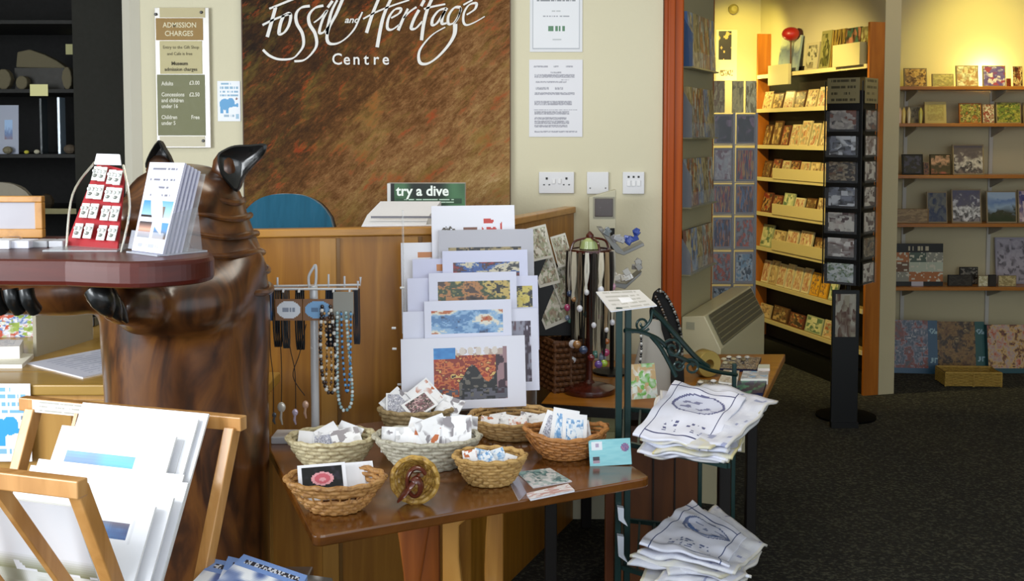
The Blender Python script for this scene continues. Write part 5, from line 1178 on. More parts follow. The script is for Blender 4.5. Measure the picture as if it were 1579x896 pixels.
# pocket clips on the post
for i, (y0, y1) in enumerate([(782, 812), (826, 868)]):
    a = PY(952, y0, gy - .03); b_ = PY(966, y1, gy - .03)
    o = MB().prism([a, PY(962, y0 + 2, gy - .03), PY(962, y1 - 12, gy - .03), PY(968, y1, gy - .03), PY(954, y1 - 10, gy - .03)], (0, .018, 0)).build('towel_tag', mat('#d4d8e2', .4)); tag(o, ['upper white folded tag clipped to the green post', 'lower white folded tag with pointed end on the green post'][i], 'tag')
# sign card on the post top
a, b_, c_, d_ = PY(942, 480, 2.84), PY(1013, 471, 2.86), PY(986, 447, 2.98), PY(919, 450, 2.96)
b = MB(); nn = (b_ - a).cross(d_ - a).normalized() * .003; b.prism([a - nn, b_ - nn, c_ - nn, d_ - nn], nn, 1)
e_ = nn * .15; b.quad(a + e_, b_ + e_, c_ + e_, d_ + e_, 0)
tag(b.build('sign_card', [textmat('#d6d4d3', '#b4b2ae', 5, 9, .42), WHITE]), 'white tilted sign card on top of the green iron post', 'sign')
# towels
CLOTH = paintcloth()
def cloth(name, label, C4, seed, fn, group, amp=.006, nx=46, ny=34, th=.010, droop=.02):
    a, b_, c_, d_ = C4
    def wp(u, v):
        e = min(u, 1 - u, v, 1 - v); q = (a * (1 - u) + b_ * u) * (1 - v) + (d_ * (1 - u) + c_ * u) * v; gx, gy = q.x * 22, q.y * 22
        return (.022 * (vn(v * 5, seed, 1) - .5), .022 * (vn(u * 5, seed, 2) - .5), amp * (vn(gx, gy, 5) - .5) * 2.2 - droop * max(0, .08 - e) / .08 * vn(u * 6, v * 6, seed + 3))
    b = MB(); b.painted(a, b_, c_, d_, nx, ny, fn, 0, wp)
    o = b.build(name, CLOTH, smooth=True, auto=80); m = o.modifiers.new('thick', 'SOLIDIFY'); m.thickness = th; m.offset = -1
    return tag(o, label, 'tea towel', group)
NB = hx('#3a3c6a'); WC = hx('#dfe0ee')
def tprint(seed, blue=NB, fill=None):
    def fn(u, v):
        if abs(u - .1) < .008 or abs(v - .1) < .008 and u > .1: 
            if v > .1 or u > .1: return blue
        if (abs(v - .9) < .008 or abs(u - .9) < .008) and (u < .9): return blue
        r = ((u - .52) / .34) ** 2 + ((v - .66) / .17) ** 2
        if .88 < r < 1.1: return mix(blue, WC, .25)
        if r < .88:
            if fill and v < .62 + .06 * math.sin(u * 9) and r < .7: return mix(hx('#3a5a9a'), hx('#7a94c4'), vn(u * 20, v * 20, seed))
            return mix(blue, WC, .4) if vn(u * 12, v * 30, seed) > .68 and abs(v - .66) < .08 else mix(hx('#c4c8de'), WC, .4)
        if .15 < v < .36 and .25 < u < .8 and vn(u * 34, v * 12, seed + 1) > .6 and (v * 18) % 1 > .4: return mix(blue, WC, .2)
        return WC
    return fn
def plain(seed, c='#dcdcE6', edge='#b8a878'):
    def fn(u, v):
        e = min(u, 1 - u, v, 1 - v)
        if e < .02: return mix(hx(edge), hx(c), .75)
        k = vn(u * 14, v * 20, seed)
        return hx('#9a9ebc') if k > .86 else mix(hx(c), hx('#c9cad8'), k)
    return fn
def towelstack(top, zs, n, where, grp, labels, cols, drop, spread, base):
    for k in range(n, 0, -1):
        t = k / n; sh = V((spread * (h2(k, 3) - .2), .04 * (h2(k, 7) - .5), -drop * k))
        rot = (h2(k, 13) - .5) * .62
        c0 = sum(top, V((0, 0, 0))) / 4; M_ = Matrix.Rotation(rot, 4, 'Z')
        Cn = []
        for p in top:
            q_ = M_ @ (p - c0) * (1.0 + .2 * h2(k, 17)); q_ = q_ + c0 + sh
            q_.z = max(base + .004 + (n - k) * drop * .55, q_.z + drop * k - drop * .62 * k - .004)
            Cn.append(q_)
        cloth('tea_towel', labels[k - 1], Cn, k * 7 + int(base * 100), plain(k + int(base * 50), cols[k % len(cols)]), grp, .006, 34, 24, drop * .45, .004)
T1 = [PY(979, 666, 2.74), PY(1094, 692, 2.66), PY(1149, 609, 2.92), PY(1039, 586, 3.02)]
G1 = 'tea towels on the upper rack shelf'
cloth('tea_towel', 'white tea towel with navy border and oval scene, topmost on upper shelf', [T1[0], T1[1], T1[2], T1[3]], 1, tprint(3), G1, .006, 84, 64, .006, .004)
U = ['second', 'third', 'fourth', 'fifth', 'sixth', 'seventh', 'eighth']
towelstack(T1, 0, 8, '', G1, ['%s folded tea towel in upper green rack stack, %s from top' % (c, o_) for c, o_ in zip(['white', 'cream edged', 'white and ochre', 'pale blue', 'white', 'cream', 'white printed', 'white'], U + ['ninth'])], ['#e4e4ee', '#dfe0ea', '#d8d2b4', '#c9cfe2', '#dcdce6', '#d0c79a'], .0115, .13, SH1 + .006)
T2 = [PY(979, 812, 2.72), PY(1120, 852, 2.66), PY(1156, 832, 2.86), PY(1070, 772, 3.08)]
T2 = [PY(975, 856, 2.62), PY(1122, 862, 2.66), PY(1160, 838, 2.84), PY(1062, 770, 3.08)]
T2[0] = PY(978, 800, 2.80)
G3 = 'tea towels on the lower rack shelf'
cloth('tea_towel', 'white tea towel with blue oval landscape, topmost on lower shelf', [PY(980, 838, 2.66), PY(1118, 868, 2.66), PY(1150, 826, 2.90), PY(1068, 772, 3.08)], 4, tprint(8, hx('#3a4a7a'), True), G3, .006, 84, 64, .006, .004)
towelstack([PY(980, 846, 2.66), PY(1118, 868, 2.66), PY(1150, 826, 2.90), PY(1068, 776, 3.08)], 0, 6, '', G3, ['%s folded tea towel in lower green rack stack, %s from top' % (c, o_) for c, o_ in zip(['white', 'white printed', 'cream', 'pale grey', 'white', 'off white'], U)], ['#e4e6ee', '#e9e9ee', '#d8d4c4', '#dcdce6'], .015, .09, SH2 + .008)
card('folded_leaflet', 'white and lime green leaflet packet beside the top towel', 'leaflet', None, (XY(996, 3.16), 3.14, SH1 + .05), .08, .10, .004, .3, .25, pic(['#e6e8e4', '#dfe4dc', '#6ab03a', '#e8eae4', '#c8a878'], 2), WHITE, 0)
# ---------------------------------------------------------------- heater
hs = SW0 + sd * .10 + sn * .004
ht = empty('convector_heater', 'cream wall heater with slanted grille beyond the jewellery table', 'heater', (hs.x, hs.y, 0))
HM = mat('#d2caa6', .45, 0, .4, .1)
prof = [(0, .40), (0, .79), (.095, .80), (.165, .665), (.165, .40)]
def hp(s, z, l): p = hs + sn * s + sd * l; return V((p.x, p.y, z))
MB().prism([hp(s, z, 0) for s, z in prof], sd * .95).build('casing', HM, ht, bevel=.004)
MB().prism([hp(.101, .795, .05), hp(.163, .675, .05), hp(.167, .677, .05), hp(.105, .797, .05)], sd * .86).build('grille', mat('#5a5644', .5), ht)
for k in range(6):
    t = (k + .5) / 6; s = .101 + .062 * t; z = .795 - .12 * t
    MB().prism([hp(s + .001, z, .05), hp(s + .008, z - .002, .05), hp(s + .008, z - .006, .05), hp(s + .001, z - .006, .05)], sd * .86).build('louvre', mat('#8d8768', .5), ht)
MB().prism([hp(.02, .74, -.003), hp(.055, .74, -.003), hp(.055, .77, -.003), hp(.02, .77, -.003)], sd * .003).build('control_plate', mat('#a9a78e', .4), ht)
for l in (.05, .85): MB().prism([hp(.02, 0, l), hp(.14, 0, l), hp(.14, .40, l), hp(.02, .40, l)], sd * .05).build('leg', HM, ht)
# ---------------------------------------------------------------- literature tiers on the splayed wall
WY = math.atan2(sn.x, -sn.y)
VB = [pic(['#33507a', '#5f7fae', '#a9b8c8', '#2a3a5a', '#c8b88a'], 2), pic(['#6a5020', '#b0a070', '#5a4a30', '#d0c8a0', '#6a5a3a'], 2), pic(['#3a4a4a', '#7a8a8a', '#d0d0c8', '#4a3a30', '#a86a3a'], 2), pic(['#2a2420', '#8a3a2a', '#c89a5a', '#2a2a2a', '#c0ba9a'], 2)]
VN = ['blue', 'ochre', 'grey-green', 'russet']
tiers = [(17, 104), (128, 212), (234, 318), (352, 420)]
wl = empty('literature_rack', 'clear four-tier leaflet rack on the wall beside the orange door lining', 'leaflet rack', (SW0.x + .05, SW0.y, 0))
for ti, (ya, yb) in enumerate(tiers):
    zt_, zb = PY(0, ya, 4.56).z, PY(0, yb, 4.56).z
    s0 = SW0 + sd * .06
    b = MB(); b.prism([s0 + sn * .003 + V((0, 0, zb - .006)), s0 + sn * .05 + V((0, 0, zb - .006)), s0 + sn * .05 + V((0, 0, zb)), s0 + sn * .003 + V((0, 0, zb))], sd * .47); b.build('tier_base', mat('#8f8a6c', .3, 0, .5), wl)
    b = MB(); b.prism([s0 + sn * .05 + V((0, 0, zb)), s0 + sn * .053 + V((0, 0, zb)), s0 + sn * .053 + V((0, 0, zb + .06)), s0 + sn * .05 + V((0, 0, zb + .06))], sd * .47); b.build('tier_front', glassy('#e0e4ea', .1), wl)
    b = MB(); b.prism([s0 + sn * .003 + V((0, 0, zb)), s0 + sn * .05 + V((0, 0, zb)), s0 + sn * .05 + V((0, 0, zt_ - .1)), s0 + sn * .003 + V((0, 0, zt_ - .02))], sd * .003); b.build('tier_end', mat('#4f6f9c' if ti < 1 else '#8a929c', .2, 0, .6, 0, 0, 60, .6), wl)
    for k in range(5):
        l = .035 + .095 * k; p = s0 + sd * (l + .025) + sn * .032; h_ = (zt_ - zb) * (.97 - .05 * ((k * 3 + ti) % 3))
        c = (k + ti) % 4
        card('leaflet', '%s leaflet, %s from the door lining in %s tier of the wall rack' % (VN[c], ORD[k], ['top', 'second', 'third', 'bottom'][ti]), 'leaflet', 'leaflets in the wall rack', (p.x, p.y, zb + .001), .088, h_, .012, WY, .05, VB[c], mat(['#5a78a8', '#a09068', '#8a9090', '#7a5a48'][c], .5), 0)
# ---------------------------------------------------------------- free standing pocket rack
RY = 5.98
pr = empty('pocket_rack', 'tall grey rack of clear picture pockets standing past the heater', 'display rack', (XY(1131, RY), RY, 0))
xl, xr = XY(1097, RY), XY(1166, RY); FRM = mat('#6f6d6c', .35, .5)
for x in (xl, (xl + xr) / 2, xr): MB().box(x - .006, x + .006, RY, RY + .012, 0, PY(0, 174, RY).z).build('upright', FRM, pr)
for x in (xl, xr): MB().box(x - .012, x + .012, RY - .12, RY + .15, 0, .02).build('foot', FRM, pr)
rows = [(176, 222), (228, 280), (284, 330), (335, 383), (388, 436), (441, 487), (492, 538)]
PIC = [pic(['#121214', '#1c1a20', '#2a2630', '#8a6a84', '#17171a'], 1.2), pic(['#8a8a92', '#b0b0b8', '#9a929a', '#c0bcc0', '#7a5a68'], 2), pic(['#7a2016', '#1c2450', '#c8903a', '#1c2048', '#b03a1a'], 2, False, 0, .35, (3, .5, 1)), pic(['#101c3a', '#1c2c50', '#b06a30', '#2a6a9a', '#4a1c14'], 2, False, 0, .35, (2, .6, 1)), pic(['#6a6a70', '#8a8a90', '#4a4a52', '#b04a2a'], 3), pic(['#3a5a7a', '#7a9ab0', '#b0b8c0', '#2a3a4a'], 3), pic(['#4a5a6a', '#8aa0b0', '#6a6a50', '#a8b0b8'], 3)]
PN = ['dark portrait', 'pale grey abstract', 'red and blue streaked', 'navy and orange streaked', 'grey patterned', 'blue patterned', 'slate coloured']
for r_i, (ya, yb) in enumerate(rows):
    za, zb = PY(0, ya, RY).z, PY(0, yb, RY).z
    MB().box(xl, xr, RY - .004, RY + .004, zb - .008, zb - .002).build('cross_bar', FRM, pr)
    for ci in (0, 1):
        x0 = xl + (xr - xl) / 2 * ci + .010; x1 = x0 + (xr - xl) / 2 - .02; k = (r_i + ci) % 7
        if r_i == 0: k = 0
        card('pocket_picture', '%s picture, %s hand pocket of %s row of the pocket rack' % (PN[k], ['left', 'right'][ci], ORD[r_i]), 'picture', 'pictures in the pocket rack', ((x0 + x1) / 2, RY - .012, zb), x1 - x0, za - zb, .003, 0, 0, PIC[k], mat('#8b8990', .5), .07)
    MB().box(xl + .006, xr - .006, RY - .018, RY - .016, zb, za).build('clear_pocket', glassy('#cfd4e0', .05, .1), pr)
for i, (x0, x1, c, lab) in enumerate([(1129, 1147, '#e0cf86', 'yellow brochure standing on top of the pocket rack'), (1150, 1167, '#efe6b0', 'pale cream brochure at the right on top of the pocket rack'), (1100, 1118, '#8a6a34', 'tan booklet at the left on top of the pocket rack')]):
    a, b_ = PY(x0, 173, RY), PY(x1, 124, RY); card('brochure', lab, 'brochure', None, ((a.x + b_.x) / 2, RY - .002, PY(0, 174, RY).z + .001), b_.x - a.x, b_.z - a.z, .01, 0, .03, pic([c, c, '#c8b878', c, '#9a8a50'], 2), mat(c, .6), 0)
a, b_ = PY(1104, 124, BW - .01), PY(1137, 46, BW - .01)
card('wall_poster', 'white wall poster with a dark square picture on the yellow wall', 'poster', None, ((a.x + b_.x) / 2, BW - .006, a.z), b_.x - a.x, b_.z - a.z, .003, 0, 0, None, PAPER, 0, 0,
     (lambda u, v: hx('#2a2014') if .1 < u < .72 and .42 < v < .97 and vn(u * 8, v * 14) < .75 else hx('#c8a860') if .1 < u < .72 and .42 < v < .97 else hx('#6a5a30') if .2 < u < .8 and .1 < v < .2 and vn(u * 30, v * 30) > .4 else hx('#e8e0b8'), 26, 44))
p = PY(1131, 14, BW - .02); o = MB().lathe([(.001, 0), (.035, .0), (.035, .03), (.02, .05), (.001, .055)], (0, 0, 0), 16).build('alarm_sensor', mat('#a89a5c', .5), keep=True); o.location = (p.x, BW - .002, p.z); o.rotation_euler = (math.pi / 2, 0, 0); tag(o, 'small round sensor high on the yellow wall', 'sensor')

# ---------------------------------------------------------------- angled book case against the partition
BY_ = -math.atan2(.966, .26)
bc = empty('book_case', 'tall wooden bookcase with cream edged shelves along the angled wall', 'bookcase', (F0.x, F0.y, 0))
def fp(t, n_, z): p = F0 + pd * t + pn * n_; return V((p.x, p.y, z))
def bprism(t0, t1, n0, n1, z0, z1, m, nm, bev=0): return MB().prism([fp(t0, n0, z0), fp(t1, n0, z0), fp(t1, n1, z0), fp(t0, n1, z0)], (0, 0, z1 - z0)).build(nm, m, bc, bevel=bev)
OW = wood('#b0661c', '#985414', '#bf7628', (1, 1, .1), 12, .4, .2)
ztl = PY(0, 52, 7.75).z
bprism(-.02, 0, 0, .098, 0, ztl, OW, 'end_panel'); bprism(BL, BL + .02, 0, .098, 0, PY(0, 34, 6.45).z, OW, 'end_panel')
bprism(0, BL, .09, .098, .1, ztl - .25, mat('#1a120a', .7), 'back_panel')
sz = [PY(0, y, 7.75).z for y in (121, 173, 228, 277, 330, 383, 437, 490)]
EDG = mat('#d8c690', .5)
for z in sz:
    bprism(0, BL, .002, .09, z, z + .016, mat('#8a7040', .6), 'shelf'); bprism(0, BL, -.006, .002, z - .004, z + .022, EDG, 'shelf_edge')
bprism(0, BL, .01, .09, 0, .12, BLACK, 'plinth')
BK = [(pic(['#3a2014', '#6a4020', '#8a6a3a', '#2a1a10', '#c0a068'], 2), 'brown', '#5a3a20'), (pic(['#d8c49a', '#a05a3a', '#e0d0a8', '#8a8a6a', '#c8a070'], 2), 'cream and russet', '#d0be90'), (pic(['#b08a60', '#e0cc9a', '#6a4a34', '#c8a878'], 2), 'tan', '#c0a878'), (pic(['#4a3a2a', '#8a3020', '#c8a060', '#3a2a20'], 2), 'dark red', '#6a3a28'), (pic(['#7a9a6a', '#c8cc98', '#e0dcb0', '#5a7a5a'], 1.6), 'pale green', '#a8b088'), (pic(['#e4d8b0', '#b87a50', '#ece0bc', '#a04030', '#d8c898'], 2, True, 0, .4, (1.6, .8, 1)), 'ivory and red', '#e0d4ac'), (pic(['#d89a20', '#e8b030', '#c08018', '#4a4a50', '#e0a428'], 3), 'orange', '#d8a030')]
shelf_name = ['top', 'second', 'third', 'fourth', 'fifth', 'sixth', 'seventh', 'bottom']
for si, z in enumerate(sz):
    n = [0, 7, 8, 8, 7, 6, 9, 5][si]; tmax = .98
    for k in range(n):
        t = .05 + (tmax - .1) * k / (n - 1) + .02; gap = (tmax - .1) / (n - 1); w_ = gap * (.74 + .22 * h2(k, si + 5))
        choice = [0, 0, (0, 0, 3, 1, 1, 1, 2, 1)[k % 8], (0, 3, 1, 3, 1, 2, 1, 1)[k % 8], (3, 3, 4, 5, 0, 2, 1)[k % 7], (4, 2, 5, 5, 0, 5)[k % 6], (5, 2, 5, 5, 5, 5, 6, 6, 4)[k % 9], (2, 0, 3, 4, 1)[k % 5]][si]
        if si == 1: choice = (2, 0, 1, 0, 2, 1, 0)[k]
        fc, cn, bcx = BK[choice]; h_ = [0, .13, .165, .135, .15, .155, .165, .11][si] * (.82 + .25 * h2(k, si)); p = fp(t, .03, z + .018)
        card('display_book', '%s book, %s from far end on the %s bookcase shelf' % (cn, ORD[k], shelf_name[si]), 'book', 'books on the angled bookcase', p, w_, h_, .012, BY_, .22, fc, mat(bcx, .6), .07)
    if si in (3, 4, 5):  # cream price lips in front of the books
        bprism(.25, .95, -.012, -.006, z + .018, z + .09, EDG, 'shelf_lip')
# things on the top shelf
def tb_(name, label, cat, px0, px1, y0, y1, fc, bcol, lean=.1, t=.014, group=None, border=0):
    """stand something on the top shelf between two pixel columns"""
    pm = (px0 + px1) / 2; k = (pm - CX) / F; tt = (k * F0.y - F0.x) / (pd.x - k * pd.y); tt = min(max(tt, .03), BL - .04)
    P = fp(tt, .035, sz[0] + .018); h_ = (y1 - y0) / F * P.y; wd = (px1 - px0) / F * P.y / abs(pd.x - k * pd.y) * 1.0
    return card(name, label, cat, group, P, min(wd, .3), h_, t, BY_, lean, fc, mat(bcol, .6), border)
GT = 'books on the bookcase top'
tb_('tall_book', 'pale blue tall book at the far end of the bookcase top', 'book', 1188, 1218, 60, 117, pic(['#a8b4a0', '#9aa8a8', '#7a8a9a', '#5a6a80', '#b8c0a8'], 1.5, False, .9), '#8a9a98', .15, .014, GT)
tb_('tall_book', 'purple grey landscape book in the middle of bookcase top', 'book', 1230, 1249, 68, 112, pic(['#5a4a5a', '#8a8060', '#3a3a30', '#b0a888'], 2), '#b0a484', .12, .014, GT, .1)
tb_('tall_book', 'dark green narrow book right of the purple grey one', 'book', 1252, 1267, 53, 113, pic(['#1f2410', '#5a5a28', '#2a2a14', '#8a8450'], 2), '#8a8450', .1, .014, GT, .08)
tb_('tall_book', 'ochre and brown narrow book beside the dark green one', 'book', 1268, 1288, 53, 113, pic(['#8a6a20', '#6a4a18', '#a08840', '#3a2a10'], 2, True, 0, .4, (4, .4, 1)), '#6a5020', .1, .014, GT)
tb_('tall_book', 'dark book with green and pink cover behind cream box', 'book', 1290, 1312, 50, 110, pic(['#2a2a1a', '#3a5a4a', '#1c1a14', '#a06a50'], 2), '#2a2418', .08, .014, GT)
tb_('tall_book', 'mottled olive book next to the orange end panel', 'book', 1313, 1336, 50, 110, pic(['#4a4a2a', '#8a8450', '#5a3a20', '#a8a070'], 3), '#5a5030', .08, .014, GT)
pb = tb_('card_box', 'cream open card box on the bookcase top near the orange panel', 'box', 1292, 1334, 84, 118, mat('#c0b484', .6), '#b0a474', 0, .05); pb.location = fp(1.17, -.035, sz[0] + .018)
pb = tb_('card_box', 'small cream sign box hanging over the bookcase top shelf edge', 'sign', 1200, 1232, 105, 136, mat('#cfc492', .6), '#c0b484', 0, .02); pb.location = fp(.36, -.04, sz[0] - .06)
p = fp(.40, .03, 0); zq = PY(0, 63, p.y).z
e = empty('toy_bird', 'red round toy perched on a stick above the bookcase', 'toy', (p.x, p.y, sz[0] + .017))
MB().tube([(p.x, p.y, sz[0] + .018), (p.x, p.y, zq)], .005, 7).lathe([(.03, 0), (.03, .01), (.004, .014)], (p.x, p.y, sz[0] + .018), 12).build('stick', mat('#5a3a20', .6), e)
MB().ell((p.x, p.y, zq + .045), (.062, .055, .046), 16).build('body', mat('#a81e14', .4, 0, .5, .3), e, smooth=True)
MB().ell((p.x + .05, p.y, zq + .045), (.032, .04, .04), 12).build('dark_cap', mat('#3a1410', .5), e, smooth=True)

# ---------------------------------------------------------------- postcard spinner
QX, QY = XY(1311, 5.95), 5.95
sp = empty('postcard_spinner', 'black rotating postcard spinner standing in front of the bookcase', 'display rack', (QX, QY, 0))
MB().lathe([(.16, 0), (.16, .012), (.05, .03), (.02, .05)], (QX, QY, 0), 28).build('base', mat('#050505', .9, 0, .1), sp); MB().tube([(QX, QY, .03), (QX, QY, PY(0, 126, QY).z)], .014, 10).build('pole', BLACK, sp)
ph = math.radians(39); sd_ = .205
zT, zB = PY(0, 126, QY).z, PY(0, 436, QY).z
ca = [V((QX, QY, 0)) + V((math.cos(a), math.sin(a), 0)) * sd_ * .7071 for a in [-ph - math.pi / 4 + k * math.pi / 2 - .0 for k in range(4)]]
low = min(range(4), key=lambda i: ca[i].y); lft = min(range(4), key=lambda i: ca[i].x); rgt = max(range(4), key=lambda i: ca[i].x)
for c in ca: MB().tube([c + V((0, 0, zB)), c + V((0, 0, zT))], .004, 6).build('corner_wire', BLACK, sp)
MB().prism([c.lerp(V((QX, QY, 0)), .06) + V((0, 0, zB)) for c in ca], (0, 0, zT - zB - .05)).build('core', mat('#0e0d0c', .5), sp)
PCS = [(pic(['#5a5450', '#9a9490', '#c0b8b0', '#3a3a44', '#7a4a3a'], 1.6), 'grey'), (pic(['#8a4a30', '#6a5a40', '#a89a80', '#3a3430'], 3), 'brown'), (pic(['#3a4054', '#8a90a0', '#2a2a30', '#d8dce4'], 1.4), 'slate blue'), (pic(['#8a2a2a', '#e0dcd4', '#d8d4cc', '#5a4444'], 1.6), 'white and red'), (pic(['#2a2826', '#b0a8a4', '#6a4a44', '#ece8e4'], 1.5), 'black and white'), (pic(['#9ab0a0', '#c8d0d4', '#5a7a4a', '#e0e4e4'], 3), 'pale green')]
for fi, (A, B) in enumerate([(ca[lft], ca[low]), (ca[low], ca[rgt])]):
    d = (B - A).normalized(); nrm = V((d.y, -d.x, 0)); yw = math.atan2(nrm.x, -nrm.y); mid = (A + B) / 2
    for k in range(8):
        z1_ = zT - (zT - zB) * k / 8 - .004; z0_ = zT - (zT - zB) * (k + 1) / 8 + .008; c = [0, 0, 2, 1, 2, 3, 4, 5][k] if fi == 0 else [0, 0, 4, 3, 3, 3, 1, 3][k]
        p = mid + nrm * .008
        if k == 0:
            card('header_sign', 'olive header card on the %s face of the postcard spinner' % ['left hand', 'right hand'][fi], 'sign', None, (p.x, p.y, z0_ + .01), sd_ * .86, z1_ - z0_ + .01, .003, yw, 0, textmat('#8f8460', '#4a4430', 4, 6, .45), mat('#8f8460', .6)); continue
        card('postcard', '%s postcard, row %s on the %s face of the spinner' % (PCS[c][1], ['', 'two', 'three', 'four', 'five', 'six', 'seven', 'eight'][k], ['left hand', 'right hand'][fi]), 'postcard', 'postcards in the spinner', (p.x, p.y, z0_), sd_ * .82, z1_ - z0_ - .008, .003, yw, 0, PCS[c][0], mat('#141312', .4), .07)
        q0 = A.lerp(B, .06) + nrm * .016; MB().prism([q0 + V((0, 0, z0_ - .004)), q0 + d * sd_ * .88 + V((0, 0, z0_ - .004)), q0 + d * sd_ * .88 + V((0, 0, z1_ - .02)), q0 + V((0, 0, z1_ - .02))], nrm * .0015).build('clear_pocket', glassy('#d0d4e0', .06, .06), sp)
# black framed notice stand under it
a, b_ = PY(1284, 520, 5.72), PY(1327, 448, 5.72)
nsd = empty('notice_stand', 'black framed floor notice below the postcard spinner', 'notice', ((a.x + b_.x) / 2, 5.72, 0))
MB().box(a.x, b_.x, 5.73, 5.75, 0, b_.z).build('board', BLACK, nsd, bevel=.003)
MB().quad((a.x + .015, 5.7285, a.z), (b_.x - .02, 5.7285, a.z), (b_.x - .02, 5.7285, b_.z - .02), (a.x + .015, 5.7285, b_.z - .02)).build('sheet', pic(['#8a8478', '#a09a8c', '#a8a294', '#5a3a2c', '#98907c'], 1.5), nsd)
MB().box(a.x, b_.x, 5.715, 5.75, 0, .03).build('foot', BLACK, nsd)

# ---------------------------------------------------------------- wall shelves on the right
SF = 7.06
wsu = empty('wall_shelving', 'wooden wall shelves on white slotted uprights in the yellow room', 'shelves', (3.0, 7.25, 0))
SWD = wood('#a8681c', '#925614', '#bb7a2c', (.1, 1, 1), 14, .4, .3)
sx0, sx1 = XY(1384, SF), 3.75
SZ = []
for y in (133, 190, 270, 345, 443):
    z = PY(0, y, SF).z; SZ.append(z); MB().box(sx0, sx1, SF, RWY - .012, z - .022, z).build('shelf', SWD, wsu, bevel=.002)
for px in (1396, 1528, 1650):
    x = XY(px, 7.28); MB().box(x - .012, x + .012, 7.285, 7.299, .25, PY(0, 133, SF).z + .02).build('slotted_upright', mat('#c4c0b8', .5), wsu)
    for z in SZ: MB().prism([(x - .004, 7.284, z - .023), (x - .004, 7.08, z - .023), (x - .004, 7.10, z - .038), (x - .004, 7.284, z - .09)], (.008, 0, 0)).build('bracket', mat('#a09a8a', .5), wsu)
def rs(si, x0, x1, ytop, pal, label, name='book', s=3, lean=.12, Y=7.12, body='#8a7a60', border=.04, land=0, cat='book', paint=None):
    z = SZ[si]; w_ = (x1 - x0) / F * Y; zt_ = PY(0, ytop, Y).z; h_ = max(.03, (zt_ - z) / math.cos(lean))
    return card(name, label, cat, 'items on the right wall shelves', (XY((x0 + x1) / 2, Y), Y, z + .0005), w_, h_, .012, 0, lean, pic(pal, s, True, land), mat(body, .6), border, 0, paint)
rs(0, 1392, 1427, 105, ['#4a2c14', '#c89a50', '#e0b868', '#5a3820', '#8a6a40'], 'brown arched landscape book at the left end of the top wall shelf', 'display_book')
rs(0, 1435, 1468, 114, ['#8a8a50', '#b0a468', '#9a8a58', '#c8b878'], 'low olive card next to the brown book on top wall shelf', 'display_card', cat='card')
rs(0, 1472, 1506, 101, ['#c8b890', '#f4ead0', '#a8a080', '#e8d8b0', '#b08a60'], 'bright glossy pale book in the glow on the top wall shelf', 'display_book')
rs(0, 1513, 1548, 101, ['#5a4a8a', '#6a5aa0', '#7a6ab0', '#e8e0e8', '#5a50a0', '#a04a60'], 'purple-blue book with white motif on the top wall shelf', 'display_book', 2)
rs(0, 1549, 1556, 121, ['#6a2414', '#8a3420', '#5a2010'], 'tiny dark red box next to the purple-blue book', 'small_box', cat='box')
rs(0, 1559, 1574, 102, ['#5a2414', '#3a2010', '#e0c890', '#7a3a20'], 'narrow red-brown book towards the right of top wall shelf', 'display_book')
rs(0, 1578, 1610, 104, ['#b09a50', '#5a5a40', '#d0c080'], 'mustard book at the picture edge on the top wall shelf', 'display_book')
for i, (px, c, lab) in enumerate([(1386, '#d8b8a0', 'pinkish'), (1392, '#e0c878', 'gold'), (1400, '#d8c8a8', 'cream'), (1418, '#c0b860', 'yellow')]):
    o = MB().lathe([(.014, 0), (.016, .03), (.02, .08), (.01, .1), (.001, .115)], (0, 0, 0), 12).build('trinket_figure', mat(c, .3, .2, .5, .3), keep=True, smooth=True); o.location = (XY(px, 7.1), 7.1, SZ[1]); o.scale = (.7, .7, .9)
    tag(o, '%s slim trinket figure at the left end of second wall shelf' % lab, 'figurine', 'figures on the second wall shelf')
rs(1, 1398, 1421, 164, ['#6a6450', '#7a7460', '#8a8068', '#5a5444'], 'grey book behind the trinket figures on second wall shelf', 'display_book', 3, .12, 7.2)
rs(1, 1425, 1458, 157, ['#8a7a50', '#a89860', '#9a8a58', '#b0a468'], 'khaki framed plaque on the second wall shelf', 'display_plaque', cat='plaque', border=.12, body='#b4a470')
rs(1, 1478, 1512, 159, ['#d8cc88', '#a05a2a', '#4a5a2a', '#c8b870', '#2a2a1a', '#8a8a40'], 'yellow and green figure picture on second wall shelf', 'display_card', 4, cat='card', body='#a0602c')
rs(1, 1514, 1532, 160, ['#a84a3a', '#7a6a50', '#e0dcd0', '#8a3a2a'], 'red and white card beside the yellow picture', 'display_card', 4, cat='card')
rs(1, 1535, 1573, 157, ['#4a5a2a', '#8a8a3a', '#b0a850', '#3a3a1c', '#6a7a34'], 'green leafy book at the right of second wall shelf', 'display_book', 4)
rs(1, 1577, 1612, 158, ['#8a8a60', '#5a5a3a', '#a8a470'], 'olive book cut by the picture edge on second wall shelf', 'display_book', 4)
rs(2, 1392, 1424, 238, ['#2a2416', '#38301e', '#2a2418', '#4a4654'], 'dark square book at the left of third wall shelf', 'display_book', 2, border=.08, body='#1c1810')
rs(2, 1425, 1433, 250, ['#4a3a34', '#8a5a40', '#3a3030'], 'narrow brown card between the dark and red books', 'display_card', 3, cat='card')
rs(2, 1435, 1467, 238, ['#a8301c', '#c06a50', '#5a4c24', '#4a4020', '#d8a888', '#4c4222'], 'dark olive book with red flower on third wall shelf', 'display_book', 2, border=.05, body='#3a3018', land=.5)
rs(2, 1470, 1518, 223, ['#4a3c38', '#8a7a74', '#3a3434', '#d0c8c4', '#6a5e60', '#5c5256', '#5e5458'], 'large grey book with white birds on third wall shelf', 'display_book', 4, land=.45)
rs(3, 1379, 1434, 322, ['#8a7050', '#7a6448', '#98805c'], 'low brown box at the left of fourth wall shelf', 'low_box', cat='box', lean=0, Y=7.09, body='#7a6040')
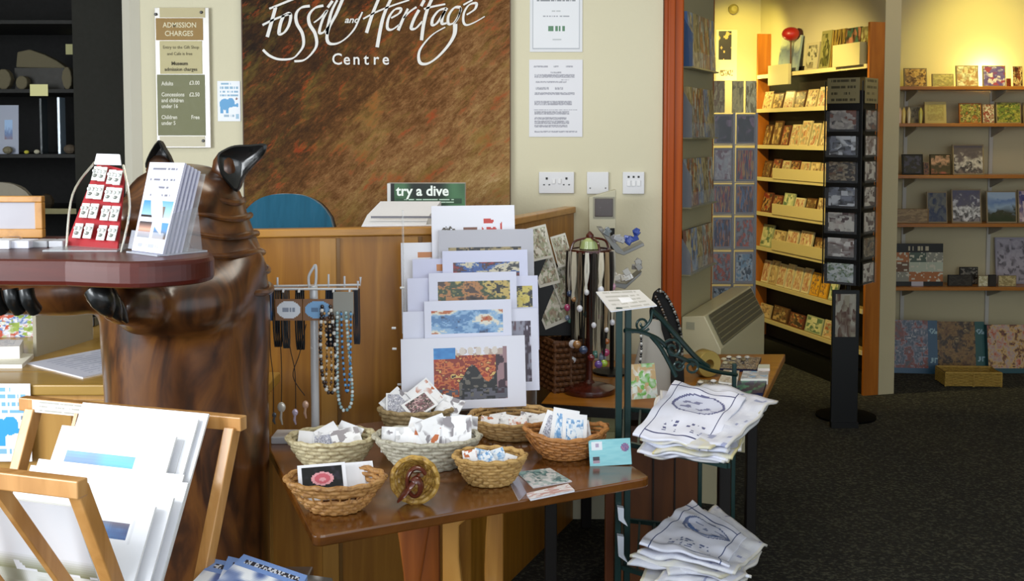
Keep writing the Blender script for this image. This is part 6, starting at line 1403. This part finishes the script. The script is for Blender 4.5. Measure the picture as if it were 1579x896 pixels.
rs(3, 1432, 1463, 296, ['#1c2030', '#5a6068', '#2a3458', '#6a6a66', '#1e2c54'], 'dark blue figure book leaning on fourth wall shelf', 'display_book', 2, land=.3)
rs(3, 1470, 1516, 292, ['#4a4448', '#8a8488', '#3a383e', '#d4d4dc', '#605c6a', '#55526a', '#585670'], 'large blue-grey book with white birds on fourth wall shelf', 'display_book', 4, land=.45)
rs(3, 1524, 1571, 295, ['#20240f', '#2a3414', '#3a3a28', '#8aa0c0', '#6a86b4', '#a0b4cc'], 'landscape book of dark hill and blue sky on fourth shelf', 'display_book', 2, land=.75)
rs(3, 1573, 1615, 293, ['#8a7488', '#b09aa8', '#3a3a7a', '#c8b8c0'], 'lilac and blue book cut by picture edge on fourth shelf', 'display_book', 2)
def disp(u, v):
    if v > .8 or v < .1: return hx('#b0a890') if v > .84 and .3 < u < .72 and v < .93 and h2(int(u * 40), 3) > .4 else (hx('#b8b4c0') if v < .14 and .38 < u < .62 else hx('#0d0b0a'))
    i, j = int(u * 3), int((v - .1) / .233); k = h2(i, j, 4)
    if vn(u * 24, v * 24, i + j) > .7: return hx('#c8c4b4')
    return [hx('#4a5a50'), hx('#a8683a'), hx('#8a8a80'), hx('#b0b8a8'), hx('#6a4a34')][int(k * 4.99)]
rs(4, 1379, 1458, 376, ['#1a1a1a', '#2a2a2a'], 'black counter display of coloured picture cards on lowest wall shelf', 'display_carton', cat='display box', lean=.03, body='#0d0b0a', border=0, paint=(disp, 60, 48))
a = rs(4, 1466, 1504, 424, ['#1c1814', '#2a241e', '#3a342c'], 'low dark box on the lowest wall shelf', 'low_box', cat='box', lean=0, body='#15120f')
a = rs(4, 1484, 1512, 412, ['#3a3632', '#8a847a', '#2a2622'], 'dark open box with grey cards behind the low box', 'low_box', cat='box', lean=0, Y=7.2, body='#2a2622')
rs(4, 1513, 1528, 425, ['#c8c098', '#b0a880', '#d8d4b8'], 'small cream card pack on the lowest wall shelf', 'card_pack', cat='cards', lean=0, Y=7.1)
rs(4, 1529, 1541, 424, ['#1c1814', '#2a241e'], 'black small box at the edge of the cream pack', 'low_box', cat='box', lean=0, Y=7.1, body='#15120f')
rs(4, 1541, 1608, 367, ['#8a8490', '#a09aa6', '#aaa4b0', '#9a94a0', '#5a5660', '#a8a2ae'], 'large pale drawing leaning at the right end of lowest shelf', 'mounted_drawing', 3, cat='picture', Y=7.22, body='#9a96a4')
rs(4, 1544, 1572, 425, ['#b0a070', '#c8b888', '#9a8a5c'], 'cream card box below the large pale drawing', 'card_box', cat='box', lean=0, Y=7.1)
# on the floor
def jig(x0, x1, ytop, ybot, Y, label, pal, yaw=0, side='#1c4a6a', lean=.16, roll=0, hh=None):
    zt_ = PY(0, ytop, Y).z; w_ = (x1 - x0) / F * Y
    def fn(u, v, P=[hx(c) for c in pal], S_=hx(side)):
        if u > .84 or v < .1: 
            if u > .86 and (.75 < v < .85 or .2 < v < .3) and h2(int(u * 60), int(v * 30)) > .4: return hx('#8aa8b4')
            return S_
        k = vn(u * 6, v * 5, int(x0)) * .4 + vn(u * 18, v * 15, int(x0) + 1) * .35 + vn(u * 44, v * 36, 3) * .25
        q = max(0, min(.999, (k - .15) * 1.45)) * (len(P) - 1); i = int(q); return mix(P[i], P[i + 1], q - i)
    return card('jigsaw_box', label, 'jigsaw box', 'jigsaw boxes on the floor', (XY((x0 + x1) / 2, Y), Y, .001), w_, zt_ / math.cos(lean), .045, yaw, lean, None, mat(side, .5), 0, roll, (fn, 54, 40))
jig(1367, 1452, 496, 0, 7.04, 'blue-edged jigsaw box with a harbour scene, left on the floor', ['#2a2c3a', '#5a5458', '#7a2c20', '#8a8490', '#34465c', '#b0a8ac'], -.12)
jig(1440, 1527, 498, 0, 7.10, 'jigsaw box with brown crowd scene and teal stripe on floor', ['#3a2414', '#6a4a28', '#8a6a38', '#2a1c14', '#a08858'], -.06, '#1c5250')
jig(1533, 1606, 503, 0, 7.04, 'jigsaw box with orange and pink scene at picture edge', ['#a03a24', '#c07a60', '#b0a0a0', '#d0a868', '#5a3a34', '#9a5a50'], 0, '#24505c')
e = weave_box('gift_basket', 'low yellow rectangular basket on the floor before the jigsaws', 'basket', XY(1458, 6.76), XY(1542, 6.76), 6.66, 6.84, .001, .085, '#a8883c', '#8a6c28', -.06)
# ---------------------------------------------------------------- foreground print browser
yw = math.radians(-18); u_ = V((math.cos(yw), math.sin(yw), 0)); w_v = V((math.sin(yw), -math.cos(yw), 0)); up = V((0, 0, 1))
R0 = PY(376, 653, 2.0); R0z = R0.z
pbk = empty('print_browser', 'light wooden folding print browser in front, crossed frames holding mounted prints', 'print rack', (R0.x - .25, 1.75, 0), yw)
BW_ = wood('#c08a4c', '#a87438', '#cf9c60', (1, 1, .15), 20, .4, .3)
tl_ = math.tan(math.radians(35))
def bp(a, d, z): return V((R0.x, R0.y, 0)) + u_ * a + w_v * d + up * z
Lr = .50
MB().bar(bp(0, 0, R0z), bp(-Lr, 0, R0z), .022, .026, 0).build('back_rail', BW_, pbk, bevel=.002)
for a in (-.022, -Lr + .03):
    top = bp(a, .004, R0z - .01); bot = bp(a, (R0z - .03) * tl_ * .62, .0)
    MB().bar(top, bot, .026, .022, 0, u_).build('leg', BW_, pbk, bevel=.002)
for a in (-.36, -.26, -.16):
    MB().bar(bp(a, .006, R0z - .01), bp(a, .20, R0z - .01 - .20 / tl_ / .62), .02, .008, 0, u_).build('slat', BW_, pbk)
fz = 1.052; fd = .49; fa = .045
MB().bar(bp(fa, fd, fz), bp(fa - Lr, fd, fz), .022, .026).build('front_rail', BW_, pbk, bevel=.002)
for a in (fa - .012, fa - Lr + .02):
    MB().bar(bp(a, fd - .003, fz), bp(a, fd - fz * tl_ * .62, 0), .024, .022, 0, u_).build('leg', BW_, pbk, bevel=.002)
for a in (fa - .165, fa - .32):
    MB().bar(bp(a, fd - .003, fz), bp(a, fd - .2, fz - .2 / tl_ / 1.0), .022, .012, 0, u_).build('slat', BW_, pbk, bevel=.001)
MB().bar(bp(.0, .24, .70), bp(-Lr, .24, .70), .10, .012).build('bottom_board', BW_, pbk)
MB().bar(bp(.0, .36, .12), bp(-Lr, .36, .12), .02, .03).build('cross_bar', BW_, pbk)
def PWr(px, py, d):
    r = ray(px, py); o = V((0, 0, EYE)); pt = bp(0, d, 0); t = (pt - o).dot(w_v) / r.dot(w_v); return o + r * t
WB = mat('#e2e0dc', .5); PBODY = mat('#d8d2c4', .6)
def pprint(label, tl, tr, d, h, fn, lean=math.radians(30), nx=60, ny=60, name='mounted_print', grp='prints in the browser', t=.004):
    a, b_ = PWr(*tl, d), PWr(*tr, d); c = (a + b_) / 2; wd = (b_ - a).length
    back = -w_v
    base = c - (back * math.sin(lean) + up * math.cos(lean)) * h
    return card(name, label, 'print', grp, base, wd, h, t, yw, lean, None, WB, 0, 0, (fn, nx, ny))
WP = hx('#e9e9ee')
def blank(u, v): return WP
def sea(x0, x1, y0, y1, A, B, C):
    A, B, C = hx(A), hx(B), hx(C)
    def fn(u, v):
        if x0 < u < x1 and y0 < v < y1:
            s = (u - x0) / (x1 - x0); t = (v - y0) / (y1 - y0); k = vn(s * 5, t * 5, 3)
            return mix(mix(A, B, min(1, s * .7 + k * .5)), C, max(0, t - .55) * .9)
        if min(abs(u - x0 + .03), abs(u - x1 - .03)) < .004 and y0 - .03 < v < y1 + .03: return hx('#dcdce2')
        return WP
    return fn
pprint('tallest white mounted print leaning at the back of browser', (128, 618), (322, 641), .035, .36, blank)
pprint('second white print just in front of the tallest in browser', (126, 627), (306, 650), .050, .35, blank)
pprint('white mounted print with a wide pale blue seascape strip', (96, 655), (272, 674), .085, .33, sea(.12, .72, .66, .86, '#5c5880', '#3aa4cc', '#8fb4d4'))
pprint('thin white print edging out right of the seascape print', (118, 662), (284, 680), .072, .33, blank)
pprint('wide white mounted print in the browser middle', (48, 716), (290, 746), .14, .26, blank)
pprint('cream edged wide print directly behind the middle one', (60, 706), (284, 734), .125, .27, blank)
pprint('white mounted print with a small bright blue picture', (34, 738), (268, 770), .175, .22, sea(.56, .82, .70, .86, '#2a5aa0', '#2a3a7a', '#c87a4a'))
pprint('inner bordered print in front of the small blue picture', (22, 752), (240, 784), .20, .18, sea(.62, .86, .66, .82, '#4a90d0', '#1f3f7a', '#c0603a'))
def land(u, v):
    if v > .62: return WP
    if .5 < v <= .62: return mix(hx('#8a8a6a'), WP, max(0, (v - .5) / .12)) if vn(u * 9, v * 20, 5) < .6 + (v - .5) * 3 else WP
    if v < .2: return mix(hx('#7ab0b4'), hx('#dfe8e8'), vn(u * 8, v * 12, 4))
    return mix(hx('#5a5a3a'), hx('#e0e0dc'), min(1, vn(u * 10, v * 14, 8) * 1.4))
pprint('landscape print with white sky and olive hills nearest the front slats', (-70, 760), (112, 781), .36, .30, land, -math.radians(22))
pprint('pale watercolour print leaning behind the front slats', (-60, 768), (104, 792), .33, .28, land, -math.radians(18))
# paper label on the back rail
a, b_ = PWr(48, 640, -.0 + .016), PWr(142, 622, .016)
p0, p1 = PWr(50, 628, .0135), PWr(144, 634, .0135); c = (p0 + p1) / 2; wd = (p1 - p0).length
card('paper_label', 'white paper label with two printed lines on browser back rail', 'label', None, c - up * .011, wd, .024, .0008, yw, 0, textmat('#ecebe8', '#a8a49a', 3, 8, .42), WB)
# elephant poster on the desk front
a, b_ = PY(-28, 712, 3.02), PY(46, 592, 3.02)
card('elephant_poster', 'larger white poster with a blue elephant on the low desk front', 'poster', None, ((a.x + b_.x) / 2, 3.022, a.z), b_.x - a.x, b_.z - a.z, .002, 0, 0, None, WHITE, 0, 0,
     (lambda u, v: (hx('#eef2f8') if elephant(u, v) == hx('#dfe3ea') else (hx('#3aa4dc') if elephant(u, v) == hx('#3d8fc4') else mix(elephant(u, v), (.5, .8, .95), .5))), 50, 80))
# blue leaflets on a little stand
LZ = .80
sto = empty('leaflet_stool', 'small dark stool carrying the blue magazines', 'stool', (-.36, 1.86, 0))
MB().box(-.49, -.36, 1.78, 1.96, LZ - .06, LZ - .035).build('seat', wood('#3a2414', '#2a180c'), sto, bevel=.004)
for x in (-.475, -.375):
    for y in (1.80, 1.94): MB().box(x - .012, x + .012, y - .012, y + .012, 0, LZ - .06).build('leg', wood('#3a2414', '#2a180c'), sto)
def mag(seed):
    def fn(u, v):
        if .1 < u < .92 and .84 < v < .93: return hx('#1e2030') if h2(int(u * 60), int(v * 60), seed) > .4 else hx('#c8ccd8')
        if v < .78:
            k = vn(u * 7, v * 8, seed); return mix(hx('#4a64a0'), hx('#e8ecf4'), max(0, min(1, k * 1.8 - .5)))
        return hx('#7394d0')
    return fn
def flatpaint(name, label, cat, P, t, fn, grp, body):
    b = MB(); b.prism([p - up * t for p in P], up * t, 1); b.painted(*[p + up * .0006 for p in P], 50, 40, fn, 0)
    return tag(b.build(name, [paintmat(), body]), label, cat, grp)
MBD = mat('#7f9cd0', .5)
for k, (pts, lab) in enumerate([([(250, 948), (372, 990), (420, 880), (330, 862)], 'blue magazine at the bottom left of the fanned pile'),
                                ([(310, 960), (450, 1000), (462, 884), (352, 858)], 'blue magazine in the middle of the fanned pile'),
                                ([(300, 930), (430, 975), (474, 888), (376, 855)], 'blue magazine with dark title strip, topmost of the fanned pile')]):
    P = [PZ(x, y, LZ - .024 + .009 * (k + 1)) for x, y in pts]
    flatpaint('blue_magazine', lab, 'magazine', P, .008, mag(k + 2), 'blue magazines on the stool', MBD)
P = [PZ(x, y, LZ - .025) for x, y in [(440, 960), (540, 985), (512, 892), (455, 884)]]
flatpaint('grey_leaflet', 'grey and black leaflet sticking out right of the blue magazines', 'leaflet', P, .006, (lambda u, v: mix(hx('#1f1d1c'), hx('#a8a4a4'), vn(u * 5, v * 5, 8))), None, PAPER)

# ---------------------------------------------------------------- on the carved animal's tray
TZ_ = TZ
es = empty('earring_stand', 'red arched stand holding rows of silver earring cards', 'jewellery stand', (XY(146, 2.25), 2.25, TZ_))
bl, br_, tr_p, tl_p = PY(101, 388, 2.27), PY(181, 391, 2.20), PY(192, 262, 2.30), PY(151, 250, 2.36)
for p in (bl, br_): p.z = max(p.z, TZ_ + .002)
nrm = ((br_ - bl).cross(tl_p - bl)).normalized()
if nrm.y > 0: nrm = -nrm
MB().prism([bl, br_, tr_p, tl_p], -nrm * .004).build('red_panel', mat('#a02028', .45, 0, .4, .2), es)
sp0, sp1 = PY(145, 253, 2.33), PY(186, 254, 2.29)
q0, q1 = PY(149, 237, 2.34), PY(184, 238, 2.30)
MB().prism([sp0, sp1, q1, q0], -nrm * .003).build('sign', [WHITE], es)
for (x0, y0, Ya), (x1, y1, Yb_), (x2, y2, Yc) in [((102, 388, 2.24), (112, 300, 2.28), (146, 250, 2.34)), ((186, 392, 2.17), (200, 320, 2.20), (190, 255, 2.27))]:
    MB().tube(smooth_path([PY(x0, y0, Ya), PY(x1, y1, Yb_), PY(x2, y2, Yc)], 6), .0025, 7).build('side_wire', mat('#cfcabb', .2, .8), es)
MB().prism([V((bl.x - .005, 2.17, TZ_ + .0005)), V((br_.x + .01, 2.17, TZ_ + .0005)), V((br_.x + .01, 2.30, TZ_ + .0005)), V((bl.x - .005, 2.30, TZ_ + .0005))], (0, 0, .003)).build('base_plate', glassy('#d8dde0', .5, .05), es)
SIL = mat('#c9cbc6', .3, .3, .6, .2); ECD = mat('#dfe0da', .5)
for r_i, vv in enumerate((.86, .64, .41, .17)):
    for ci in range(4):
        uu = .02 + .25 * (ci + .5) + (.05 if r_i else .02)
        p = (bl.lerp(br_, uu)).lerp(tl_p.lerp(tr_p, uu), vv) + nrm * (.005 + .004 * (ci % 2))
        ex = (br_ - bl).normalized() * (.0112 if r_i else .010); ey = (tl_p.lerp(tr_p, .5) - bl.lerp(br_, .5)).normalized() * .0165
        e = empty('earring_card', 'silver earring card, %s from left in the %s row of red stand' % (ORD[ci], ['top', 'second', 'third', 'bottom'][r_i]), 'earrings', p, 0, 'earring cards on the red stand')
        MB().prism([p - ex - ey, p + ex - ey, p + ex + ey, p - ex + ey], nrm * .002).build('backing', ECD, e)
        for s_ in (-1, 1):
            MB().ell(p + ex * .5 * s_ + ey * .25 + nrm * .004, (.004, .003, .005), 8).build('earring', SIL, e, smooth=True)
        MB().ell(p - ey * .4 + nrm * .004, (.005, .003, .004), 8).build('clasp', mat('#8d8f88', .3, .4), e, smooth=True)
# leaflet holder
lh = empty('leaflet_holder', 'clear acrylic leaflet holder at the right end of the tray', 'leaflet holder', (XY(250, 2.17), 2.17, TZ_))
L4 = [PY(201, 391, 2.16), PY(249, 399, 2.09), PY(283, 250, 2.20), PY(229, 249, 2.27)]
for p in L4[:2]: p.z = TZ_ + .006
ln = (L4[1] - L4[0]).cross(L4[3] - L4[0]).normalized(); ln = ln if ln.y < 0 else -ln
def leaf(u, v):
    if .5 < v < .96:
        for y, x0, x1 in [(.93, .12, .85), (.80, .12, .85), (.71, .3, .7), (.62, .2, .8)]:
            if abs(v - y) < .013 and x0 < u < x1: return hx('#7a7a86') if h2(int(u * 30), int(y * 50), 6) > .3 else hx('#dcdcEe')
        if v > .56: return hx('#e2e2f4')
    for (x0, x1, y0, y1, k) in [(.06, .46, .37, .56, 0), (.54, .95, .37, .56, 1), (.06, .46, .15, .33, 2), (.54, .95, .15, .33, 3)]:
        if x0 < u < x1 and y0 < v < y1:
            t = (v - y0) / (y1 - y0); s = (u - x0) / (x1 - x0)
            if k == 0: return mix(hx('#a8c8e8'), hx('#4a8ad0'), t) if t > .14 else hx('#2a2420')
            if k == 1: return hx('#7a6a60') if abs(s - .3) < .2 and t < .7 else mix(hx('#b8d4ea'), hx('#6aa0d8'), t)
            if k == 2: return mix(hx('#2a2a30'), hx('#e0a890'), 1 - abs(t - .5) * 2)
            return mix(hx('#8a6a50'), hx('#5a90d0'), min(1, t * 1.6))
    if .05 < v < .09 and .15 < u < .85 and h2(int(u * 30), 2) > .3: return hx('#9a9aa6')
    return hx('#e2e2f4')
for k in range(5):
    off = -ln * (.0035 + .009 * k); P = [p + off for p in L4]; b = MB()
    if k == 0: b.painted(P[0], P[1], P[2], P[3], 44, 80, leaf, 0)
    b.prism([p - ln * .0008 for p in P], -ln * .0045, 1)
    tag(b.build('photo_leaflet', [paintmat(), mat('#cdcde0', .4)]), 'front white leaflet with four small photos in clear holder' if k == 0 else 'plain leaflet stacked %s behind the four-photo leaflet' % ORD[k - 1], 'leaflet', 'leaflets in the clear holder')
LB = [p - ln * .055 for p in L4]
MB().prism([LB[0], LB[1], LB[2], LB[3]], -ln * .0025).build('back_sheet', CLEAR, lh)
MB().prism([L4[1], LB[1] - ln * .05, LB[1].lerp(LB[2], .62) - ln * .0, L4[1].lerp(L4[2], .42)], (L4[1] - L4[0]).normalized() * .0025).build('side_sheet', glassy('#dfe4ee', .14, .05), lh)
MB().prism([L4[0] + ln * .004, L4[1] + ln * .004, L4[1].lerp(L4[2], .2) + ln * .004, L4[0].lerp(L4[3], .2) + ln * .004], ln * .002).build('front_lip', glassy('#e4e8f4', .25, .05), lh)
MB().prism([V((p.x, p.y, TZ_ + .0005)) for p in (L4[0] + ln * .01, L4[1] + ln * .01, LB[1] - ln * .06, LB[0] - ln * .06)], (0, 0, .003)).build('base_plate', glassy('#dfe4ee', .5, .05), lh)
# small boxes, wooden lid, frame on the tray
for i, (x0, x1, y, h_, Y, c, lab) in enumerate([(-30, 18, 390, .018, 2.24, '#e2e2e8', 'white flat box at the tray left edge'), (20, 48, 388, .016, 2.25, '#d8d8e2', 'pale flat box second from the tray left'), (50, 76, 386, .014, 2.27, '#a8a8ac', 'grey flat box in the tray box row'), (78, 100, 386, .014, 2.27, '#bcbcc2', 'light grey flat box next to the red stand')]):
    tag(MB().box(XY(x0, Y), XY(x1, Y), Y - .02, Y + .03, TZ_, TZ_ + h_).build('gift_box', mat(c, .4), bevel=.002), lab, 'box', 'small boxes on the tray')
o = MB().lathe([(.001, 0), (.022, 0), (.022, .008), (.016, .012), (.001, .013)], (0, 0, 0), 20).build('wooden_disc', PINE, keep=True, smooth=True); o.location = (XY(15, 2.36), 2.36, TZ_); tag(o, 'small round wooden disc behind the white boxes on tray', 'trinket')
fx0, fx1 = XY(-70, 2.46), XY(66, 2.46); fzt = PY(0, 302, 2.46).z
pf_ = empty('framed_notice', 'light wood framed grey notice standing at the tray left', 'frame', ((fx0 + fx1) / 2, 2.46, TZ_))
FW = wood('#b8823c', '#a06c2c', None, (1, 1, 1), 20, .4, .2)
fb = TZ_ + .001
MB().box(fx0, fx1, 2.45, 2.468, fb, fb + .02).build('frame_rail', FW, pf_, bevel=.002); MB().box(fx0, fx1, 2.45, 2.468, fzt - .014, fzt).build('frame_rail', FW, pf_, bevel=.002)
for x in (fx0, fx1 - .017): MB().box(x, x + .017, 2.45, 2.468, fb + .02, fzt - .014).build('frame_stile', FW, pf_, bevel=.002)
MB().box(fx0 + .017, fx1 - .017, 2.458, 2.466, fb + .02, fzt - .014).build('sheet', mat('#a9a6ac', .5, 0, .4, 0, .4, 14), pf_)
# grey chair back beyond the desk and a black device
gc = empty('grey_chair', 'grey rounded chair back showing above the framed notice', 'chair', (XY(5, 4.0), 4.0, 0))
cc = V((XY(-10, 4.26), 4.26, 0)); z0_ = PY(0, 300, 4.26).z; z1_ = PY(0, 281, 4.26).z
dome(.15, z0_ - .05, z1_, 4.26, 4.29).build('backrest', mat('#7d776a', .9), gc, smooth=True)
MB().box(cc.x - .12, cc.x + .12, 4.28, 4.45, .42, .47).build('seat', mat('#7d776a', .9), gc, bevel=.01)
for x in (-.11, .11):
    for y in (4.29, 4.44): MB().box(cc.x + x - .012, cc.x + x + .012, y - .01, y + .01, 0, 1.0 if y < 4.3 else .42).build('leg', METAL, gc)
dv = MB().box(XY(72, 3.95), XY(140, 3.95), 3.95, 4.1, DZ, DZ + .035).build('black_device', mat('#101010', .3, 0, .5, .3), bevel=.004); tag(dv, 'flat black device at the back of the low desk', 'device')
